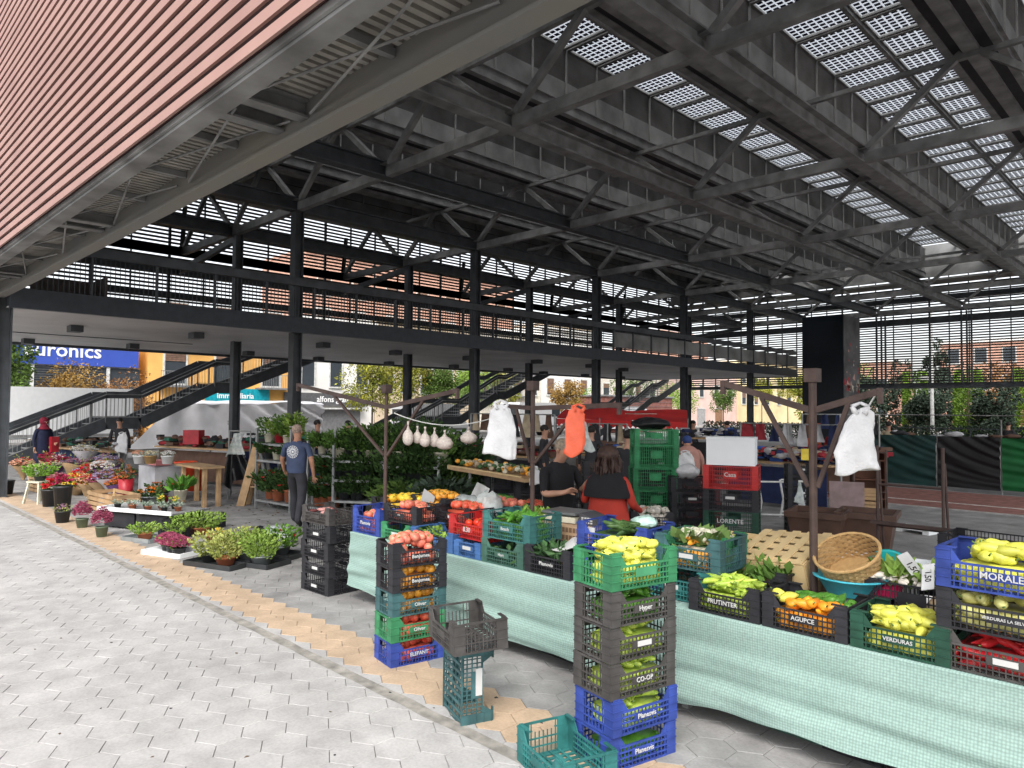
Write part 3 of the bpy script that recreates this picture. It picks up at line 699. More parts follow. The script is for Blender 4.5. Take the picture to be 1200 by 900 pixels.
# tarpaulin backed clothes stall at the right
cs = ob('tarpaulin_stall', None, None, (0, 0, 0), label='long stall screened with dark green, black and bright green tarpaulins at the right', cat='stall')
for (a0, a1, c, nm_) in ((6.9, 5.35, (.006, .035, .032), 'dark_green_tarpaulin'), (5.35, 3.95, (.010, .010, .012), 'black_tarpaulin'), (3.95, -1.5, (.004, .10, .025), 'bright_green_tarpaulin')):
    sheet_mesh(W(a0 - .02, 20.95, .12), W(a1 + .02, 20.95, .10), W(a1 + .02, 20.95, 1.42), W(a0 - .02, 20.95, 1.40), int(14 * abs(a0 - a1)), 40, .045, int(a0 * 3), 'tarpaulin', mat(nm_, c, .65, 0, .15, 2, .3), cs, 7 * abs(a0 - a1), hor=True, label=nm_.replace('_', ' ') + ' hung from the stall')
for a in (6.9, 5.35, 3.95, 2.2, .4): MB().tube(W(a, 21.02, 0), W(a, 21.02, 1.85 if a < 5 else 1.5), .02, n=6).build('pole', steelL, cs)
MB().tube(W(7.2, 21.02, 1.95), W(-1.5, 21.02, 1.95), .012, n=5).build('cord', steelL, cs)
sf = MB(); g = random.Random(4)
for k in range(30): a = g.uniform(-1, 6.8); sf.ell(W(a, 21 + g.uniform(0, .3), 1.42 + g.uniform(-.03, .05)), (g.uniform(.08, .25), .1, g.uniform(.03, .1)), 7, 5, mi=g.randint(0, 2), wob=.2, rg=g)
sf.build('folded_stock', [mat('dark_cloth', (.03, .03, .035), .9), mat('pale_cloth', (.4, .4, .42), .9), mat('brown_cloth', (.12, .07, .05), .9)], cs, True, kind='stuff')
# ---------------- crates ----------------
plc = {}
def plastic(n, c): 
    return mat(n + '_plastic', c, .55, 0, .16, 9, .15, spec=.3, objv=.15)
CC0 = dict(black=(.022, .022, .026), grey=(.058, .054, .052), green=(.03, .26, .10), darkgreen=(.012, .075, .045), teal=(.015, .20, .19), blue=(.015, .055, .36), midblue=(.03, .14, .40), greygreen=(.05, .15, .11),
          red=(.42, .02, .035), maroon=(.10, .015, .02), slate=(.04, .13, .14), emerald=(.02, .30, .10), paleteal=(.03, .17, .16))
CC = {k: tuple(.8 * (c * .82 + .18 * sum(v) / 3) for c in v) if k not in ('black', 'grey') else v for k, v in CC0.items()}
CM = {}
def crate_mesh(color, H=.20, L=.60, Wd=.40, holes=True, dip=True, bars=.026):
    key = (color, H, L, Wd, dip)
    if key in CM: return CM[key]
    mb = MB(); t = .006
    hx, hy = L / 2, Wd / 2; low = H * .68 if dip else H
    # corner posts
    for sx in (-1, 1):
        for sy in (-1, 1):
            mb.box(sx * (hx - .035), sy * (hy - t / 2), H / 2, .07, t, H); mb.box(sx * (hx - t / 2), sy * (hy - .035 - t), H / 2, t, .07, H)
            mb.box(sx * (hx - .05), sy * (hy - .012 - t), H + .004, .085, .022, .008)
    nz = max(3, int(H / .048))
    for sy in (-1, 1):
        for k in range(nz + 1):
            z = .006 + (low - .012) * k / nz; q = .011 if k in (0, nz) else .006
            mb.box(0, sy * (hy - t / 2 + (.0 if k else 0)), z, L - .141, t + .004, q)
        n = int((L - .14) / bars)
        for k in range(n): mb.box(-(L - .14) / 2 + (k + .5) * (L - .14) / n, sy * (hy - t / 2), low / 2, .0055, t, low - .012)
        if dip:
            for sx in (-1, 1): mb.prism([(0, 0)], 0, 0) if False else mb.add([(sx * (hx - .071), sy * (hy - .001), low), (sx * (hx - .071), sy * (hy - .001), H), (sx * (hx - .115), sy * (hy - .001), low), (sx * (hx - .071), sy * (hy - .006), low), (sx * (hx - .071), sy * (hy - .006), H), (sx * (hx - .115), sy * (hy - .006), low)], [(0, 1, 2), (5, 4, 3), (1, 4, 5, 2)])
        mb.box(0, sy * (hy + .002), low * .62, .16, .004, low * .34)        # plate for the name
        for k in range(1, nz + 1):
            z = .006 + (H - .016) * k / nz
            for sx in (-1, 1): mb.box(sx * (hx - .033), sy * (hy + .0018), z, .074, .0035, .005)
    for sx in (-1, 1):
        for k in range(nz + 1):
            z = .006 + (H - .012) * k / nz
            if k == nz - 1:
                for s in (-1, 1): mb.box(sx * (hx - t / 2), s * (hy * .5 + .02), z, t + .004, hy - .11, .006)
            else: mb.box(sx * (hx - t / 2), 0, z, t + .004, Wd - .155, .012 if k in (0, nz) else .006)
        for k in range(1, nz + 1):
            z = .006 + (H - .016) * k / nz
            for s in (-1, 1): mb.box(sx * (hx + .0018), s * (hy - .037), z, .0035, .078, .005)
        n = int((Wd - .15) / bars)
        for k in range(n):
            y = -(Wd - .15) / 2 + (k + .5) * (Wd - .15) / n
            hh = H * .70 if abs(y) < .06 else H - .012
            mb.box(sx * (hx - t / 2), y, hh / 2, t, .0055, hh)
    for k in range(int(L / .05)): mb.box(-hx + .03 + k * .05, 0, .008, .018, Wd - .02, .008)
    for k in range(int(Wd / .06)): mb.box(0, -hy + .03 + k * .06, .014, L - .02, .014, .005)
    CM[key] = mb.mesh('crate', plastic(color, CC[color])); return CM[key]
labm = mat('white_crate_print', (.52, .52, .51), .6, noise=.02)
NCR = [0]
def crate(a, b, z, rz, color, label, H=.20, L=.60, Wd=.40, word=None, side=None, dip=True, group=None, tag=True, wsize=.034, rx=None):
    o = ob('crate', None, None, W(a, b, z), rz, label, 'crate', group)
    me = crate_mesh(color, H, L, Wd, dip=dip)
    ob('crate_body', me, o); low = H * .68 if dip else H
    if word: text('lettering', word, wsize, o, (0, -Wd / 2 - .0085, low * .63), FRONT, labm, ext=.001)
    elif tag: MB().box(0, -Wd / 2 - .0055, low * .63, .105, .002, .03).build('paper_label', labm, o)
    if rx: o.rotation_mode = 'XYZ'; o.rotation_euler = rx
    return o
# ---------------- produce ----------------
PM = {}
def pmat(n, c, c2=None, rough=.4): return mat(n, tuple(v * .85 for v in c), rough, 0, .1, 22, col2=c2, island=.28, objv=.12, spec=.4)
yp = pmat('yellow_pepper_skin', (.62, .60, .07), (.74, .74, .14)); lp_ = pmat('light_green_pepper_skin', (.30, .48, .05), (.52, .62, .10)); gp = pmat('green_pepper_skin', (.05, .18, .02), (.10, .26, .03))
op = pmat('orange_pepper_skin', (.80, .25, .02), (.85, .40, .03)); tom = pmat('tomato_skin', (.58, .05, .03), (.66, .15, .08)); ptom = pmat('pink_tomato_skin', (.62, .10, .08), (.70, .26, .16))
redp = pmat('red_pepper_skin', (.45, .01, .02), (.55, .03, .03)); zuc = pmat('courgette_skin', (.03, .08, .02), (.08, .15, .04)); stemm = mat('green_stem', (.12, .2, .05), .7)
gaz = pmat('dark_leaf_vegetable', (.02, .06, .02), (.06, .14, .04), .7); cau = pmat('cauliflower_head', (.55, .52, .38), (.68, .66, .52), .8); orf = pmat('orange_fruit_skin', (.75, .28, .03), (.85, .42, .05))
whi = pmat('garlic_skin', (.66, .6, .52), (.75, .7, .62), .7); yel_f = pmat('yellow_fruit_skin', (.80, .48, .03), (.85, .6, .06)); potm = pmat('earthy_skin', (.35, .26, .17), (.45, .36, .25), .8)
def fruit(kind, g):
    mb = MB()
    if kind == 'pepper':
        l = g.uniform(.055, .075); mb.ell((0, 0, 0), (l, .028, .026), 9, 7, None, 0, bend=g.uniform(-.15, .2), taper=.9, wob=.12, rg=g); mb.tube((-l * .95, 0, 0), (-l * 1.25, 0, .012), .005, .004, 5, 1)
    elif kind == 'longpepper':
        l = g.uniform(.075, .10); mb.ell((0, 0, 0), (l, .019, .018), 8, 8, None, 0, bend=g.uniform(-.3, .3), taper=1.1, wob=.1, rg=g); mb.tube((-l * .96, 0, 0), (-l * 1.2, 0, .01), .004, .003, 5, 1)
    elif kind == 'round':
        r = g.uniform(.036, .046); mb.ell((0, 0, 0), (r * .86, r, r), 10, 8, Matrix.Rotation(R(90), 3, 'Y'), 0, wob=.05, rg=g); mb.tube((0, 0, r * .8), (0, 0, r * .95), .006, .004, 5, 1)
        for k in range(5): mb.leaf((0, 0, r * .84), (math.cos(k * 1.256), math.sin(k * 1.256), .1), .02, .008, 1, g)
    elif kind == 'long':
        l = g.uniform(.10, .13); mb.ell((0, 0, 0), (l, .024, .024), 8, 7, None, 0, bend=g.uniform(-.15, .15), taper=.2)
    elif kind == 'head':
        for k in range(14): 
            d = Vector((g.gauss(0, 1), g.gauss(0, 1), abs(g.gauss(0, 1)))).normalized() * .05; mb.ell(d, (.028, .028, .024), 6, 4, None, 0, wob=.2, rg=g)
        for k in range(9): an = k * .7; mb.leaf((math.cos(an) * .05, math.sin(an) * .05, -.02), (math.cos(an), math.sin(an), 1.0), .11, .08, 1, g)
    return mb
def variants(kind, m, n=4):
    key = (kind, m.name)
    if key not in PM:
        g = random.Random(len(PM) + 11); PM[key] = [fruit(kind, g).mesh(kind, [m, stemm], True) for _ in range(n)]
    return PM[key]
ORD = ['first', 'second', 'third', 'fourth', 'fifth', 'sixth', 'seventh']
ROW = {1: [''], 2: ['front row', 'back row'], 3: ['front row', 'middle row', 'back row']}
def singles(M, single, vs, nc, nr, L, Wd, z, g, rot):
    # pieces that lie on top of a heap, one object each, told apart by row and rank as seen from the plaza
    P = []
    for i in range(nc):
        for j in range(nr):
            u, v = (i + .5) / nc * 2 - 1, (j + .5) / nr * 2 - 1
            P.append(M @ Vector((u * L / 2 + g.uniform(-.012, .012), v * Wd / 2 + g.uniform(-.012, .012), z - .022 * (u * u + v * v) + g.uniform(-.008, .008))))
    P.sort(key=lambda p: -p.x + p.y)
    n = len(P); nr_ = 3 if n > 6 else 1; q = n // nr_
    for r_ in range(nr_):
        row = sorted(P[r_ * q:(r_ + 1) * q], key=lambda p: (p.x + p.y) / (-p.x + p.y))
        for k, p in enumerate(row):
            o = ob(single[0], vs[g.randrange(len(vs))], None, p, cat=single[2], group=single[1] + 's ' + single[3],
                   label=('%s, %s from left, %s, %s' % (single[1], ORD[k], ROW[nr_][r_], single[3])).replace(', ,', ','))
            o.rotation_euler = rot()
def heap(root_crate, kind, m, label, n, H, L=.52, Wd=.33, seed=1, fill=.8, single=None, r=.035, cat='produce', name='produce_heap', mound=.03):
    """produce inside a crate: a joined heap below, and on top either joined or one object per piece"""
    g = random.Random(seed); vs = variants(kind, m)
    M = Matrix.Translation(root_crate.location) @ root_crate.rotation_euler.to_matrix().to_4x4()
    lvl = H * fill
    low = MB()
    def rnd_rot(): 
        e = (g.uniform(-.35, .35), g.uniform(-.3, .3), g.uniform(0, 6.28)) if kind != 'round' else (g.uniform(-.9, .9), g.uniform(-.9, .9), g.uniform(0, 6.28))
        return e
    from mathutils import Euler
    def put(x, y, z, al=None):
        me = vs[g.randrange(len(vs))]; T = M @ Matrix.Translation((x, y, z)) @ Euler(rnd_rot() if al is None else (g.uniform(-.3, .3), g.uniform(-.12, .12), al + g.uniform(-.15, .15))).to_matrix().to_4x4()
        low.add([T @ v.co for v in me.vertices], [tuple(p.vertices) for p in me.polygons]); 
        k0 = len(low.m) - len(me.polygons)
        for i, p in enumerate(me.polygons): low.m[k0 + i] = p.material_index
    # pieces against the grid on all sides
    nl = int(L / (r * 2.3)); nw = int(Wd / (r * 2.3)); nz = max(1, int(lvl / (r * 1.9)))
    for q in range(nz):
        z = r + q * (lvl - r * 1.2) / nz
        long_ = kind in ('pepper', 'longpepper', 'long'); el = {'pepper': .08, 'longpepper': .10, 'long': .12}.get(kind, r)
        for k in range(nl): put(-(L / 2 - el) + (k + .5) * (L - 2 * el) / nl, -Wd / 2 + r * 1.0, z, 0 if long_ else None)
        for s_ in (-1, 1):
            for k in range(nw): put(s_ * (L / 2 - r * 1.0), -(Wd / 2 - el) + (k + .5) * (Wd - 2 * el) / nw, z, 1.57 if long_ else None)
    tops = []
    for k in range(n):
        u, v = g.uniform(-1, 1), g.uniform(-1, 1)
        el = {'pepper': .06, 'longpepper': .085, 'long': .12}.get(kind, r * 1.1); tops.append((u * (L / 2 - el), v * (Wd / 2 - min(el, Wd * .3)), lvl + mound * (1 - u * u * .7) * (1 - v * v * .7) + g.uniform(-.006, .008)))
    if single:
        for p in tops: put(p[0], p[1], p[2] - .012)
        singles(M, single, vs, 5, 3, L - 2 * r, Wd - 2 * r, lvl + mound + r * .55, g, rnd_rot)
    else:
        for p in tops: put(*p)
    # dark mass filling the middle so that nothing floats
    low.add([M @ Vector(v) for v in MB().box(0, 0, lvl * .42, L - r * 2.6, Wd - r * 2.6, lvl * .7).v], MB().box(0, 0, 0, 1, 1, 1).f, 0)
    return low.build(name, [m, stemm], None, True, label=label, cat=cat, kind='stuff')
def greens(rc, m, label, H, n=260, L=.5, Wd=.32, size=.09, seed=1, up=.6, h0=.6, cat='produce', name='leafy_heap'):
    g = random.Random(seed); M = Matrix.Translation(rc.location) @ rc.rotation_euler.to_matrix().to_4x4(); mb = MB()
    for k in range(n):
        p = Vector((g.uniform(-L / 2, L / 2), g.uniform(-Wd / 2, Wd / 2), H * h0 + g.uniform(-.05, .03)))
        mb.leaf(M @ p, (g.uniform(-1, 1), g.uniform(-1, 1), up + g.uniform(-.3, .6)), size * g.uniform(.6, 1.3), size * .55, 0, g)
    return mb.build(name, m, None, label=label, cat=cat, kind='stuff')

# ---------------- front table and its cloth ----------------
TZ = .71
cloth = mat('mint_fabric', (.245, .365, .325), .85, 0, .03, 2, stain=.09, col2=(.29, .41, .37))
nt_ = cloth.node_tree; bsdf = nt_.nodes['Principled BSDF']
tcn = nt_.nodes.new('ShaderNodeTexCoord'); mpn = nt_.nodes.new('ShaderNodeMapping'); mpn.inputs['Scale'].default_value = (62, 1, 62)
ck = nt_.nodes.new('ShaderNodeTexVoronoi'); ck.feature = 'F1'; ck.inputs['Scale'].default_value = 1.; ck.inputs['Randomness'].default_value = .15
nt_.links.new(tcn.outputs['Object'], mpn.inputs['Vector']); nt_.links.new(mpn.outputs[0], ck.inputs['Vector'])
mrn = nt_.nodes.new('ShaderNodeMapRange'); mrn.inputs[1].default_value = .15; mrn.inputs[2].default_value = .6; mrn.inputs[3].default_value = 1.10; mrn.inputs[4].default_value = .72
hv = nt_.nodes.new('ShaderNodeHueSaturation'); src = bsdf.inputs['Base Color'].links[0].from_socket
nt_.links.new(ck.outputs['Distance'], mrn.inputs[0]); nt_.links.new(mrn.outputs[0], hv.inputs['Value']); nt_.links.new(src, hv.inputs['Color']); nt_.links.new(hv.outputs[0], bsdf.inputs['Base Color'])
tb = ob('market_table', None, None, (0, 0, 0), label='long trestle table carrying the fruit and vegetable crates', cat='table')
board = mat('raw_board', (.35, .25, .15), .8, 0, .2, 3)
for k in range(5): MB().wbox(6.45, -1.2, 4.19 + k * .185, 4.19 + k * .185 + .17, TZ - .03, TZ - .006).build('board', board, tb)
for a in (6.2, 4.4, 2.6, .8, -.8):
    for b in (4.3, 5.0): MB().wbox(a, a + .05, b, b + .05, 0, TZ - .031).build('leg', steelL, tb)
def clothstrip(a0, a1, zb0, zb1, seed, label, nx, flare=.06):
    g = random.Random(seed); mb = MB(); ny = 40; vs = []
    ph = [(g.uniform(1.2, 5), g.uniform(0, 6), g.uniform(.3, 1)) for _ in range(6)]
    for j in range(ny + 1):
        v = j / ny
        for i in range(nx + 1):
            u = i / nx; a = a0 + (a1 - a0) * u; zb = zb0 + (zb1 - zb0) * u + .012 * math.sin(5 * u * (a0 - a1) / 3 + seed) + .010 * math.sin(17 * u + seed) + .006 * math.sin(47 * u + 2 * seed)
            z = TZ + .004 + (zb - TZ) * v
            y = 4.165 - flare * v * v - .012 * v * sum(w_ * math.sin(f * a * 2.2 + q + v * 1.5) for f, q, w_ in ph) / 2 - .013 * math.sin(30 * z + a * 1.3 + 2 * math.sin(a * 2.1)) * (.3 + v * .9) - .006 * math.sin(61 * z - a * .9) * v
            vs.append((-a, y, z))
    # top lap over the table edge
    for i in range(nx + 1): a = a0 + (a1 - a0) * i / nx; vs.append((-a, 4.6, TZ + .002))
    fs = [(j * (nx + 1) + i, j * (nx + 1) + i + 1, (j + 1) * (nx + 1) + i + 1, (j + 1) * (nx + 1) + i) for j in range(ny) for i in range(nx)]
    o = (ny + 1) * (nx + 1); fs += [(o + i, o + i + 1, i + 1, i) for i in range(nx)]
    mb.add(vs, fs); return mb.build('tablecloth', cloth, None, True, label=label, cat='tablecloth')
clothstrip(6.56, 2.66, .15, .12, 2, 'mint green dotted cloth hanging on the left half of the long table', 150, .03)
clothstrip(2.69, -1.3, .13, .22, 5, 'mint green dotted cloth hanging on the right half of the long table, nearest the camera', 160, .05)

FR = 'crates along the front edge of the table'
b0 = 4.36
def frow(x0, x1, dz=0, db=0):   # centre and width of a front row crate from its front corners
    r0, r1 = ray(x0, 690), ray(x1, 690); a0 = -r0.x / r0.y * 4.18; a1 = -r1.x / r1.y * 4.18
    return (a0 + a1) / 2, abs(a0 - a1) - .008
# 1 blue crate with tomatoes
def fc(x0, x1, color, label, z=0, H=.2, Wd=.36, db=0, rz=0, **kw):
    a, L = frow(x0, x1); return crate(a, 4.19 + Wd / 2 + db, TZ + .008 + z, rz, color, label, H=H, L=round(L, 2), Wd=Wd, **kw), L - .07, Wd - .06
c, l, w_ = fc(411, 443, 'blue', 'tall blue crate of pink tomatoes at the left end of the table', H=.27, word='Plasnovis', wsize=.05)
heap(c, 'round', ptom, 'pink tomatoes filling the blue crate at the left end of the table', 16, .27, l, w_, 3, .62, r=.04)
c2 = crate(6.35, 4.78, TZ + .14, .03, 'black', 'black crate of yellow and orange fruit behind the left blue crate', H=.18, L=.55, Wd=.38)
heap(c2, 'round', yel_f, 'yellow fruit heaped behind the blue crate at the left end', 26, .18, .48, .32, 4, .98, r=.045)
MB().box(0, 0, .07, .16, .004, .15).build('price_card', labm, None, loc=W(6.02, 4.75, TZ + .30), label='white paper price card stuck between yellow and orange fruit', cat='price card').rotation_euler = (.25, .5, .3)
c, l, w_ = fc(444, 479, 'green', 'shallow bright green crate at the table front under the black tomato crate', H=.16, Wd=.34)
c3 = crate(c.location.x * -1 + .02, 4.44, TZ + .175, 0.04, 'black', 'black crate of tomatoes standing on the shallow green crate', H=.17, L=.52, Wd=.38, word='* *', group=None)
heap(c3, 'round', ptom, 'red tomatoes heaped in the black crate above the green crate', 22, .17, .44, .3, 5, .8, r=.042)
c3b = crate(5.95, 4.90, TZ + .2, 0, 'black', 'black crate of small orange tomatoes in the second row at the left', H=.18, L=.58, Wd=.38)
heap(c3b, 'round', orf, 'orange tomatoes in the second row behind the black tomato crate', 36, .18, .5, .32, 6, .98, r=.038)
c, l, w_ = fc(479, 529, 'midblue', 'light blue crate with a few green leaves at the table front', H=.17)
greens(c, lf_v, 'green leaves lying in the light blue crate', .17, 90, l, w_, .07, 7, .3, .7)
c4 = crate(5.36, 4.74, TZ + .18, -.05, 'black', 'black crate of large tomatoes behind the light blue crate', H=.17, L=.56, Wd=.38)
heap(c4, 'round', tom, 'large red tomatoes heaped behind the light blue crate', 24, .17, .48, .32, 8, .9, r=.046)
c4b = crate(5.3, 5.15, TZ + .16, 0, 'black', 'black crate of mottled tomatoes in the third row at the left', H=.18, L=.58, Wd=.38)
heap(c4b, 'round', ptom, 'mottled red and green tomatoes in the third row', 30, .18, .5, .32, 9, 1.0, r=.044)
c, l, w_ = fc(530, 562, 'midblue', 'blue crate upside down at the table front under the red crate', H=.13, dip=False)
c5 = crate(4.80, 4.45, TZ + .15, -.05, 'red', 'bright red crate half full of ripe tomatoes', H=.19, L=.54, Wd=.38, word='8.30', wsize=.06)
heap(c5, 'round', mat('ripe_tomato_skin', (.60, .02, .01), .3, 0, .1, 8, col2=(.66, .06, .02), island=.15), 'ripe red tomatoes in the bright red crate', 16, .19, .44, .3, 10, .5, r=.045)
c, l, w_ = fc(562, 612, 'greygreen', 'faded green crate at the table front, lower one of the pair', H=.2, word='Hort')
greens(c, gaz, 'dark leaves inside the faded green crate', .2, 120, l, w_, .08, 11, .1, .45)
c6 = crate(-c.location.x - .02, 4.41, TZ + .215, .02, 'paleteal', 'teal crate of small green peppers on top of the faded green crate', H=.22, L=.55, Wd=.40, word='Bosch', wsize=.04)
heap(c6, 'longpepper', gp, 'small green peppers inside the upper teal crate', 46, .22, .46, .32, 12, .72, r=.022)
c, l, w_ = fc(613, 667, 'black', 'black crate of dark leafy greens under a folded paper sheet', H=.21, word='Plasnovis', wsize=.04)
greens(c, gaz, 'dark green leaves in the black crate with the paper sheet', .21, 240, l, w_, .09, 13, .3, .72)
pp = sheet_mesh((-.15, -.09, 0), (.15, -.09, .0), (.15, .1, .03), (-.15, .1, .02), 10, 6, .03, 14, 'paper_sheet', labm, None, 6, label='crumpled white paper sheet lying on the black crate of greens', cat='paper'); pp.location = W(3.62, 4.3, TZ + .235)
# two blue crates with courgettes
c7 = crate(3.26, 4.50, TZ + .008, .10, 'blue', 'lower dark blue crate behind the tall pepper stack', H=.22, L=.60, Wd=.44)
c8 = crate(3.26, 4.50, TZ + .235, .10, 'blue', 'upper dark blue crate of courgettes behind the tall pepper stack', H=.22, L=.60, Wd=.44, word='Plasnovis', wsize=.05)
heap(c8, 'long', zuc, 'dark courgettes lying in the upper blue crate', 20, .22, .42, .34, 15, .75, r=.026)
MB().box(0, 0, 0, .14, .003, .035).build('price_card', labm, None, loc=W(3.46, 4.285, TZ + .40), label='thin white strip label on the rim of the blue courgette crate', cat='price card')
sb = MB(); g = random.Random(3); sb.ell((0, 0, 0), (.11, .08, .045), 16, 12, wob=.35, rg=g); sb.build('plastic_bag', mat('greenish_plastic_bag', (.45, .62, .55), .35, 0, .2, 12, .5), None, True, loc=W(3.18, 4.62, TZ + .45), label='crumpled pale green plastic bag on the blue courgette crate', cat='bag')
c9 = crate(2.72, 4.72, TZ + .22, .08, 'green', 'green crate of courgettes behind the yellow peppers of the tall stack', H=.2, L=.5, Wd=.36)
heap(c9, 'long', zuc, 'courgettes and carrots in the green crate behind the tall stack', 10, .2, .4, .3, 16, .8, r=.026)
c10 = crate(2.74, 4.52, TZ + .008, 0, 'teal', 'teal crate at the table front, lower one beside the tall stack', H=.2, L=.56, Wd=.4)
c11 = crate(2.66, 4.56, TZ + .215, .04, 'slate', 'grey teal crate of cauliflowers and carrots beside the tall stack', H=.22, L=.5, Wd=.4)
heap(c11, 'head', cau, 'cauliflower heads in the grey teal crate', 6, .22, .36, .28, 17, .78, r=.06)
heap(c11, 'long', orf, 'orange carrots poking out of the grey teal crate', 5, .22, .34, .3, 18, .72, r=.03)
c, l, w_ = fc(805, 890, 'black', 'black crate brimming with light green peppers', H=.195, word='FRUTINTER', wsize=.04)
heap(c, 'longpepper', lp_, 'light green peppers pressed against the grid of the black crate', 10, .195, l, w_, 19, .76, r=.026)
heap(c, 'longpepper', lp_, 'light green peppers below the top layer', 50, .195, l * .9, w_ * .9, 20, .72, single=('pepper', 'light green pepper', 'pepper', 'in the black crate beside the orange ones'), r=.03, mound=.05)
c, l, w_ = fc(891, 993, 'black', 'black crate of orange and green peppers in front of the basket', H=.20, Wd=.38, word='AGUPCE', wsize=.036)
heap(c, 'pepper', op, 'orange peppers pressed against the grid of the black crate', 4, .20, l, w_, 21, .6, r=.03)
g = random.Random(31)
heap(c, 'pepper', op, 'orange peppers below the top layer of the basket side crate', 14, .20, .40, .24, 33, .62, r=.03)
rr_ = lambda: (g.uniform(-.4, .4), g.uniform(-.3, .3), g.uniform(0, 6.28))
Mc = Matrix.Translation(c.location)
singles(Mc @ Matrix.Translation((.04, -.10, 0)), ('pepper', 'orange pepper', 'pepper', 'in the black crate before the basket'), variants('pepper', op), 6, 1, .34, .1, .17, g, rr_)
singles(Mc @ Matrix.Translation((-.16, -.06, 0)), ('pepper', 'yellow pepper', 'pepper', 'at the left end of the orange pepper crate'), variants('pepper', yp), 2, 1, .12, .1, .18, g, rr_)
for q in range(2): singles(Mc @ Matrix.Translation((.03, .02 + .07 * q, 0)), ('pepper', ['dark green pepper', 'smaller dark green pepper'][q], 'pepper', ['just behind the orange peppers', 'at the back of the orange pepper crate'][q]), variants('pepper', gp), 6, 1, .36, .1, .165 + .012 * q, g, rr_)
c, l, w_ = fc(994, 1113, 'darkgreen', 'dark green crate of yellow peppers at the front of the table', H=.195, Wd=.40, word='VERDURAS', wsize=.03)
heap(c, 'pepper', yp, 'yellow peppers pressed against the grid of the dark green crate', 8, .195, l, w_, 22, .6, r=.032)
heap(c, 'pepper', yp, 'yellow peppers under the top layer of the dark green crate', 38, .195, l * .88, w_ * .88, 23, .66, single=('pepper', 'yellow pepper', 'pepper', 'of the dark green crate on the table'), r=.036, mound=.05)
# stack of three at the right edge
aR3 = .78
for k, (col_, lab, word, kind, m_, H_, wz) in enumerate([('grey', 'worn grey crate of long red peppers, lowest of the right hand three', None, 'longpepper', redp, .20, .03), ('black', 'black crate of pale yellow peppers, middle of the right hand three', 'VERDURAS LA SELVA', 'pepper', pmat('pale_pepper_skin', (.60, .56, .16), (.68, .66, .28)), .20, .026), ('blue', 'blue crate with white lettering and yellow peppers, top of the right hand three', 'MORALES', 'pepper', yp, .20, .060)]):
    z = TZ + .008 + k * .205
    c = crate(aR3, 4.40, z, -.02, col_, lab, H=.2, L=.60, Wd=.42, word=word, wsize=wz * .8)
    heap(c, kind, m_, lab.split(',')[0].replace('crate', 'crate contents:') + (' below', ' inside', ' on top')[k], 24 if k < 2 else 6, .2, .52, .34, 24 + k, .66, r=.034)
heap(c, 'pepper', yp, 'yellow peppers under the top layer of the lettered blue crate', 30, .2, .46, .30, 29, .78, single=('pepper', 'yellow pepper', 'pepper', 'in the top blue crate at the right edge'), r=.036, mound=.04)
# ---------------- second and third rows ----------------
def onz(px, py, z): return at(px, py, z)
SR = 'second row of crates on the table'
def c2r(px, py, z, rz, color, label, **kw):
    a, b = at(px, py, z); return crate(a, b, z, rz, color, label, **kw)
# support table behind
tb2 = ob('market_table', None, None, (0, 0, 0), label='rough second table behind the front crates holding baskets and vegetables', cat='table')
for k in range(5): MB().wbox(2.9, .4, 5.12 + k * .16, 5.12 + k * .16 + .15, TZ + .0, TZ + .025).build('board', board, tb2)
for a in (2.7, .6):
    for b in (5.2, 5.8): MB().wbox(a, a + .05, b, b + .05, 0, TZ - .002).build('leg', steelL, tb2)
tb3 = ob('market_table', None, None, (0, 0, 0), label='low table of dark crates and green peppers in front of the plant racks', cat='table')
for k in range(7): MB().wbox(7.6, 5.35, 5.15 + k * .2, 5.15 + k * .2 + .185, TZ + .0, TZ + .025).build('board', board, tb3)
for a in (7.4, 5.5):
    for b in (5.2, 6.4): MB().wbox(a, a + .05, b, b + .05, 0, TZ - .002).build('leg', steelL, tb3)
lett = leafmat('lettuce_leaves', (.16, .30, .05), (.36, .46, .14)); cel = leafmat('celery_leaves', (.10, .20, .04), (.24, .36, .08))
c = crate(2.75, 5.22, TZ + .03, .0, 'black', 'black crate of pale green lettuces behind the light green peppers', H=.2, L=.6, Wd=.4, tag=False)
greens(c, lett, 'pale green lettuces in the black crate', .2, 420, .54, .36, .12, 41, .9, .75)
c = crate(2.35, 4.85, TZ + .03, 0, 'black', 'black crate behind the light green peppers, with small leeks', H=.18, L=.5, Wd=.3, tag=False)
greens(c, cel, 'leek tops over the light green peppers', .18, 160, .44, .26, .12, 42, .6, .8)
c = crate(1.36, 4.96, TZ + .03, 0, 'black', 'black crate of celery and turnips with price cards', H=.24, L=.56, Wd=.40, tag=False, dip=False)
greens(c, cel, 'leafy celery tops over the turnips', .24, 420, .5, .2, .11, 43, .5, 1.02)
M_ = Matrix.Translation(c.location); g = random.Random(8); tp = MB()
for k in range(26): tp.ell(M_ @ Vector((g.uniform(-.24, .24), g.uniform(-.17, -.04), .24 + g.uniform(-.01, .02))), (.04, .022, .022), 7, 5, Matrix.Rotation(g.uniform(-2.4, -.7), 3, 'Z'), taper=.8)
tp.build('turnip_roots', whi, None, True, label='pale turnip roots at the front of the celery crate', cat='produce', kind='stuff')
for k, (dx, dy, dz, rx_, ry_) in enumerate([(-.02, -.1, .33, .35, .55), (.08, -.16, .30, -.9, .3)]):
    o = MB().box(0, 0, 0, .07, .005, .20).build('price_card', mat('card_white', (.7, .7, .7), .6), None, loc=M_ @ Vector((dx, dy, dz)), label=['long white price card leaning across the celery', 'second white card lying on the turnip roots'][k], cat='price card'); o.rotation_euler = (rx_, -ry_, 0)
    text('lettering', '1,50', .05, o, (0, -.004, 0), (R(90), R(90), 0), mat('black_ink', (.02, .02, .02), .6), ext=.0006)
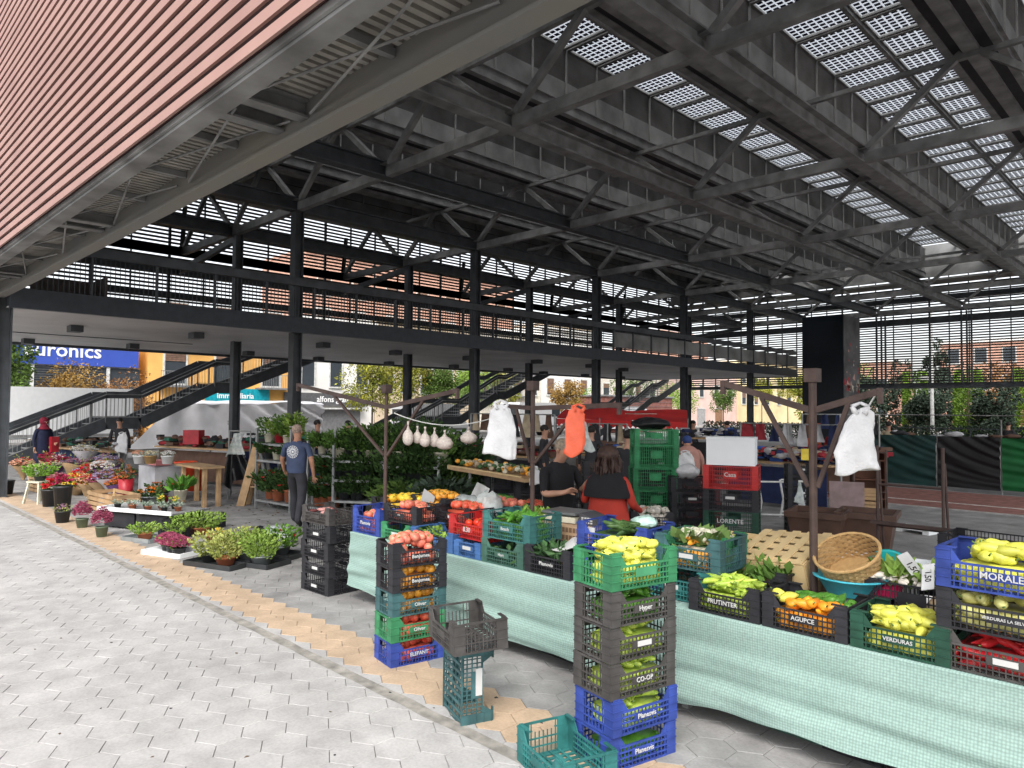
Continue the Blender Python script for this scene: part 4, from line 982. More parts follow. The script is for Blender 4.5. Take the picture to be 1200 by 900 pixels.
# wooden vented lid
wood = mat('pale_wood', (.62, .46, .24), .75, 0, .08, 4, .2); wood2 = mat('raw_crate_wood', (.40, .26, .14), .8, 0, .15, 4, .3)
bx = ob('wooden_box', None, None, W(2.28, 5.12, TZ + .16), -.04, 'pale wooden fruit box turned upside down with square vent holes', 'box')
for k in range(5):
    MB().box(0, -.25 + k * .125, .20, .62, .080, .008).build('slat', wood, bx)
for k in range(5):
    MB().box(-.26 + k * .13, 0, .2085, .068, .60, .008).build('slat', wood, bx)
for s in (-1, 1):
    MB().box(0, s * .30, .10, .62, .012, .19).build('side_board', wood, bx); MB().box(s * .31, 0, .10, .012, .585, .19).build('side_board', wood, bx)
MB().box(0, 0, .10, .5, .5, .02).build('inner_tray', board, bx); bx.rotation_euler = (R(17), R(-4), R(-3)); bx.scale = (.88, .86, .9)
MB().box(-2.28, 5.15, TZ + .085, .4, .3, .11).build('box_support', mat('brown_card', (.30, .20, .12), .9), None, label='plain brown carton under the wooden fruit box', cat='carton')
# basket, blue basin, plates
bsk_m = mat('wicker', (.42, .25, .10), .8, 0, .2, 30, .6, col2=(.55, .36, .16))
def basket(a, b, z, r, h, label, tilt=(0, 0, 0), strands=True, m=bsk_m):
    o = ob('wicker_basket', None, None, W(a, b, z), 0, label, 'basket'); N_ = 34
    mb = MB(); rows = int(h / .016)
    for q in range(rows):
        zz = h * q / rows; rr = r * (.82 + .18 * q / rows)
        for k in range(N_):
            a0, a1 = k * 6.2832 / N_, (k + 1) * 6.2832 / N_; o0 = .006 * (1 if (k + q) % 2 else -1); o1 = -o0
            mb.add([(math.cos(a0) * (rr + o0), math.sin(a0) * (rr + o0), zz), (math.cos(a1) * (rr + o1), math.sin(a1) * (rr + o1), zz), (math.cos(a1) * (rr + o1), math.sin(a1) * (rr + o1), zz + .023), (math.cos(a0) * (rr + o0), math.sin(a0) * (rr + o0), zz + .023)], [(0, 1, 2, 3)])
    mb.lathe([(0.001, .004), (r * .83, .004)], N_)
    mb.build('weave', m, o)
    MB().lathe([(r + .008, h - .012), (r + .012, h), (r, h + .010), (r - .01, h)], 28).build('rim', m, o, True)
    o.rotation_euler = tilt; return o
bp = at(985, 678, .93)
basin = ob('plastic_basin', None, None, W(1.74, 4.84, TZ + .14), 0, 'light blue plastic basin under the wicker basket', 'basin')
MB().lathe([(.14, 0), (.20, .10), (.225, .105), (.225, .115), (.195, .112), (.135, .012), (.001, .012)], 30).build('bowl', mat('light_blue_plastic', (.06, .42, .52), .4), basin, True)
MB().box(-1.74, 4.86, TZ + .075, .24, .22, .11).build('carton', labm, None, label='white carton under the light blue basin', cat='carton')
basket(1.74, 4.90, TZ + .26, .20, .17, 'round wicker basket tipped forward on the light blue basin', (R(30), R(-6), 0))
b_ = ob('plastic_bowl', None, None, W(1.60, 5.12, TZ + .24), 0, 'teal plastic bowl standing on edge behind the wicker basket', 'bowl')
MB().lathe([(.06, 0), (.13, .09), (.14, .095), (.125, .088), (.055, .01), (.001, .01)], 24).build('shell', mat('teal_bowl_plastic', (.01, .33, .33), .4), b_, True); b_.rotation_euler = (R(60), 0, R(20))
b_ = ob('plastic_plate', None, None, W(1.56, 4.86, TZ + .22), 0, 'crimson plastic plate leaning by the light blue basin', 'plate')
MB().lathe([(.05, 0), (.12, .03), (.125, .034), (.115, .028), (.045, .008), (.001, .008)], 24).build('dish', mat('crimson_plastic', (.40, .01, .07), .4), b_, True); b_.rotation_euler = (R(50), 0, R(10))
sty = mat('white_styrofoam', (.80, .82, .83), .8, 0, .02, 3, .1)
def open_box(L, Wd, H, t=.02): return MB().box(0, 0, t / 2, L, Wd, t).box(-L / 2 + t / 2, 0, H / 2 + t / 2, t, Wd, H - t).box(L / 2 - t / 2, 0, H / 2 + t / 2, t, Wd, H - t).box(0, -Wd / 2 + t / 2, H / 2 + t / 2, L - 2 * t, t, H - t).box(0, Wd / 2 - t / 2, H / 2 + t / 2, L - 2 * t, t, H - t)
o = ob('styrofoam_box', None, None, W(1.72, 5.42, TZ + .04), .1, 'open white styrofoam box behind the basket', 'box'); open_box(.55, .36, .24, .03).build('shell', sty, o)
# scale on a carton, basket below
card = mat('brown_carton', (.42, .28, .17), .85, 0, .1, 3)
ac, bc = at(657, 622, .84)
o = ob('cardboard_carton', None, None, W(4.22, 4.92, TZ + .17), .12, 'long printed brown carton carrying the weighing scale', 'carton'); MB().box(0, 0, .065, .70, .34, .13).build('box', card, o)
pr = MB(); g = random.Random(6)
for k in range(16): pr.box(.05 + (k % 8) * .037, -.172, .03 + .065 * (k // 8), .028, .002, .04)
pr.build('print', mat('brown_print', (.16, .10, .06), .8), o, kind='stuff')
MB().box(-4.22, 4.92, TZ + .083, .6, .3, .15).build('carton', labm, None, label='white printed carton under the brown carton', cat='carton')
scl = ob('weighing_scale', None, None, W(4.20, 4.98, TZ + .303), .12, 'grey market weighing scale with a flat steel pan', 'scale')
sm_ = mat('brushed_steel', (.45, .46, .47), .3, .8, .08, 4)
MB().box(-.05, 0, .03, .34, .28, .05).build('base', mat('cream_plastic', (.55, .53, .42), .5), scl); MB().box(-.05, 0, .085, .36, .30, .02).box(-.05, 0, .068, .2, .2, .014).build('pan', sm_, scl)
hd_ = MB().add([(.13, -.12, .0), (.34, -.12, .0), (.30, -.12, .06), (.16, -.12, .10), (.13, .12, .0), (.34, .12, .0), (.30, .12, .06), (.16, .12, .10)], [(0, 1, 2, 3), (7, 6, 5, 4), (0, 4, 5, 1), (1, 5, 6, 2), (2, 6, 7, 3), (3, 7, 4, 0)])
hd_.build('keyboard_housing', mat('dark_grey_plastic', (.06, .06, .065), .4), scl)
for k in range(12): MB().box(.19 + (k % 4) * .03, -.124, .022 + (k // 4) * .02, .02, .006, .012).build('key', labm, scl)
basket(3.82, 4.86, TZ + .03, .21, .14, 'shallow orange wicker basket leaning by the brown carton', (R(20), R(-14), 0), m=mat('orange_wicker', (.55, .28, .12), .8, 0, .2, 25, .5, col2=(.62, .36, .18)))
c = crate(3.55, 5.18, TZ + .03, 0, 'black', 'black crate of tied greens behind the courgettes', H=.2, L=.6, Wd=.4, tag=False)
heap(c, 'head', cau, 'white cabbages behind the courgettes', 6, .2, .48, .3, 61, .8, r=.07)
c = crate(2.95, 5.25, TZ + .03, .1, 'green', 'green crate of cauliflowers beyond the courgettes', H=.22, L=.55, Wd=.4)
heap(c, 'head', cau, 'cauliflowers in the green crate beyond the courgettes', 8, .22, .46, .32, 62, .9, r=.06)
o = open_box(.5, .3, .07, .012).build('tray', wood, None, loc=W(3.0, 5.62, TZ + .2), label='shallow pale wooden tray behind the cauliflowers', cat='tray')
c = crate(4.62, 5.0, TZ + .2, .2, 'teal', 'open teal crate of green leaves by the rusty pole', H=.16, L=.5, Wd=.34)
greens(c, lf_v, 'green leaves in the open teal crate', .16, 200, .44, .3, .07, 63, .3, .7)
# left middle: green peppers, bags and dark crates
for k, (a, b, z, m_, lab, kd) in enumerate([(5.95, 5.45, TZ + .06, gp, 'green peppers in a dark crate beyond the plastic bags', 'pepper'), (5.3, 5.6, TZ + .06, gp, 'green peppers in the dark crate by the white price card', 'longpepper'), (5.15, 5.25, TZ + .12, gp, 'green peppers before the teal bowl', 'longpepper'), (6.6, 5.6, TZ + .05, zuc, 'courgettes and cucumbers in the dark crate at the back', 'long'), (7.15, 5.2, TZ + .05, orf, 'orange fruit at the far left back of the table', 'round'), (6.55, 5.2, TZ + .1, orf, 'small orange fruit in the second dark crate', 'round'), (7.1, 5.75, TZ + .05, potm, 'brown potatoes in the far dark crate', 'round'), (5.7, 6.1, TZ + .05, tom, 'red fruit by the crumpled price card', 'round'), (6.4, 6.15, TZ + .05, gp, 'dark greens at the far edge of the back table', 'long')]):
    c = crate(a, b, z, g.uniform(-.06, .06), 'black', 'dark crate of ' + lab.split(' in ')[0].split(' at ')[0].split(' before ')[0] + [' beyond the plastic bags', ' by the white price card', ' before the teal bowl', ' at the back left', ' at the far left corner', ' in the second row left', ' farthest left at the back', ' near the crumpled card', ' on the far edge'][k], H=.17, L=.58, Wd=.38, tag=False)
    heap(c, kd, m_, lab, 40, .17, .5, .32, 70 + k, .85, r=.03 if kd != 'round' else .04)
tb_ = ob('plastic_bowl', None, None, W(4.98, 5.02, TZ + .22), 0, 'wide teal plastic bowl above the faded green crates', 'bowl'); MB().lathe([(.12, 0), (.19, .09), (.20, .095), (.185, .088), (.115, .012), (.001, .012)], 28).build('shell', mat('teal_bowl_plastic', (.01, .33, .33), .4), tb_, True)
bagm = mat('clear_plastic_bag', (.62, .68, .66), .25, 0, .15, 14, .6, alpha=.55)
bagw = mat('white_plastic_bag', (.60, .60, .61), .4, 0, .05, 10, .5)
def crumple(a, b, z, s, m_, label, seed, name='plastic_bag', tilt=0):
    g = random.Random(seed); mb = MB().ell((0, 0, 0), s, 16, 12, None, 0, wob=.24, rg=g)
    o = mb.build(name, m_, None, True, loc=W(a, b, z), label=label, cat='bag'); o.rotation_euler.y = tilt; return o
crumple(5.62, 4.98, TZ + .30, (.20, .13, .11), bagm, 'greenish clear plastic bag on the tomatoes, left one', 1)
crumple(5.22, 4.9, TZ + .34, (.17, .12, .14), bagm, 'greenish clear plastic bag on the tomatoes, right one', 2, tilt=.4)
crumple(5.75, 5.15, TZ + .30, (.16, .10, .06), bagw, 'crumpled white paper bag among the tomatoes', 3)
for k, (px, py, F_) in enumerate([(563, 577, 8.2), (575, 587, 8.0)]):
    a, b, z = onray(px, F_, py); o = sheet_mesh((-.09, 0, -.08), (.09, .01, -.09), (.08, .03, .08), (-.08, .02, .09), 6, 6, .04, 9 + k, 'price_card', labm, None, 5, label=['white folded price card on a stick in the back crates', 'creased white price card lying beside the standing one'][k], cat='price card'); o.location = W(a, b, z); o.rotation_euler = (0, .4 - k, .6)
# ---------------- free standing crate stacks on the paving ----------------
# tall stack in front of the table
n0, n1 = at(725, 900), at(677, 850)
long_dir = math.atan2(n1[1] - n0[1], -(n1[0] - n0[0]))       # along the short visible side
ST = [('blue', 'Planesvis', gp, 'longpepper', 'blue crate of green peppers, lowest of the tall stack'), ('blue', 'Planesvis', lp_, 'longpepper', 'blue crate of pale green peppers, second from the ground in the tall stack'),
      ('grey', 'CO-OP', lp_, 'longpepper', 'dark grey crate, third from the ground in the tall stack'), ('grey', None, lp_, 'longpepper', 'dark grey crate with a plain plate, fourth in the tall stack'),
      ('grey', 'Hyper', gp, 'longpepper', 'dark grey crate of dark peppers, fifth in the tall stack'), ('green', None, yp, 'pepper', 'green crate of bright yellow peppers on top of the tall stack')]
# the crate's long side (0.57 m) runs from the near corner to the left corner; the other from the near corner to the right
def stack(a, b, rz, items, prefix, H=.196, L=.57, Wd=.42, z0=.0, jit=.008, seed=1):
    g = random.Random(seed); z = z0 + .01; out = []
    for k, (col_, word, m_, kd, lab) in enumerate(items):
        c = crate(a + g.uniform(-jit, jit), b + g.uniform(-jit, jit), z, rz + g.uniform(-.02, .02), col_, lab, H=H, L=L, Wd=Wd, word=word, wsize=.04, tag=bool(word) or k % 2 == 1, dip=True)
        out.append(c); z += H + .004
        if m_: heap(c, kd, m_, lab.split(',')[0].split(' on top')[0].replace('crate', 'crate load') + [' (at the bottom)', ' (second up)', ' (third up)', ' (fourth up)', ' (fifth up)', ' (at the top)'][k].replace('(', '').replace(')', '') + ' of ' + prefix, 34 if k == len(items) - 1 else 26, H, L - .09, Wd - .08, 90 + k + seed * 10, .70, r=.026 if kd == 'longpepper' else .036)
    return out
ca, cb = 2.53, 3.62
SR_ = -R(26.0)
TR = R(78)
tall = stack(2.54, 3.50, TR, ST[:5], 'the tall stack', L=.50, Wd=.33, seed=2)
zt = .01 + .2 * 5
ct = crate(2.54, 3.50, zt, TR, 'green', ST[5][4], H=.2, L=.51, Wd=.34, tag=False)
MB().box(0, -.178, .09, .16, .003, .05).build('green_label', mat('dull_green_label', (.06, .25, .12), .5), ct)
heap(ct, 'pepper', yp, 'yellow peppers pressed against the grid of the top green crate', 8, .2, .44, .28, 200, .62, r=.034)
heap(ct, 'pepper', yp, 'yellow peppers below the top layer of the tall stack', 34, .2, .42, .26, 201, .80, single=('pepper', 'bright yellow pepper', 'pepper', 'on top of the tall stack'), r=.036, mound=.06)
# middle stack with tomatoes
T = [('blue', 'ELEFANT', tom, 'round', 'blue crate of red tomatoes, lowest of the tomato stack'), ('green', 'Oliver', tom, 'round', 'bright green crate of tomatoes, second from the ground in the tomato stack'), ('slate', 'Oliver', orf, 'round', 'worn teal crate of tomatoes, third in the tomato stack'),
     ('black', 'Benjumea', orf, 'round', 'black crate, fourth in the tomato stack')]
stack(4.71, 3.57, R(80), T, 'the tomato stack', H=.186, L=.48, Wd=.31, seed=4)
ct2 = crate(4.71, 3.57, .01 + .19 * 4, R(80), 'black', 'black crate of big pink tomatoes on top of the tomato stack', H=.186, L=.48, Wd=.31, word='Benjumea', wsize=.04)
heap(ct2, 'round', ptom, 'pink tomatoes below the top ones of the tomato stack', 20, .186, .42, .26, 210, .66, single=('tomato', 'big pink tomato', 'tomato', 'on top of the tomato stack'), r=.044, mound=.07)
# black stack beside the left end of the table
L_ = ['lowest black crate of the stack beside the plants', 'second black crate from the ground beside the plants', 'third black crate from the ground beside the plants', 'fourth black crate from the ground beside the plants', 'worn grey crate on top of the black stack beside the plants']
for k in range(5):
    c = crate(7.06 + rnd.uniform(-.01, .01), 4.22 + rnd.uniform(-.01, .01), .01 + k * .186, R(2), 'black' if k < 4 else 'grey', L_[k], H=.18, L=.54, Wd=.36, tag=k < 4)
g = random.Random(12); mb = MB(); M_ = Matrix.Translation(c.location)
for k in range(14): mb.ell(M_ @ Vector((g.uniform(-.2, .2), g.uniform(-.12, .12), .12)), (.05, .03, .02), 7, 5, Matrix.Rotation(g.uniform(0, 3), 3, 'Z'), mi=k % 2)
mb.build('peelings', [mat('pink_scraps', (.45, .22, .2), .7), mat('dark_red_scraps', (.10, .02, .02), .7)], None, True, label='dark red and pink scraps in the worn grey crate', cat='scraps', kind='stuff')
# upright green crate with a grey one across it
up = crate(3.40, 3.22, .30, 0, 'slate', 'grey green crate standing on its short end under an empty crate', H=.22, L=.50, Wd=.34, tag=False)
up.rotation_mode = 'QUATERNION'
up.rotation_quaternion = Matrix(((0, .94, .34), (0, -.34, .94), (1, 0, 0))).to_quaternion(); up.location = (-3.62, 3.085, .255)
MB().box(.02, .174, .12, .17, .003, .045).build('paper_label', labm, up)
gt = crate(3.52, 3.13, .51, R(-21), 'grey', 'empty scuffed grey crate lying across the upright green one', H=.19, L=.50, Wd=.36, tag=False)
gt.rotation_euler = (R(2), R(-1), R(-21))
# teal crate on the ground at the bottom edge
tq = crate(2.72, 3.33, .012, R(28), 'teal', 'empty teal crate on the ground before the tall stack', H=.20, L=.50, Wd=.34, tag=False); tq.location = W(2.62, 3.06, .012); tq.rotation_euler.z = R(-18)
# crates under the table
for k, (a, b, col_, lab) in enumerate([(3.95, 4.62, 'black', 'black crate under the table between the two stacks'), (2.0, 4.62, 'greygreen', 'flat dark crate under the table right of the tall stack'), (1.45, 4.58, 'black', 'black crate of red peppers under the table at the bottom edge'), (5.35, 4.72, 'teal', 'teal crate under the table behind the tomato stack'), (5.95, 4.7, 'black', 'black crate under the left end of the table')]):
    c = crate(a, b, .012, rnd.uniform(-.1, .1), col_, lab, H=.16 if k != 3 else .25, L=.58, Wd=.4)
# crate tower of deep bright green crates
tx_, ty_ = 5.67, 8.47
for k, h in enumerate((.30, .30, .30, .30, .30, .22)):
    crate(tx_ + rnd.uniform(-.012, .012), ty_ + rnd.uniform(-.012, .012), .01 + k * .304, R(44), 'emerald', 'deep bright green crate of the tower beside the seller, ' + ['lowest', 'second from the ground', 'third from the ground', 'third from the top', 'second from the top', 'topmost'][k], H=h, L=.60, Wd=.44, tag=False, dip=False, group='tower of deep green crates')
crumple(tx_ + .05, ty_, 1.83, (.30, .20, .08), mat('black_rubbish_bag', (.012, .012, .014), .35, 0, .2, 8, .5), 'black cloth bundle lying on the green crate tower', 5)
# small crate of eggs or garlic before it
for k in range(3):
    c = crate(4.95, 7.35, .3 + k * .17, R(40), 'black', ['lower dark crate under the garlic heads', 'middle dark crate under the garlic heads', 'dark crate heaped with garlic heads right of the seller'][k], H=.165, L=.5, Wd=.34, tag=k == 2)
heap(c, 'round', whi, 'pale garlic heads heaped right of the seller', 44, .165, .42, .28, 230, .95, r=.026)
MB().box(-4.95, 7.35, .15, .6, .45, .28).build('pallet_box', board, None, label='low wooden box under the garlic crates', cat='box')
# white, red, black and green stack
sx_, sy_ = 4.21, 7.95
S5 = [('black', .26, 'black crate at the foot of the stack with the white box', None), ('black', .26, 'black crate second from the ground in the stack with the white box', None), ('darkgreen', .30, 'deep green lettered crate in the stack with the white box', 'LORENTE'), ('black', .25, 'black crate in the middle of the stack with the white box', None), ('red', .27, 'bright red crate directly under the white box', 'Casa')]
z = .01
for col_, h, lab, wd_ in S5:
    crate(sx_, sy_, z, R(22), col_, lab, H=h, L=.62, Wd=.44, word=wd_, wsize=.07, dip=False); z += h + .005
o = ob('styrofoam_box', None, None, W(sx_, sy_, z + .002 - .04), R(22), 'white styrofoam box on top of the red crate', 'box'); MB().box(0, 0, .15, .55, .37, .30).build('body', sty, o); MB().box(0, 0, .315, .56, .38, .03).build('lid', sty, o)
o.location.z = z + .002
# crates on the ground between the tables
c = crate(3.95, 6.6, .25, R(15), 'maroon', 'maroon crate with white sacks behind the lettuces', H=.28, L=.62, Wd=.42, dip=False)
for k in range(3): crumple(3.95 + .18 * (k - 1), 6.6, .53, (.10, .12, .05), bagw, ['white sack at the left in the maroon crate', 'white sack in the middle of the maroon crate', 'white sack at the right in the maroon crate'][k], 40 + k)
MB().box(-3.95, 6.6, .12, .7, .5, .22).build('pallet_box', board, None, label='wooden box under the maroon crate', cat='box')
c = crate(4.5, 6.55, .20, R(20), 'black', 'black crate with a crumpled paper sack behind the lettuces', H=.32, L=.5, Wd=.36, dip=False)
crumple(4.5, 6.55, .56, (.20, .15, .10), mat('paper_sack', (.5, .45, .4), .8, 0, .1, 6, .5), 'crumpled pale paper sack with a red mark on the black crate', 46)
MB().box(-4.5, 6.55, .1, .5, .4, .18).build('pallet_box', board, None, label='wooden box under the black crate with the paper sack', cat='box')
MB().box(0, 0, .13, .8, .4, .26).build('carton', mat('red_carton', (.35, .02, .02), .6), None, loc=W(3.35, 7.3, .2), label='long red carton behind the wooden vented box', cat='carton')
# big brown planter tubs
for k, (a, b) in enumerate(((4.05, 10.1), (3.55, 10.55))):
    o = ob('planter_tub', None, None, W(a, b, 0), R(12), ['left brown tapered planter tub behind the basket', 'right brown tapered planter tub behind the basket'][k], 'planter', 'brown planter tubs')
    bm_ = mat('brown_tub_plastic', (.10, .055, .04), .5); o.scale = (1.15, 1.15, 1.25)
    mb = MB(); mb.add([(-.22, -.22, 0), (.22, -.22, 0), (.22, .22, 0), (-.22, .22, 0), (-.3, -.3, .46), (.3, -.3, .46), (.3, .3, .46), (-.3, .3, .46)], [(0, 1, 5, 4), (1, 2, 6, 5), (2, 3, 7, 6), (3, 0, 4, 7), (3, 2, 1, 0)]); mb.build('tub', bm_, o)
    MB().box(0, -.31, .49, .66, .04, .06).box(0, .31, .49, .66, .04, .06).box(-.31, 0, .49, .04, .58, .06).box(.31, 0, .49, .04, .58, .06).build('rim', bm_, o)
    MB().box(0, 0, .44, .56, .56, .02).build('lid', bm_, o)
crumple(3.55, 10.5, .50, (.10, .07, .035), whi, 'small white bundle lying on the right planter tub', 55)
# right hand crates beyond the table
for k in range(3):
    c = crate(1.30, 6.9, .25 + k * .26, R(-4), 'black', ['lowest black crate of dark red fruit at the right', 'middle black crate of dark red fruit at the right', 'top black crate with a dark rim at the right edge'][k], H=.25, L=.8, Wd=.45, dip=False, word='NATURA' if k else None, wsize=.05)
    if k < 2: heap(c, 'round', mat('dark_apple_skin', (.20, .02, .015), .35, 0, .1, 8, col2=(.28, .05, .03)), ['dark red apples in the lowest right crate', 'dark red apples in the middle right crate'][k], 20, .25, .7, .36, 300 + k, .7, r=.045)
MB().box(-1.3, 6.9, .12, .9, .5, .24).build('pallet_box', board, None, label='wooden box under the black apple crates', cat='box')
# ladder like rusty trestle
rust = mat('rusty_brown_paint', (.055, .035, .030), .6, .2, .25, 8, .3, col2=(.10, .065, .055))
ld = ob('rusty_trestle', None, None, W(2.98, 9.3, 0), R(0), 'rusty open trestle frame with three cross bars standing behind the basket', 'trestle')
p = [at(1050, 690), at(1105, 700)]
x1 = .62
for x in (0, x1):
    MB().tube((x, 0, 0), (x, 0, 1.66), .017, n=8).build('upright', rust, ld); MB().tube((x + .05, .10, 0), (x + .01, .02, 1.50), .013, n=8).build('brace', rust, ld)
for z in (.42, .82, 1.25): MB().tube((0, 0, z), (x1, 0, z - .0), .014, n=6).build('cross_bar', rust, ld)
MB().box(.34, -.05, .85, .78, .06, .03).build('plank', rust, ld)
ld.location = W(2.66, 8.2, 0)
# hand trolley with boxes
tr = ob('hand_trolley', None, None, W(4.5, 13.5, 0), R(20), 'rusty hand trolley loaded with wooden fruit boxes', 'trolley')
for s in (-1, 1): MB().tube((s * .26, 0, .1), (s * .26, .12, 1.35), .02, n=6).build('rail', rust, tr); MB().tube((s * .3, .05, .13), (s * .36, .05, .13), .13, .13, 14).build('wheel', mat('tyre_rubber', (.02, .02, .02)), tr)
for z in (.15, .6, 1.3): MB().tube((-.26, .04, z), (.26, .04, z), .015, n=6).build('cross_bar', rust, tr)
MB().box(0, -.25, .07, .56, .5, .02).build('toe_plate', rust, tr)
for k in range(3):
    o = ob('wooden_box', None, None, W(4.5, 13.2, .1 + k * .2), R(20), ['lowest wooden fruit box on the hand trolley', 'middle wooden fruit box on the hand trolley', 'top wooden fruit box on the hand trolley'][k], 'box')
    for q in range(3): MB().box(0, -.17, .035 + q * .06, .5, .01, .045).build('slat', wood2, o); MB().box(0, .17, .035 + q * .06, .5, .01, .045).build('slat', wood2, o)
    for s in (-1, 1): MB().box(s * .25, 0, .09, .012, .33, .17).build('end_board', wood, o)
    MB().box(0, 0, .01, .49, .33, .012).build('bottom', wood2, o)
o = ob('styrofoam_tray', None, None, W(3.7, 13.3, 0), R(-12), 'white styrofoam tray with a red edge lying upside down on the grey floor', 'tray'); MB().box(0, 0, .09, .55, .34, .05).box(-.22, 0, .045, .1, .34, .06).box(.22, 0, .045, .1, .34, .06).build('shell', sty, o); MB().box(0, -.172, .10, .5, .004, .02).build('red_band', mat('red_plastic', (.4, .02, .02)), o)
# ---------------- rusty poles with sloping arms ----------------
def pole(a, b, h, label, al, ar, r=.026):
    o = ob('awning_pole', None, None, W(a, b, 0), 0, label, 'pole', 'rusty awning poles standing at the table')
    MB().tube((0, 0, 0), (0, 0, h), r, n=10).build('upright', rust, o)
    MB().box(0, 0, h - .04, .085, .085, .09).build('head_block', rust, o)
    for s, (l_, dz) in ((-1, al), (1, ar)):
        if l_ <= 0: continue
        MB().bar((s * .02, 0, 2.03), (s * l_, 0, 2.03 + dz), .024, .042).build('arm', rust, o)
        MB().bar((s * .03, 0, 1.52), (s * l_ * .55, 0, 2.01 + dz * .55), .022, .028).build('strut', rust, o)
        MB().box(s * l_, 0, 2.0 + dz, .03, .03, .1).build('hook', rust, o)
    return o
pole(1.95, 4.78, 2.30, 'rusty pole with sloping arms rising in front of the lift tower', (.65, .19), (.42, .12))
pole(4.62, 4.90, 2.28, 'rusty pole with sloping arms between the white and the orange bag', (.40, .02), (1.0, .03), r=.022)
pole(6.30, 4.42, 2.26, 'rusty pole with long sloping arms before the plant racks', (1.9, .27), (1.15, .16), r=.02)
# string with garlic bags
cordm = mat('white_cord', (.5, .5, .48), .8)
s1, s2 = onray(462, 7.0, 487), onray(592, 7.0, 492)
pts = []
for k in range(13):
    u = k / 12; px = 462 + 130 * u; py = 484 + 26 * 4 * u * (1 - u) * .55; pts.append(W(*onray(px, 6.9, py)))
cn = ob('clothes_line', None, None, (0, 0, 0), label='sagging pale cord strung between the poles with garlic bags', cat='cord'); MB().path(pts, .005, 5).build('string', cordm, cn)
gbm = mat('garlic_net', (.48, .40, .36), .6, 0, .15, 60, .6, col2=(.64, .58, .52), alpha=.95)
for k, (px, top, bot, wpx, lab) in enumerate([(478, 494, 521, 13, 'small bag of garlic hanging leftmost on the cord'), (489, 499, 519, 11, 'greyish small bag of garlic hanging second from the left, slightly behind'), (498, 500, 523, 13, 'bag of garlic hanging in the middle of the cord'), (509, 501, 523, 12, 'pinkish bag of garlic hanging right of the middle'), (521, 504, 526, 21, 'wide flat bag of garlic, lowest on the cord'), (549, 500, 519, 20, 'bag of garlic hanging alone at the right near the white shopping bag')]):
    F_ = 6.9 + .05 * (k % 2); s = F_ / 838; h = (bot - top) * s; r_ = wpx * s / 2; o = ob('garlic_bag', None, None, W(*onray(px, F_, bot)), 0, lab, 'bag', 'bags of garlic on the cord')
    g = random.Random(k); MB().ell((0, 0, h * .32), (h * .36, r_ * .85, r_ * 1.1), 14, 10, Matrix.Rotation(R(90), 3, 'Y'), wob=.10, rg=g, taper=-.3).build('net', gbm, o, True)
    MB().tube((0, 0, h * .55), (0, 0, h * .8), r_ * .45, .008, 8).tube((0, 0, h * .8), (0, 0, h), .007, .012, 7).build('neck', gbm, o, True)
# ---------------- hanging carrier bags ----------------
def carrier(px, top, bot, wtop, wbot, F_, m_, label, seed, skew=0):
    a, b, zt_ = onray(px, F_, top); s = F_ / 838; h = (bot - top) * s; o = ob('carrier_bag', None, None, W(a, b, zt_ - h), R(45), label, 'bag')
    g = random.Random(seed); N_ = 36; rings = []
    mb = MB(); prof = [(0, .86), (.015, .99), (.08, 1.0), (.18, .98), (.3, 1.02), (.42, .96), (.54, .97), (.66, .90), (.76, .92), (.84, .82), (.90, .78), (.95, .52), (1.0, .30)]
    ph = [g.uniform(0, 6) for _ in range(8)]; vs = []
    for t, w_ in prof:
        hw = (wbot * (1 - t) + wtop * 1.25 * t) * s / 2 * w_
        for k in range(N_):
            an = 2 * math.pi * k / N_; f = 1 + .05 * math.sin(5 * an + ph[0] + t * 7) + .04 * math.sin(9 * an + ph[1] - t * 11)
            cx = math.copysign(abs(math.cos(an)) ** .6, math.cos(an)); cy = math.copysign(abs(math.sin(an)) ** .8, math.sin(an))
            vs.append((cx * hw * f + skew * t * h + .03 * h * math.sin(t * 6 + ph[2]), cy * hw * (.22 - .1 * t) * f + .02 * h * math.sin(14 * t + ph[3] + 4 * cx), t * h + (.06 * h * math.sin(cx * 2.2 + ph[4]) if t < .1 else 0) + .04 * h * (cx * math.sin(ph[5]) if t > .85 else 0)))
    fs = [(i * N_ + k, i * N_ + (k + 1) % N_, (i + 1) * N_ + (k + 1) % N_, (i + 1) * N_ + k) for i in range(len(prof) - 1) for k in range(N_)]; fs.append(tuple(range(N_))[::-1])
    mb.add(vs, fs); mb.build('bag_body', m_, o, True)
    hb = MB()
    for s_ in (-1, 1): hb.path([(s_ * wtop * s * .18 + skew * h, 0, h * .9), (s_ * wtop * s * .38 + skew * h, 0, h * 1.02), (skew * h, 0, h * 1.08)], [.02, .014, .01], 6)
    hb.build('handles', m_, o, True); return o
orb = mat('orange_plastic_bag', (.78, .13, .06), .4, 0, .05, 10, .5)
carrier(587, 474, 535, 22, 40, 6.4, bagw, 'big white carrier bag hanging left of the rusty pole', 1)
carrier(671, 478, 533, 20, 22, 6.2, orb, 'bright orange carrier bag hanging before the seller in black', 2, .12)
carrier(688, 492, 528, 8, 18, 6.6, bagm, 'limp clear plastic bag hanging behind the orange bag', 3, -.2)
carrier(1002, 478, 553, 26, 52, 4.5, bagw, 'large white carrier bag hanging at the right from the pole arm', 4, .08)
carrier(627, 548, 568, 8, 12, 8.6, bagw, 'small white bag hanging under the fruit stand', 6)
carrier(937, 567, 590, 3, 13, 11.0, bagm, 'small clear bag hanging under the clothes stall table', 7)
MB().tube(W(1.55, 4.78, 2.14), W(1.62, 4.78, 2.02), .006, n=5).build('cord', cordm, None, label='short cord holding the large white bag at the right', cat='cord')

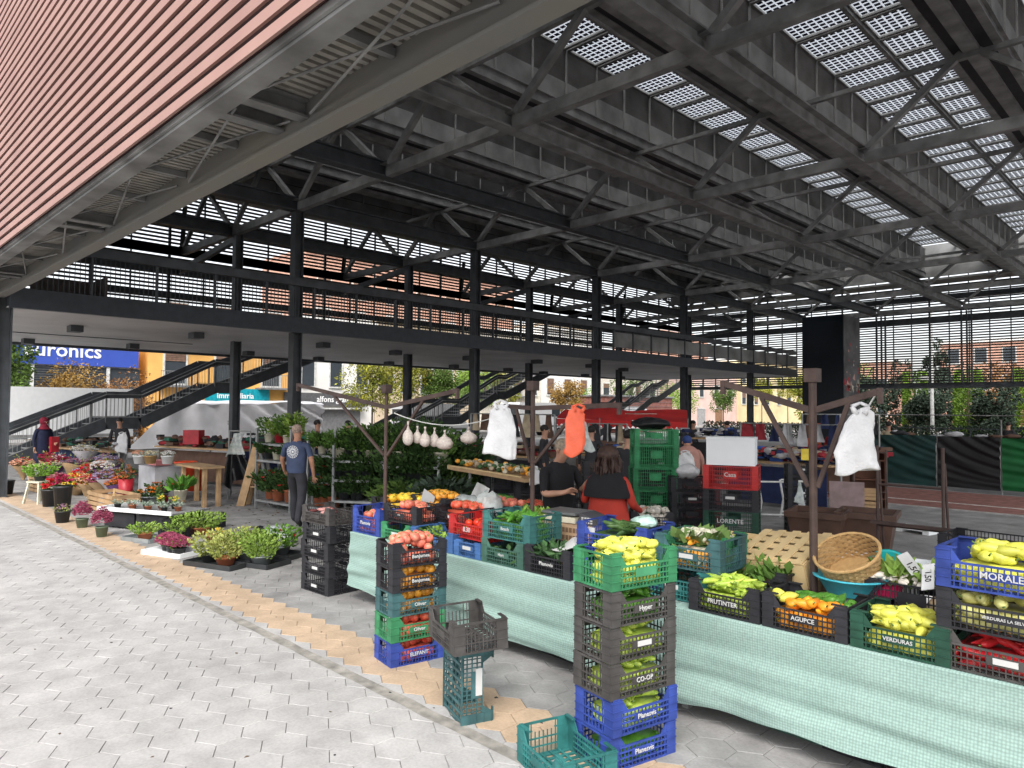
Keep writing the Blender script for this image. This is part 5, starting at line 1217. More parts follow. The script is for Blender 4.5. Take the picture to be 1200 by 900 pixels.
# more stacks of dark crates between the seller and the white box
for si, (px, F_, n_, col_, lab) in enumerate([(808, 9.4, 6, 'black', 'black crates right of the deep green tower'), (822, 11.5, 5, 'maroon', 'maroon crates behind the stack with the white box'), (706, 9.6, 7, 'black', 'black crates between the seller and the customer'), (690, 9.9, 5, 'black', 'black crates behind the hands of the seller'), (575, 10.2, 3, 'darkgreen', 'dark green crates under the wooden counter edge'), (770, 10.4, 8, 'black', 'black crates hidden behind the deep green tower')]):
    a, b = onray(px, F_)
    for k in range(n_): crate(a + rnd.uniform(-.01, .01), b, .01 + k * .19, R(40 + si * 3), col_, '%s of the %s' % (['lowest', 'second lowest', 'third lowest', 'fourth lowest', 'fifth lowest', 'sixth lowest', 'seventh lowest'][k] if k < n_ - 1 else 'topmost', lab), H=.185, L=.52, Wd=.36, tag=k % 2 == 0, dip=False)
crumple(*onray(806, 9.4), 1.22, (.16, .13, .09), bagw, 'white crumpled bag on the black crates right of the green tower', 61)
# ---------------- potted plants and cut flowers ----------------
FL = {}
def flm(n, c): return mat('petals_' + n, c, .6, 0, .1, 10, island=.2, spec=.3)
pet = dict(red=flm('red', (.55, .01, .02)), crimson=flm('crimson', (.40, .02, .08)), pink=flm('pink', (.60, .22, .28)), mauve=flm('mauve', (.34, .18, .26)), lilac=flm('lilac', (.38, .32, .48)), white=flm('white', (.75, .72, .70)),
           orange=flm('orange', (.72, .20, .02)), yellow=flm('yellow', (.75, .55, .06)), peach=flm('peach', (.68, .38, .26)), heather=flm('heather', (.34, .07, .13)), rust=flm('rust', (.45, .14, .05)), cream=flm('cream', (.66, .60, .42)))
potg = mat('dark_plastic_pot', (.028, .03, .032), .45); pott = mat('terracotta_pot', (.42, .13, .06), .7); potw = mat('pale_pot', (.66, .62, .48), .5); potz = mat('zinc_pot', (.30, .33, .34), .35, .5); potr = mat('red_pot', (.38, .02, .03), .4); potv = mat('grey_green_pot', (.13, .17, .11), .5)
hb_g = leafmat('herb_leaves', (.14, .26, .04), (.28, .36, .08)); hb_d = leafmat('dark_pot_leaves', (.022, .055, .018), (.075, .13, .035)); hb_y = leafmat('yellowing_herb_leaves', (.22, .28, .06), (.36, .34, .12)); hb_s = leafmat('grey_succulent_leaves', (.20, .26, .20), (.34, .40, .32))
def foliage(parent, c, r, h, n, size, m, g, up=.45, name='foliage', wd=.5):
    mb = MB()
    for k in range(n):
        th = g.uniform(0, 6.28); q = math.sqrt(g.random()) * r; zz = g.random(); p = Vector((c[0] + math.cos(th) * q * (.5 + .5 * zz), c[1] + math.sin(th) * q * (.5 + .5 * zz), c[2] + zz * h * (1 - .3 * (q / r) ** 2)))
        mb.leaf(p, (math.cos(th) * .9 + g.uniform(-.5, .5), math.sin(th) * .9 + g.uniform(-.5, .5), up + g.uniform(-.6, .6)), size * g.uniform(.6, 1.25), size * wd, 0, g)
    return mb.build(name, m, parent)
def blooms(parent, c, r, h, n, size, m, g, name='flowers', flat=False):
    mb = MB()
    for k in range(n):
        th = g.uniform(0, 6.28); q = math.sqrt(g.random()) * r; p = Vector((c[0] + math.cos(th) * q, c[1] + math.sin(th) * q, c[2] + h * (1 - .5 * (q / r) ** 2) * g.uniform(.45, 1.05)))
        nn = 6
        for i in range(nn):
            an = i * 6.28 / nn + g.random(); mb.leaf(p, (math.cos(an), math.sin(an), .5), size, size * .62, 0, g)
    return mb.build(name, m, parent, kind='stuff')
def pot(parent, r, h, m, c=(0, 0, 0), name='pot'):
    return MB().lathe([(.001, .003), (r * .72, .003), (r * .95, h * .92), (r, h * .92), (r, h), (r * .88, h), (r * .86, h * .85), (.001, h * .85)], 16, c).build(name, m, parent, True)
def potted(a, b, z, r, h, pm_, label, fm=None, fh=.2, fr=None, n=160, ls=.06, fl=None, nfl=12, fsz=.03, seed=1, up=.6, name='potted_plant', cat='potted plant', group=None):
    g = random.Random(seed); o = ob(name, None, None, W(a, b, z), g.uniform(0, 3), label, cat, group); pot(o, r, h, pm_)
    fr = fr or r * 1.5
    if fm: foliage(o, (0, 0, h * .8), fr, fh, n, ls, fm, g, up)
    if fl: blooms(o, (0, 0, h * .9), fr * .85, fh, nfl, fsz, pet[fl] if isinstance(fl, str) else fl, g)
    return o
def P2(px, py, z=0): return at(px, py, z)
# front edge of the flower stall
a, b = P2(7, 580); potted(a, b, .01, .17, .32, potg, 'empty black bucket at the far left edge of the flower stall', seed=1, name='flower_bucket', cat='bucket')
a, b = P2(58, 594); potted(a, b, .01, .16, .34, potg, 'black bucket of red poinsettias, the shorter of two at the front', hb_d, .22, .16, 60, .08, 'red', 16, .075, 2, name='flower_bucket', cat='bucket')
a, b = P2(73, 601); potted(a, b, .01, .17, .50, potg, 'tall black bucket of red lilies at the front of the flower stall', hb_d, .28, .17, 60, .08, 'crimson', 18, .085, 3, name='flower_bucket', cat='bucket')
a, b = P2(73, 613); potted(a, b, .01, .13, .20, potg, 'small dark pot with a purplish heather before the tall bucket', hb_y, .14, .14, 40, .05, 'mauve', 30, .02, 4)
a, b = P2(96, 619); potted(a, b, .01, .10, .15, potv, 'grey green pot of crimson heather on the orange paving, left one', None, fl='heather', nfl=420, fsz=.024, fh=.30, fr=.17, seed=5)
a, b = P2(119, 630); potted(a, b, .01, .095, .16, potv, 'grey green pot of crimson heather on the orange paving, right one', None, fl='heather', nfl=420, fsz=.024, fh=.31, fr=.17, seed=6)
# stool and wooden crates with cut flowers
def wood_crate(a, b, z, rz, label, L=.9, Wd=.5, H=.36):
    o = ob('wooden_crate', None, None, W(a, b, z), rz, label, 'crate')
    for k in range(4):
        zz = .05 + k * H / 4
        for s in (-1, 1): MB().box(0, s * Wd / 2, zz, L, .015, H / 4 - .025).build('slat', wood2, o); MB().box(s * L / 2, 0, zz, .015, Wd - .016, H / 4 - .025).build('slat', wood2, o)
    for sx in (-1, 1):
        for sy in (-1, 1): MB().box(sx * (L / 2 - .03), sy * (Wd / 2 - .025), H / 2, .03, .03, H).build('corner_post', wood, o)
    MB().box(0, 0, .015, L - .02, Wd - .02, .012).build('bottom', wood2, o); return o
g6 = random.Random(61)
for px, py, lab, L in ((38, 578, 'wooden crate of pale cut flowers at the left of the flower stall', 1.1), (112, 601, 'long slatted wooden crate of wrapped bouquets in the flower stall', 1.25)):
    a, b = P2(px, py); wood_crate(a, b + .3, .01, R(4), lab, L=L)
st_ = ob('plastic_stool', None, None, W(*P2(46, 590), .01), R(30), 'cream plastic stool holding a green plant', 'stool')
cr_m = mat('cream_plastic', (.55, .53, .42), .5)
MB().box(0, 0, .44, .34, .34, .03).build('seat', cr_m, st_)
for sx in (-1, 1):
    for sy in (-1, 1): MB().bar((sx * .19, sy * .19, 0), (sx * .13, sy * .13, .424), .05, .03).build('leg', cr_m, st_)
a, b = P2(46, 590); potted(a, b, .467, .12, .1, potg, 'bushy bright green plant on the cream stool', leafmat('kale_leaves', (.10, .22, .02), (.2, .34, .05)), .26, .34, 420, .07, seed=8)
# bouquets: paper cone + flowers
wrapm = [mat('brown_wrapping', (.42, .28, .15), .7, 0, .1, 5, .4), mat('clear_wrapping', (.55, .52, .55), .3, 0, .1, 5, .4), mat('purple_wrapping', (.12, .05, .16), .6)]
cols = ['lilac', 'mauve', 'pink', 'white', 'red', 'yellow', 'orange', 'peach', 'crimson', 'cream', 'heather', 'rust']
nick = dict(lilac='lilac', mauve='mauve', pink='pink', white='white', red='red', yellow='yellow', orange='orange', peach='peach', crimson='crimson', cream='cream', heather='purple', rust='rust coloured')
seen = {}
def bouquet(px, py, F_, r, col, label, wr=0, seed=1, lean=0, h=.42, n=75, fs=.045):
    a, b, z = onray(px, F_, py); r *= 1.2; z += .10; g = random.Random(seed); o = ob('bouquet', None, None, W(a, b, z - h), R(45), label, 'bouquet')
    MB().lathe([(.03, 0), (r * .6, h * .62), (r * .95, h * .9), (r * 1.0, h * .98)], 14).build('wrapping', wrapm[wr], o, True)
    foliage(o, (0, 0, h * .75), r * 1.1, .18, 70, .07, hb_d, g)
    blooms(o, (0, 0, h * .86), r * 1.15, .22, n, fs, pet[col], g)
    blooms(o, (0, 0, h * .95), r * .8, .20, n // 3, fs * .8, pet[g.choice(['cream', 'red', 'peach', 'pink', 'white', 'rust'])], g)
    foliage(o, (0, 0, h * .9), r * .9, .34, 26, .08, hb_y, g, .9, wd=.25)
    o.rotation_euler = (R(g.uniform(-22, 22)), R(lean * 1.3), R(45)); return o
BQ = [(28, 548, 19, .20, 'peach', 'dried peach bouquet at the left end of the stall'), (37, 556, 18.5, .2, 'cream', 'cream and green bouquet at the left end'), (54, 542, 18.6, .18, 'crimson', 'crimson bouquet just under the woman in the dark coat'),
      (72, 545, 18, .2, 'crimson', 'deep red bouquet behind the mauve ones'), (62, 552, 17.6, .2, 'cream', 'pale green bouquet beside the green plant'), (83, 550, 17.4, .26, 'mauve', 'big mauve bouquet in the centre left'), (99, 533, 19.2, .26, 'white', 'white flowers standing high at the back'),
      (112, 548, 17.8, .25, 'mauve', 'dusty mauve bouquet at the back centre'), (124, 545, 17.6, .24, 'lilac', 'lilac bouquet at the back right'), (133, 549, 17.8, .2, 'peach', 'peach bouquet at the back right end'), (108, 556, 16.8, .20, 'red', 'bright red bouquet in clear wrapping in the centre'),
      (95, 560, 16.7, .22, 'lilac', 'violet blue bouquet in front of the mauve one'), (90, 568, 16.2, .24, 'yellow', 'yellow and orange bouquet in brown paper'), (103, 570, 16.0, .22, 'peach', 'salmon bouquet in brown paper beside the yellow one'), (119, 552, 16.6, .18, 'white', 'white carnation bouquet before the lilac ones'),
      (120, 568, 15.9, .2, 'heather', 'dark purple bouquet in brown paper'), (131, 563, 15.8, .24, 'lilac', 'leaning lilac bouquet in pale paper'), (68, 566, 17.0, .2, 'pink', 'pale pink bouquet above the two black buckets'), (79, 574, 16.4, .18, 'rust', 'rust coloured bouquet between bucket and wooden crate'),
      (140, 572, 15.6, .17, 'orange', 'orange bouquet in a dark wrapper'), (147, 566, 15.9, .16, 'rust', 'tall bouquet wrapped in red film'), (86, 557, 17.6, .2, 'pink', 'pink bouquet behind the yellow one')]
for k, (px, py, F_, r, c, lab) in enumerate(BQ): bouquet(px, py, F_, r, c, lab, [0, 1, 0, 1, 2][k % 5] if 'brown' not in lab else 0, 400 + k, g6.uniform(-16, 16))
o = ob('flower_vase', None, None, W(*P2(147, 594), .01), 0, 'tall red vase of wrapped flowers beside the long wooden crate', 'vase'); MB().lathe([(.001, .002), (.10, .002), (.15, .55), (.14, .55), (.09, .02)], 16).build('vase_body', potr, o, True); foliage(o, (0, 0, .5), .2, .3, 70, .08, hb_d, random.Random(1)); blooms(o, (0, 0, .52), .18, .3, 30, .045, pet['rust'], random.Random(2))
# white edged tray table with succulents
a, b = P2(146, 622)
ft = ob('display_stand', None, None, W(a, b + .45, .0), R(24), 'low stand with a white rim carrying trays of small succulents', 'stand')
MB().box(0, 0, .30, 1.55, .80, .03).build('top', mat('grey_board', (.22, .22, .22), .8), ft)
MB().box(0, -.41, .33, 1.6, .03, .06).box(-.79, 0, .33, .03, .8, .06).build('white_rim', sty, ft)
for x in (-.6, 0, .6):
    for y in (-.3, .3): MB().box(x, y, .14, .06, .06, .28).build('leg', potg, ft)
for x in (-.38, .38): MB().box(x, -.1, .15, .66, .5, .22).build('crate_below', plastic('black', CC['black']), ft)
for k in range(8):
    x, y = -.62 + .17 * k, -.18 + .12 * (k % 2)
    p = ft.matrix_basis @ Vector((x, y, .316)); potted(-p.x, p.y, p.z, .06, .07, pott if k % 3 else potg, 'tiny potted succulent, %s from the left on the white rimmed stand' % (ORD + ['eighth'])[k], hb_s, .07, .085, 34, .05, seed=70 + k, up=.9, group='tiny succulents on the white rimmed stand')
for k in range(2):
    p = ft.matrix_basis @ Vector((.02 + .3 * k, .1, .316)); potted(-p.x, p.y, p.z, .05, .08, potg, ['small yellow flower spike at the left of the white rimmed stand', 'small yellow flower spike at the right of the white rimmed stand'][k], hb_g, .16, .06, 20, .06, 'yellow', 5, .04, 85 + k)
c = crate(11.65, 4.35, .01, R(20), 'black', 'black crate lying right of the white rimmed stand', H=.24, L=.6, Wd=.4, tag=False)
c = crate(12.1, 4.85, .01, R(20), 'black', 'black crate under the pale yellow pot', H=.24, L=.6, Wd=.4, tag=False)
# cyclamen in zinc pots, pale pot with a bromeliad
a, b = P2(176, 596); potted(a, b, .01, .2, .24, potz, 'round zinc pot of red and orange primroses', hb_d, .2, .28, 150, .09, 'orange', 20, .05, 90)
a, b = P2(186, 592); potted(a, b, .01, .18, .24, potz, 'second zinc pot of crimson primroses right of the orange ones', hb_d, .26, .26, 130, .09, 'rust', 18, .05, 91)
a, b = P2(192, 593); potted(a, b, .01, .09, .18, potr, 'small deep red pot beside the zinc pots', seed=92)
a, b = P2(211, 598); potted(a, b, .2, .13, .2, potw, 'cream pot with a red bromeliad on a dark crate', leafmat('strap_leaves', (.05, .16, .02), (.12, .26, .04)), .2, .2, 60, .2, 'red', 4, .07, 93, up=.9)
# herb trays in front
def tray(px, py, L, Wd, label, m, rz=R(20)):
    a, b = P2(px, py); o = ob('plant_tray', None, None, W(a, b, .01), rz, label, 'tray'); MB().box(0, 0, .012, L, Wd, .02).box(0, -Wd / 2, .035, L, .015, .06).box(0, Wd / 2, .035, L, .015, .06).box(-L / 2, 0, .035, .015, Wd - .016, .06).box(L / 2, 0, .035, .015, Wd - .016, .06).build('tray_body', m, o); return a, b
a, b = tray(170, 634, .6, .35, 'shallow grey tray under pale green seedlings at the left', potz)
potted(a, b, .035, .12, .09, pott, 'pot of pale green seedlings on the shallow grey tray', hb_g, .16, .24, 320, .05, seed=101)
a, b = tray(203, 650, .72, .42, 'white styrofoam tray under the crimson heather', sty)
for k in range(3): potted(a - .2 + .2 * k, b, .035, .10, .09, potg, 'crimson heather on the white tray, ' + ['right one', 'middle one', 'left one'][k], hb_g, .16, .19, 60, .04, 'heather', 700, .022, 103 + k, group='crimson heathers on the white tray')
a, b = P2(237, 628); potted(a + .1, b, .01, .18, .12, pott, 'wide clump of fresh green herbs behind the heathers', hb_g, .24, .42, 700, .06, seed=107)
a, b = P2(205, 633); potted(a, b, .01, .12, .12, potg, 'small green herb behind the crimson heather', hb_g, .18, .22, 240, .05, seed=108)
a, b = P2(252, 640); potted(a, b, .01, .13, .16, pott, 'terracotta pot with a yellow flower beside the herbs', hb_y, .12, .14, 60, .05, 'yellow', 4, .05, 109)
a, b = tray(255, 664, .8, .36, 'left black tray of yellowing herbs at the edge of the orange paving', potg)
potted(a + .22, b, .035, .13, .1, potg, 'straggly yellowing herb, nearest the camera at the left', hb_y, .30, .30, 520, .055, seed=110)
potted(a - .12, b + .05, .035, .13, .1, pott, 'yellowing herb in a terracotta pot, right of the straggly one', hb_y, .28, .26, 460, .055, seed=111)
a, b = tray(292, 661, 1.0, .42, 'right black tray of green herbs near the black crates', potg)
for k, (dx, pm2, lab) in enumerate([(.34, pott, 'green herb in a terracotta pot at the left of the black tray'), (.04, potz, 'green herb in a grey pot in the middle of the black tray'), (-.3, potz, 'bushy green herb at the right of the black tray')]):
    potted(a + dx, b + .02, .035, .14, .12, pm2, lab, hb_g if k else hb_y, .30, .27, 520, .055, seed=112 + k)
a, b = tray(328, 653, .62, .36, 'small black tray right behind the herb trays', potg)
potted(a, b, .035, .14, .12, potz, 'green geranium with one red flower beside the black crates', leafmat('geranium_leaves', (.06, .16, .02), (.14, .24, .04)), .30, .30, 420, .07, 'red', 3, .06, 116)
# fruit and bags on the ground
crumple(9.95, 5.1, .12, (.30, .18, .14), bagm, 'clear plastic bag collapsed on the floor behind the herbs', 120)
for k in range(5): MB().ell((0, 0, 0), (.055, .05, .045), 9, 7, wob=.08, rg=g6).build('fallen_fruit', [ptom, yel_f, yel_f, ptom, orf][k], None, True, loc=W(9.75 - .13 * k, 4.85 + .05 * (k % 2), .055), label=['pink fruit on the floor by the clear bag, leftmost', 'yellow fruit on the floor, second from the left', 'yellow fruit on the floor in the middle', 'pink fruit on the floor, second from the right', 'orange fruit on the floor, rightmost'][k], cat='fruit')
c = crate(10.35, 5.0, .01, R(10), 'black', 'small black crate beside the collapsed clear bag', H=.18, L=.4, Wd=.3, tag=False)
g = random.Random(77); bd = MB()
for k in range(240): a = g.uniform(8, 16.5); b = g.uniform(4.9, 7.4); bd.leaf(W(a, b, .012 + .0095), (g.uniform(-1, 1), g.uniform(-1, 1), .08), g.uniform(.03, .14), .02, g.randint(0, 1), g)
bd.build('fallen_leaves', [lf_d, mat('dry_leaf', (.09, .06, .035))], None, kind='stuff')
# wooden bench with baskets
bn = ob('flower_bench', None, None, W(15.0, 5.9, 0), R(0), 'rough wooden bench with small flower baskets in the flower stall', 'bench')
MB().box(0, 0, .80, 1.35, .5, .04).build('top', wood2, bn)
for s in (-1, 1): MB().box(s * .55, -.1, .39, .12, .06, .78).build('leg', wood2, bn); MB().box(s * .55, .18, .39, .12, .06, .78).build('leg', wood2, bn)
for k, (px, col, lab) in enumerate([(163, 'peach', 'basket of peach dried flowers at the left of the bench'), (176, 'cream', 'round wicker basket of cream flowers on the bench'), (196, 'white', 'white carnations in a small box on the bench')]):
    a, b, z = onray(px, 14.9, 549); potted(a, b, .822, .13, .17, [sty, bsk_m, sty][k], lab, hb_s, .12, .16, 60, .05, col, 40, .035, 130 + k, name='flower_basket', cat='basket')
MB().box(0, 0, .05, .5, .3, .1).build('carton', mat('pink_white_carton', (.55, .2, .2), .6), None, loc=W(16.4, 5.6, .75), label='pink and white carton on the left of the flower bench', cat='carton')
bn2 = MB().box(-16.4, 5.65, .36, 1.0, .6, .74).build('cloth_covered_table', mat('grey_weave_cloth', (.40, .40, .42), .8, 0, .1, 3, .2), None, label='table covered in a pale grey cloth behind the bouquets', cat='table')
# red and orange buckets, tarp frame
for k, (px, lab) in enumerate([(219, 'tall bright orange plastic bucket, left one'), (231, 'bright orange plastic bucket, right one')]):
    a, b = onray(px, 17.2); o = ob('plastic_bucket', None, None, W(a, b, .0), 0, lab, 'bucket', 'bright orange plastic buckets'); MB().lathe([(.001, .004), (.19, .004), (.24, .66 - .08 * k), (.26, .66 - .08 * k), (.26, .70 - .08 * k), (.23, .70 - .08 * k), (.18, .03)], 20).build('shell', mat('orange_red_plastic', (.68, .07, .02), .4), o, True)
a, b = onray(228, 18.5); MB().box(0, 0, .18, .42, .3, .36).build('basket_box', potr, None, loc=W(a, b, 1.05), rz=R(40), label='red plastic basket on the stall behind the orange buckets', cat='basket')
# rack with hanging bags and dark garments
rk = ob('garment_rack', None, None, W(15.0, 6.75, 0), R(35), 'thin metal stand hung with a clear bag and black bags', 'stand')
for s in (-1, 1): MB().tube((s * .25, 0, 0), (s * .25, 0, 1.5), .015, n=6).build('upright', steelL, rk)
MB().tube((-.25, 0, 1.5), (.25, 0, 1.5), .015, n=6).build('rail', steelL, rk)
sheet_mesh((-.28, .0, .95), (.14, .0, .9), (.1, .02, 1.45), (-.18, .02, 1.45), 14, 10, .10, 31, 'clear_bag', mat('clear_plastic_bag', (.6, .6, .6)), rk, 8)
sheet_mesh((-.05, -.08, .42), (.34, -.08, .55), (.2, -.05, 1.0), (-.1, -.05, 1.0), 14, 10, .12, 32, 'black_bag', mat('black_rubbish_bag', (.012, .012, .014)), rk, 8)
sheet_mesh((-.35, -.05, .5), (-.12, -.05, .1), (-.05, -.04, 1.0), (-.22, -.04, 1.0), 10, 10, .10, 33, 'black_bag', mat('black_rubbish_bag', (.012, .012, .014)), rk, 8)
# wooden A board
ab = ob('wooden_trestle', None, None, W(14.0, 6.7, 0), R(38), 'weathered wooden A frame trestle beside the plant racks', 'trestle')
for s in (-1, 1): MB().bar((-.30, s * .12, 0), (.02, s * .10, 1.25), .05, .16).build('leg', wood2, ab); MB().bar((.34, s * .12, 0), (.06, s * .10, 1.25), .04, .06).build('brace', steelL, ab)
MB().box(.02, 0, .4, .5, .22, .03).build('shelf', wood2, ab); MB().box(-.02, 0, .85, .2, .20, .03).build('shelf', wood2, ab)
# ---------------- plant racks ----------------
galv = mat('galvanised_rack', (.30, .31, .31), .45, .4, .15, 6)
RK = {}
def rack(x0, F0, x1, F1, levels, label, seed, h=1.6, dense=1.0, deep=.5, pots=True):
    a0, b0_ = onray(x0, F0); a1, b1_ = onray(x1, F1); p, q = W(a0, b0_, 0), W(a1, b1_, 0); L = (q - p).length; ang = math.atan2(q.y - p.y, q.x - p.x); g = random.Random(seed)
    o = ob('plant_rack', None, None, p, ang, label, 'rack')
    nU = max(2, int(L / 1.3) + 1)
    for k in range(nU):
        for y in (0, deep): MB().box(L * k / (nU - 1), y, h / 2, .04, .04, h).build('upright', galv, o)
    for z in levels:
        MB().box(L / 2, 0, z, L, .03, .04).build('shelf_rail', galv, o); MB().box(L / 2, deep / 2, z + .005, L - .05, deep - .04, .02).build('shelf', galv, o)
    M = Matrix.Translation(p) @ Matrix.Rotation(ang, 4, 'Z'); return M, L, g
posw = ['leftmost', 'second', 'third', 'fourth', 'fifth', 'sixth', 'seventh', 'eighth', 'ninth', 'tenth']
def stock(R_, z, y, n, where, kinds, szs=(.1, .16), hh=(.2, .4), x0=0, x1=None):
    M, L, g = R_; x1 = L if x1 is None else x1
    for k in range(n):
        x = x0 + (x1 - x0) * (k + .5) / n + g.uniform(-.07, .07); P_ = M @ Vector((x, y + g.uniform(-.04, .04), z)); r = g.uniform(*szs); kind = kinds[k % len(kinds)]
        fm, fl, pm2, word = kind
        potted(-P_.x, P_.y, P_.z, r * .8, r * 1.3, pm2, '%s, %s %s' % (word, posw[k] + (' from left' if k else ''), where.replace('right of the rusty pole', 'right of the pole').replace('left of the rusty pole', 'left of the pole')), fm, g.uniform(*hh) * 1.15, r * g.uniform(1.5, 2.5), int(300), g.uniform(.07, .13), fl, 9, .05, g.randint(1, 999), group=None)
K_red = (hb_d, 'red', pott, 'red poinsettia'); K_gr = (leafmat('pot_plant_leaves', (.06, .14, .025), (.13, .22, .05)), None, potw, 'leafy green pot plant'); K_dk = (hb_d, None, potg, 'dark green pot plant'); K_pk = (hb_d, 'pink', potw, 'pot plant with small pale flowers'); K_wh = (hb_g, 'white', potr, 'green pot plant with white flowers'); K_fern = (hb_d, None, potg, 'fern like dark pot plant')
r1 = rack(302, 14.4, 342, 13.6, (.16, .95, 1.28), 'galvanised plant rack left of the man in the blue shirt', 3, 1.6)
stock(r1, 1.31, .2, 4, 'on the top shelf of left rack', [K_gr, K_wh], (.12, .16), (.25, .4)); stock(r1, .98, .15, 4, 'on the middle shelf of left rack', [K_dk, K_pk], (.09, .12), (.12, .18)); stock(r1, .19, .15, 3, 'on the bottom shelf of left rack', [K_red, K_red], (.14, .18), (.3, .45))
r2 = rack(362, 13.4, 394, 13.0, (.16, .62, 1.12), 'galvanised plant rack right behind the man in the blue shirt', 5, 1.6)
stock(r2, 1.15, .2, 3, 'on the top shelf behind the man', [K_gr], (.1, .12), (.16, .24)); stock(r2, .19, .15, 3, 'on the bottom shelf behind the man', [K_red], (.13, .16), (.3, .4)); stock(r2, .65, .2, 3, 'on the middle shelf behind the man', [K_red, K_dk], (.1, .13), (.2, .3))
r3 = rack(392, 12.8, 450, 12.6, (.35, .72, 1.06), 'long plant rack left of the rusty pole', 7, 1.35)
stock(r3, 1.1, .2, 7, 'on the top shelf left of the rusty pole', [K_gr, K_dk], (.12, .16), (.3, .5)); stock(r3, .75, .15, 7, 'on the middle shelf left of the rusty pole', [K_dk, K_fern], (.10, .14), (.2, .35)); stock(r3, .38, .15, 7, 'on the low shelf left of the rusty pole', [K_dk, K_fern], (.10, .14), (.2, .35))
r4 = rack(452, 12.4, 515, 12.2, (.25, .70, 1.0), 'long plant rack right of the rusty pole', 9, 1.2)
stock(r4, 1.04, .2, 8, 'on the top shelf right of the pole', [K_dk, K_gr, K_fern], (.13, .18), (.35, .6)); stock(r4, .74, .1, 8, 'on the middle shelf right of the pole', [K_fern, K_dk], (.12, .15), (.25, .4)); stock(r4, .28, .1, 7, 'on the low shelf right of the pole', [K_fern, K_dk], (.12, .15), (.3, .45))
g = random.Random(5)
for k, (px, F_, h) in enumerate([(420, 13.5, 1.5), (465, 13.3, 1.6), (487, 13.4, 1.75), (503, 13.2, 1.5), (520, 13.0, 1.6), (530, 12.8, 1.3), (540, 13.1, 1.7), (552, 13.3, 1.3), (404, 13.6, 1.4), (474, 12.0, .8), (494, 12.0, .75), (522, 11.8, .9), (536, 12.0, .8)]):
    a, b = onray(px, F_); potted(a, b, 0, .2, .3, potg, '%s green bush %s, %s' % (['tall', 'broad', 'spiky', 'drooping'][k % 4], ['behind the plant racks', 'in front of the plant racks'][F_ < 12.5], ['far left of all', 'just right of the rusty pole', 'second right of the pole', 'in the middle of the group', 'right of the middle', 'near the right end', 'third from the right end', 'last at the right end', 'second from the left', 'first in the low row', 'second in the low row', 'third in the low row', 'fourth in the low row'][k]), [hb_d, lf_g, hb_d, lf_d][k % 4], h - .3, .55, 700, .16, seed=500 + k, up=.5, name='bush', cat='bush')
# ---------------- fruit stand with wooden edge behind the white bag ----------------
fs = ob('wooden_stall', None, None, (0, 0, 0), label='long wooden counter with fruit behind the big white bag', cat='stall')
p, q = W(*onray(550, 12.2), 0), W(*onray(640, 10.2), 0)
MB().bar(p + Vector((0, 0, 1.02)), q + Vector((0, 0, 1.02)), .7, .05).build('counter', wood2, fs)
MB().bar(p + Vector((-.25, -.25, 1.03)), q + Vector((-.25, -.25, 1.03)), .03, .07).build('edge_board', wood, fs)
for u in (0.02, .35, .68, .98): pp_ = p.lerp(q, u); MB().tube(pp_, pp_ + Vector((0, 0, 1.0)), .025, n=6).build('leg', galv, fs)
g = random.Random(15); fm_ = MB()
for k in range(150): pp_ = p.lerp(q, g.random()) + Vector((g.uniform(-.22, .22), g.uniform(-.22, .22), 1.08 + g.uniform(0, .06))); fm_.ell(pp_, (.045, .045, .04), 7, 5, mi=g.randint(0, 3))
fm_.build('fruit_on_counter', [potm, orf, cau, gaz], None, True, label='mixed fruit lying loose along the wooden counter', cat='fruit', kind='stuff')
for k in range(7):
    pp_ = p.lerp(q, .08 + .13 * k); crate(-pp_.x - .1, pp_.y + .1, .05 + .32 * (k % 3), R(50), ['darkgreen', 'green', 'black', 'black', 'red', 'black', 'maroon'][k], '%s crate stored under the wooden counter, %s from the left' % (['dark green', 'bright green', 'black', 'black', 'red', 'black', 'maroon'][k], posw[k].replace('leftmost', 'first')), H=.28, L=.5, Wd=.36, tag=False, dip=False)
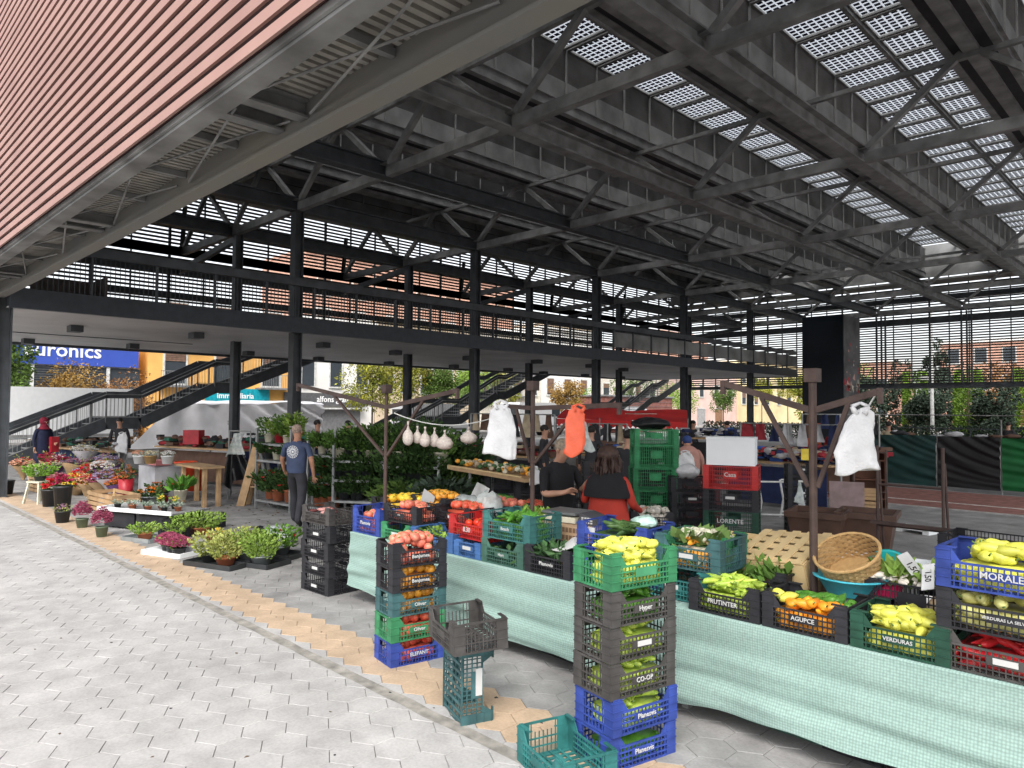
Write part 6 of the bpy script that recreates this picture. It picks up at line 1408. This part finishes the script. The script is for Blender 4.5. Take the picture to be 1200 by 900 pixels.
# ---------------- dim stalls further back ----------------
g = random.Random(21); dk = [mat('dark_cloth', (.03, .03, .035)), mat('navy_cloth', (.02, .03, .09), .9), mat('brown_cloth', (.12, .07, .05)), mat('pale_cloth', (.4, .4, .42)), mat('red_cloth', (.30, .03, .04), .9), mat('blue_cloth', (.04, .10, .35), .9), mat('beige_cloth', (.42, .34, .24), .9), mat('green_cloth', (.03, .12, .08), .9)]
def stall(x0, F0, x1, F1, h, label, n, pal, seed, rail=None, items='piled_goods'):
    g = random.Random(seed); p, q = W(*onray(x0, F0), 0), W(*onray(x1, F1), 0); o = ob('market_stall', None, None, (0, 0, 0), label=label, cat='stall')
    MB().bar(p + Vector((0, 0, h)), q + Vector((0, 0, h)), .9, .04).build('counter', wood2, o)
    MB().bar(p + Vector((-.2, -.2, h * .5)), q + Vector((-.2, -.2, h * .5)), .02, h * .8).build('front_cloth', dk[seed % 3], o)
    for u in (0, .5, 1): e = p.lerp(q, u); MB().tube(e, e + Vector((0, 0, rail or h)), .02, n=6).build('pole', galv, o)
    if rail: MB().tube(p + Vector((0, 0, rail)), q + Vector((0, 0, rail)), .016, n=6).build('rail', galv, o)
    mb = MB()
    for k in range(n):
        e = p.lerp(q, g.random()) + Vector((g.uniform(-.3, .3), g.uniform(-.3, .3), h + .05 + g.uniform(0, .22)))
        if g.random() < .5: mb.box(e.x, e.y, e.z, g.uniform(.1, .3), g.uniform(.1, .3), g.uniform(.03, .12), g.uniform(0, 3), g.choice(pal))
        else: mb.ell(e, (g.uniform(.06, .16), g.uniform(.05, .12), g.uniform(.03, .08)), 7, 5, Matrix.Rotation(g.uniform(0, 3), 3, 'Z'), mi=g.choice(pal), wob=.2, rg=g)
    mb.build(items, dk, o, False, kind='stuff')
    if rail:
        for k in range(int((q - p).length / .3)):
            e = p.lerp(q, (k + .5) / int((q - p).length / .3)); w_ = g.uniform(.1, .16); hh = g.uniform(.35, .6); d = (q - p).normalized()
            sheet_mesh(e - d * w_ + Vector((0, 0, rail - hh)), e + d * w_ + Vector((0, 0, rail - hh)), e + d * w_ * .6 + Vector((0, 0, rail)), e - d * w_ * .6 + Vector((0, 0, rail)), 4, 4, .08, k + seed, 'hanging_garment', dk[g.choice(pal)], o, 5)
    return o
stall(78, 22, 150, 20, .75, 'dark stall with goods between the staircase and the bouquets', 60, [0, 2, 7, 3], 1)
stall(200, 19.5, 300, 17.8, .95, 'stall of dark goods under the white tarpaulin wall', 130, [0, 2, 7, 0, 4], 2)
stall(300, 20, 470, 18, 1.0, 'dark green draped stall behind the plant racks', 90, [7, 0, 2], 7)
stall(552, 17.5, 650, 16, .95, 'stall with rails of dark clothes behind the wooden counter', 120, [0, 2, 3, 6, 4], 3, 1.9)
stall(690, 16.5, 735, 16, 1.0, 'stall with blue crates and boxes left of the green crate tower', 60, [0, 5, 6, 2], 8, 1.7)
stall(808, 21.5, 870, 21, 1.2, 'stall table behind the white box with coloured goods', 60, [3, 5, 0, 1], 9)
stall(868, 15.8, 985, 14.2, .95, 'long clothes stall heaped with blue and dark clothing left of the rusty pole', 230, [0, 1, 5, 1, 4, 3, 6], 4, 1.75)
stall(940, 17.5, 1030, 17.0, .9, 'clothes stall with a rust red sheet behind the rusty pole', 130, [0, 4, 2, 1], 5, 1.95)
sheet_mesh(W(*onray(943, 18.2), 1.0), W(*onray(962, 18.2), 1.0), W(*onray(962, 18.2), 1.72), W(*onray(943, 18.2), 1.72), 8, 8, .08, 5, 'hanging_sheet', mat('rust_red_cloth', (.40, .09, .04), .8), None, 6, label='rust red cloth hanging beside the lift tower', cat='cloth')
a, b = onray(1039, 13.6); 
# stack of dark crates in front of the tower, with a yellow card
for k in range(6): crate(5.0, 11.7, .01 + k * .19, R(35), 'black', '%s dark crate of the stack under the yellow card' % ['lowest', 'second', 'third', 'fourth', 'fifth', 'topmost'][k], H=.185, L=.42, Wd=.34, dip=False)
MB().box(0, 0, 0, .16, .01, .18).build('yellow_card', mat('yellow_card', (.65, .50, .05), .6), None, loc=W(4.78, 11.45, 1.33), rz=R(45), label='square yellow card on the stack of dark crates', cat='card')
# white folding trestles under the clothes stall
for k, (px, F_) in enumerate([(905, 13.2), (930, 13.6)]):
    a, b = onray(px, F_); o = ob('white_trestle', None, None, W(a, b, 0), R(40), ['white metal trestle under the clothes stall, left one', 'white metal trestle under the clothes stall, right one'][k], 'trestle')
    wm = mat('white_metal', (.6, .6, .6), .4)
    for s in (-1, 1): MB().path([(s * .26, 0, 0), (s * .20, 0, .35), (s * .26, 0, .72)], .02, 6).build('leg', wm, o)
    for z in (.12, .72): MB().tube((-.24, 0, z), (.24, 0, z), .018, n=6).build('bar', wm, o)
MB().box(0, 0, 0, .5, .02, .6).build('framed_board', mat('mauve_board', (.28, .20, .20), .7), None, loc=W(4.25, 11.7, .62), rz=R(20), label='mauve board leaning behind the planter tubs', cat='board')
o = ob('shelving_unit', None, None, W(*onray(1016, 15.2), 0), R(30), 'brown wooden cabinet behind the hand trolley', 'cabinet')
for s in (-1, 1): MB().box(s * .3, 0, .6, .03, .4, 1.2).build('side_panel', mat('brown_wood', (.12, .05, .03), .7), o)
MB().box(0, .19, .6, .57, .02, 1.18).build('back_panel', mat('brown_wood', (.12, .05, .03)), o)
for z in (.2, .6, 1.0, 1.19): MB().box(0, -.01, z, .57, .36, .02).build('shelf', mat('brown_wood', (.12, .05, .03)), o)
# ---------------- people ----------------
skin = mat('skin_tone', (.46, .25, .17), .55, 0, .06, 12); 
def person(a, b, z, rz, label, J, cloth_, hair, hairm, s=1.0, items=None, hand=True, gaze=0):
    """J: joint overrides; cloth_(part, t) -> material index; mats = [skin, top, bottom, shoe]"""
    D = dict(pel=(0, 0, .93), wst=(0, .0, 1.08), che=(0, .0, 1.28), nec=(0, 0, 1.45), hdb=(0, -.01, 1.52), hdm=(0, -.02, 1.61), hdt=(0, -.01, 1.69),
             shL=(-.19, 0, 1.40), elL=(-.25, .02, 1.13), wrL=(-.27, -.05, .90), haL=(-.27, -.07, .83), shR=(.19, 0, 1.40), elR=(.25, .02, 1.13), wrR=(.27, -.05, .90), haR=(.27, -.07, .83),
             hiL=(-.10, 0, .88), knL=(-.11, -.02, .50), anL=(-.11, .02, .09), toL=(-.12, -.14, .035), hiR=(.10, 0, .88), knR=(.11, -.02, .50), anR=(.11, .02, .09), toR=(.12, -.14, .035))
    D.update(J); D = {k: Vector(v) * s for k, v in D.items()}
    Rr = dict(pel=(.155, .115), wst=(.15, .115), che=(.175, .12), nec=(.058, .058), hdb=(.062, .07), hdm=(.078, .095), hdt=(.055, .065), shL=(.062, .06), elL=(.046, .046), wrL=(.030, .026), haL=(.038, .02), hiL=(.112, .112), knL=(.078, .078), anL=(.052, .052), toL=(.042, .03))
    for k in ('sh', 'el', 'wr', 'ha', 'hi', 'kn', 'an', 'to'): Rr[k + 'R'] = Rr[k + 'L']
    if 'fat' in J: pass
    E = [('pel', 'wst'), ('wst', 'che'), ('che', 'nec'), ('nec', 'hdb'), ('hdb', 'hdm'), ('hdm', 'hdt')] + [e for q in 'LR' for e in (('che', 'sh' + q), ('sh' + q, 'el' + q), ('el' + q, 'wr' + q), ('wr' + q, 'ha' + q), ('pel', 'hi' + q), ('hi' + q, 'kn' + q), ('kn' + q, 'an' + q), ('an' + q, 'to' + q))]
    N_ = list(Rr); me = bpy.data.meshes.new('body_cage')
    V = [D[k] for k in N_]; EE = [(N_.index(p), N_.index(q)) for p, q in E]; names = list(N_)
    rad = [Rr[k] for k in N_]
    # five fingers on each hand
    for q in 'LR':
        ha, wr = D['ha' + q], D['wr' + q]; d = (ha - wr).normalized(); side = d.cross(Vector((0, 1, 0.2))).normalized(); pal = d.cross(side)
        for i, (off, ln) in enumerate([(-.03, .055), (-.011, .072), (.009, .076), (.028, .066)]):
            k0 = len(V); V += [ha + side * off * s + d * .022 * s, ha + side * off * 1.15 * s + d * (.022 + ln * .55) * s + pal * .008 * s, ha + side * off * 1.15 * s + d * (.022 + ln) * s + pal * .026 * s]
            rad += [(.011, .011), (.009, .009), (.007, .007)]; names += ['fi' + q] * 3; EE += [(N_.index('ha' + q), k0), (k0, k0 + 1), (k0 + 1, k0 + 2)]
        k0 = len(V); V += [ha - side * .035 * s - d * .01 * s + pal * .015 * s, ha - side * .055 * s + d * .03 * s + pal * .03 * s]; rad += [(.013, .013), (.009, .009)]; names += ['fi' + q] * 2; EE += [(N_.index('ha' + q), k0), (k0, k0 + 1)]
    me.from_pydata([tuple(v) for v in V], EE, []); t = bpy.data.objects.new('cage', me); COL.objects.link(t)
    m1 = t.modifiers.new('s', 'SKIN'); m1.branch_smoothing = .6; m1.use_smooth_shade = True
    for i, sv in enumerate(me.skin_vertices[0].data): sv.radius = (rad[i][0] * s, rad[i][1] * s); sv.use_root = (i == 0)
    m2 = t.modifiers.new('u', 'SUBSURF'); m2.levels = 2; m2.render_levels = 2
    bpy.context.view_layer.update()
    bm = bpy.data.meshes.new_from_object(t.evaluated_get(bpy.context.evaluated_depsgraph_get())); bpy.data.objects.remove(t)
    segs = [(V[i], V[j], names[i], names[j]) for i, j in EE]; mi = []
    for p in bm.polygons:
        c = p.center; best = None
        for A_, B_, na, nb in segs:
            ab = B_ - A_; tt = max(0, min(1, (c - A_).dot(ab) / max(1e-9, ab.dot(ab)))); dd = (c - (A_ + ab * tt)).length
            if best is None or dd < best[0]: best = (dd, na, nb, tt)
        mi.append(cloth_(best[1], best[2], best[3], c / s))
    o = ob('person', None, None, W(a, b, z), rz, label, 'person')
    bm.materials.clear(); return o, bm, mi, D
def finish(o, bm, mi, mats, D, s, hairm=None, hairstyle='short', face=True):
    for m in mats: bm.materials.append(m)
    bm.polygons.foreach_set('material_index', mi); bm.polygons.foreach_set('use_smooth', [True] * len(bm.polygons)); ob('body', bm, o)
    c = D['hdm']
    if hairm:
        mb = MB(); g = random.Random(3)
        if hairstyle == 'short': mb.ell(c + Vector((0, .018, .045)) * s, (.088 * s, .098 * s, .085 * s), 14, 10, Matrix.Rotation(R(90), 3, 'Y'), wob=.05, rg=g)
        elif hairstyle == 'long':
            mb.ell(c + Vector((0, .02, .035)) * s, (.108 * s, .112 * s, .112 * s), 16, 12, Matrix.Rotation(R(90), 3, 'Y'), wob=.06, rg=g)
            for k in range(160):
                th = g.uniform(-.3, 3.44); p = c + Vector((math.cos(th) * .095, math.sin(th) * .10 + .01, g.uniform(-.02, .06))) * s
                mb.leaf(p, (math.cos(th) * .25, math.sin(th) * .25, -1), .2 * s * g.uniform(.7, 1.1), .035 * s, 0, g)
        elif hairstyle == 'scarf':
            mb.ell(c + Vector((0, .012, .02)) * s, (.125 * s, .108 * s, .115 * s), 16, 12, Matrix.Rotation(R(90), 3, 'Y'), wob=.03, rg=g); mb.lathe([(.06 * s, -.02 * s), (.10 * s, -.12 * s), (.16 * s, -.20 * s)], 14, tuple(c + Vector((0, .0, 0))))
        mb.build({'short': 'hair', 'long': 'hair', 'scarf': 'headscarf'}[hairstyle], hairm, o, True)
    if face:
        f = Vector((0, -1, 0)); dk_ = mat('eye_dark', (.02, .015, .012), .3); wh_ = mat('eye_white', (.7, .7, .68), .3)
        hd_c = c + Vector((0, -.085, 0)) * s
        for q in (-1, 1): e = MB().ell(hd_c + Vector((q * .032, -.002, .012)) * s, (.013 * s, .008 * s, .008 * s), 8, 6).build('eye', wh_, o, True); MB().ell(hd_c + Vector((q * .032, -.009, .012)) * s, (.005 * s, .004 * s, .005 * s), 6, 5).build('iris', dk_, e, True); MB().ell(c + Vector((q * .082, .0, -.005)) * s, (.012 * s, .02 * s, .03 * s), 8, 6).build('ear', mats[0], o, True)
        MB().add([hd_c + Vector(v) * s for v in ((-.010, -.005, .01), (.010, -.005, .01), (.017, -.008, -.03), (-.017, -.008, -.03), (0, -.034, -.026))], [(0, 1, 4), (1, 2, 4), (3, 0, 4), (2, 3, 4)]).build('nose', mats[0], o)
        MB().ell(hd_c + Vector((0, -.002, -.052)) * s, (.024 * s, .008 * s, .006 * s), 8, 5).build('mouth', mat('lips', (.30, .10, .08), .5), o, True)
    return o
navy_tee = mat('faded_navy_shirt', (.055, .075, .14), .85, 0, .1, 6, .3); jeans = mat('dark_grey_trousers', (.035, .035, .042), .85, 0, .15, 5, .3); shoe = mat('dark_shoe', (.02, .02, .02), .6)
def std(sleeve=.8, skirt=False, long_=False):
    def f(na, nb, t, c):
        k = na[:2]
        if na.startswith('hd') or nb.startswith('hd') or (na == 'nec'): return 0
        if na == 'che' and nb == 'nec': return 0 if t > .75 else 1
        if k in ('wr', 'ha', 'fi') or nb[:2] in ('fi', 'ha'): return 0
        if na[:2] == 'el': return 1 if long_ else 0
        if na[:2] == 'sh': return 1 if (long_ or t < sleeve) else 0
        if na == 'pel' and nb == 'wst': return 1 if c.z > .92 else 2
        if na == 'pel' or k in ('hi', 'kn'): return 2 if c.z < .94 else 1
        if k == 'an' or nb[:2] == 'to': return 3
        return 1
    return f
# man in the navy shirt, seen from behind, walking away to the right
a, b = P2(347, 617)
J = dict(che=(0, .02, 1.27), shL=(-.20, .02, 1.38), shR=(.20, .02, 1.38), elL=(-.29, .04, 1.12), wrL=(-.30, -.02, .88), haL=(-.29, -.05, .80), elR=(.30, -.02, 1.12), wrR=(.33, -.14, .92), haR=(.33, -.20, .86),
         knL=(-.13, .05, .50), anL=(-.16, .24, .13), toL=(-.17, .12, .035), knR=(.14, -.18, .52), anR=(.17, -.20, .09), toR=(.19, -.36, .035), hdb=(.02, -.03, 1.50), hdm=(.035, -.05, 1.59), hdt=(.045, -.05, 1.68))
o, bm, mi, D = person(a, b, .01, R(45 + 180 - 14), 'bald topped man in a faded navy shirt with a round white print, seen from behind', J, std(.8), None, None, 1.0)
finish(o, bm, mi, [mat('tanned_skin', (.42, .21, .13), .55, 0, .08, 12), navy_tee, jeans, shoe], D, 1.0, mat('thin_grey_hair', (.34, .25, .20), .9, 0, .2, 40), 'short')
prm = MB(); Cp = Vector((0, .152, 1.26))
for k in range(16):
    an = k * math.pi / 8
    for r0_, r1_, wd_ in ((.035, .085, .014), (.092, .105, .030)):
        d = Vector((math.cos(an), 0, math.sin(an))); prm.bar(Cp + d * r0_, Cp + d * r1_, wd_, .004, up=(0, 1, 0))
prm.ell(Cp, (.022, .004, .022), 8, 6)
prt = prm.build('round_shirt_print', mat('white_shirt_print', (.65, .65, .66), .7), o)
# belly and shirt volume of the man
MB().lathe([(.150, .90), (.172, .96), (.178, 1.08), (.182, 1.2), (.175, 1.32), (.13, 1.40), (.07, 1.44)], 24, (0, .02, 0), sq=.72).build('shirt', navy_tee, o, True)
# seller in a black shirt behind the scale
a, b = 5.27, 6.02
J = dict(hdb=(0, -.05, 1.49), hdm=(0, -.08, 1.57), hdt=(0, -.08, 1.65), shL=(-.21, 0, 1.36), shR=(.21, 0, 1.36), elL=(-.27, -.10, 1.10), wrL=(-.20, -.34, 1.14), haL=(-.17, -.42, 1.17), elR=(.27, -.08, 1.12), wrR=(.20, -.28, 1.24), haR=(.17, -.36, 1.27), che=(0, .01, 1.26))
blk = mat('black_cotton', (.012, .012, .014), .9, 0, .1, 6)
o, bm, mi, D = person(a, b, 0, R(78), 'grey haired seller in a black shirt behind the scale, hands raised', J, std(.9), None, None, 1.0)
finish(o, bm, mi, [skin, blk, jeans, shoe], D, 1.0, mat('grey_blond_hair', (.30, .24, .18), .9, 0, .2, 40), 'short')
MB().lathe([(.16, .86), (.185, .98), (.19, 1.14), (.19, 1.28), (.16, 1.38), (.08, 1.44)], 24, (0, .01, 0), sq=.76).build('shirt', blk, o, True)
# woman customer with dark hair, black top over a red smock
a, b = 4.52, 5.93
J = dict(shL=(-.18, .0, 1.32), shR=(.18, 0, 1.32), nec=(0, 0, 1.38), hdb=(0, -.01, 1.44), hdm=(0, -.02, 1.52), hdt=(0, -.01, 1.59), che=(0, 0, 1.2), elL=(-.27, -.02, 1.06), wrL=(-.26, -.22, .98), haL=(-.25, -.28, .99), elR=(.28, -.0, 1.06), wrR=(.34, -.18, 1.08), haR=(.36, -.26, 1.10))
rsm = mat('red_smock', (.40, .035, .02), .8, 0, .08, 5, .3)
o, bm, mi, D = person(a, b, 0, R(190), 'woman with dark shoulder length hair in a black cape over a red smock', J, std(1., long_=True), None, None, 1.0)
finish(o, bm, mi, [skin, rsm, rsm, shoe], D, 1.0, mat('dark_brown_hair', (.05, .025, .018), .6, 0, .25, 30), 'long')
MB().lathe([(.29, .60), (.27, .75), (.225, .95), (.20, 1.1), (.19, 1.2)], 26, (0, .0, 0), sq=.72).build('smock', rsm, o, True)
MB().lathe([(.262, 1.13), (.268, 1.16), (.25, 1.22), (.225, 1.30), (.14, 1.39), (.07, 1.42)], 26, (0, .0, 0), sq=.74).build('cape', blk, o, True)
# woman in a red headscarf by the stairs
a, b = onray(52, 19.6)
nvc = mat('navy_coat', (.012, .016, .045), .85, 0, .1, 5, .2)
o, bm, mi, D = person(a, b, 0, R(110), 'woman in a dark red headscarf and long navy coat standing by the staircase', dict(elR=(.22, -.05, 1.12), wrR=(.16, -.24, 1.0), haR=(.14, -.3, 1.0)), std(1., long_=True), None, None, .97)
finish(o, bm, mi, [skin, nvc, nvc, shoe], D, .97, mat('dark_red_scarf', (.20, .01, .03), .8), 'scarf')
MB().lathe([(.25, .25), (.24, .5), (.21, .8), (.18, 1.05), (.19, 1.25), (.15, 1.36), (.07, 1.42)], 22, (0, 0, 0), sq=.8).build('coat', nvc, o, True)
MB().box(.12, .22, .95, .16, .2, .42, .3).build('red_bag', potr, None, loc=o.location, label='bright red bag hanging at the coat of the woman in the headscarf', cat='bag')
# stooping figure in a pink top behind the green tower, with a white bag
a, b = onray(806, 13.0)
o, bm, mi, D = person(a, b, 0, R(215), 'stooping shopper in a dusty pink top and blue cap beside the green tower', dict(hdb=(0, -.16, 1.36), hdm=(0, -.21, 1.43), hdt=(0, -.22, 1.51), nec=(0, -.08, 1.34), che=(0, -.02, 1.20), shL=(-.19, -.03, 1.28), shR=(.19, -.03, 1.28)), std(1., long_=True), None, None, 1.0)
pk = mat('dusty_pink_top', (.42, .22, .18), .85, 0, .08, 5, .2)
finish(o, bm, mi, [skin, pk, jeans, shoe], D, 1.0, mat('blue_cap', (.03, .06, .2), .7), 'short')
MB().lathe([(.20, .85), (.22, .95), (.225, 1.1), (.21, 1.22), (.15, 1.33), (.07, 1.38)], 22, (0, 0, 0), sq=.76).build('top', pk, o, True)
carrier(803, 530, 558, 14, 26, 12.2, bagw, 'white carrier bag held by the stooping shopper in pink', 12)
# small distant shoppers
far = [(141, 20.5, 60, 'shopper in dark clothes with a white bag under the staircase', 0, 3), (408, 19, 200, 'dark silhouetted shopper behind the plant racks', 0, 0), (372, 19.5, 150, 'shopper in a brown jacket behind the man in navy', 2, 0), (638, 15.5, 120, 'dark haired shopper in black before the clothes rails', 0, 0), (693, 15.0, 210, 'shopper in dark clothes behind the clear bag', 0, 2), (812, 24.5, 90, 'shopper in dark clothes beyond the white box', 0, 1), (852, 23.5, 250, 'dark haired shopper looking over the stall behind the white box', 0, 6), (736, 12.0, 200, 'shopper with black hair left of the green crate tower', 0, 0), (975, 18.0, 150, 'shopper with a patterned pink scarf by the lift tower', 4, 0), (1041, 24.5, 180, 'pale shopper behind the dark green tarpaulin', 6, 0), (1183 - 2, 27, 160, 'dark figure near the ochre block beyond the green tarpaulin', 0, 0)]
for k, (px, F_, an, lab, tm, bm2) in enumerate(far):
    a, b = onray(px, F_); o, bm, mi, D = person(a, b, 0, R(an), lab, {}, std(1., long_=True), None, None, .97)
    finish(o, bm, mi, [skin, dk[tm], dk[bm2 if bm2 != 6 else 0], shoe], D, .97, mat('black_hair', (.015, .012, .01), .6), 'short')
carrier(143, 508, 531, 10, 14, 19.8, bagw, 'white and blue carrier bag held by the shopper under the staircase', 14)
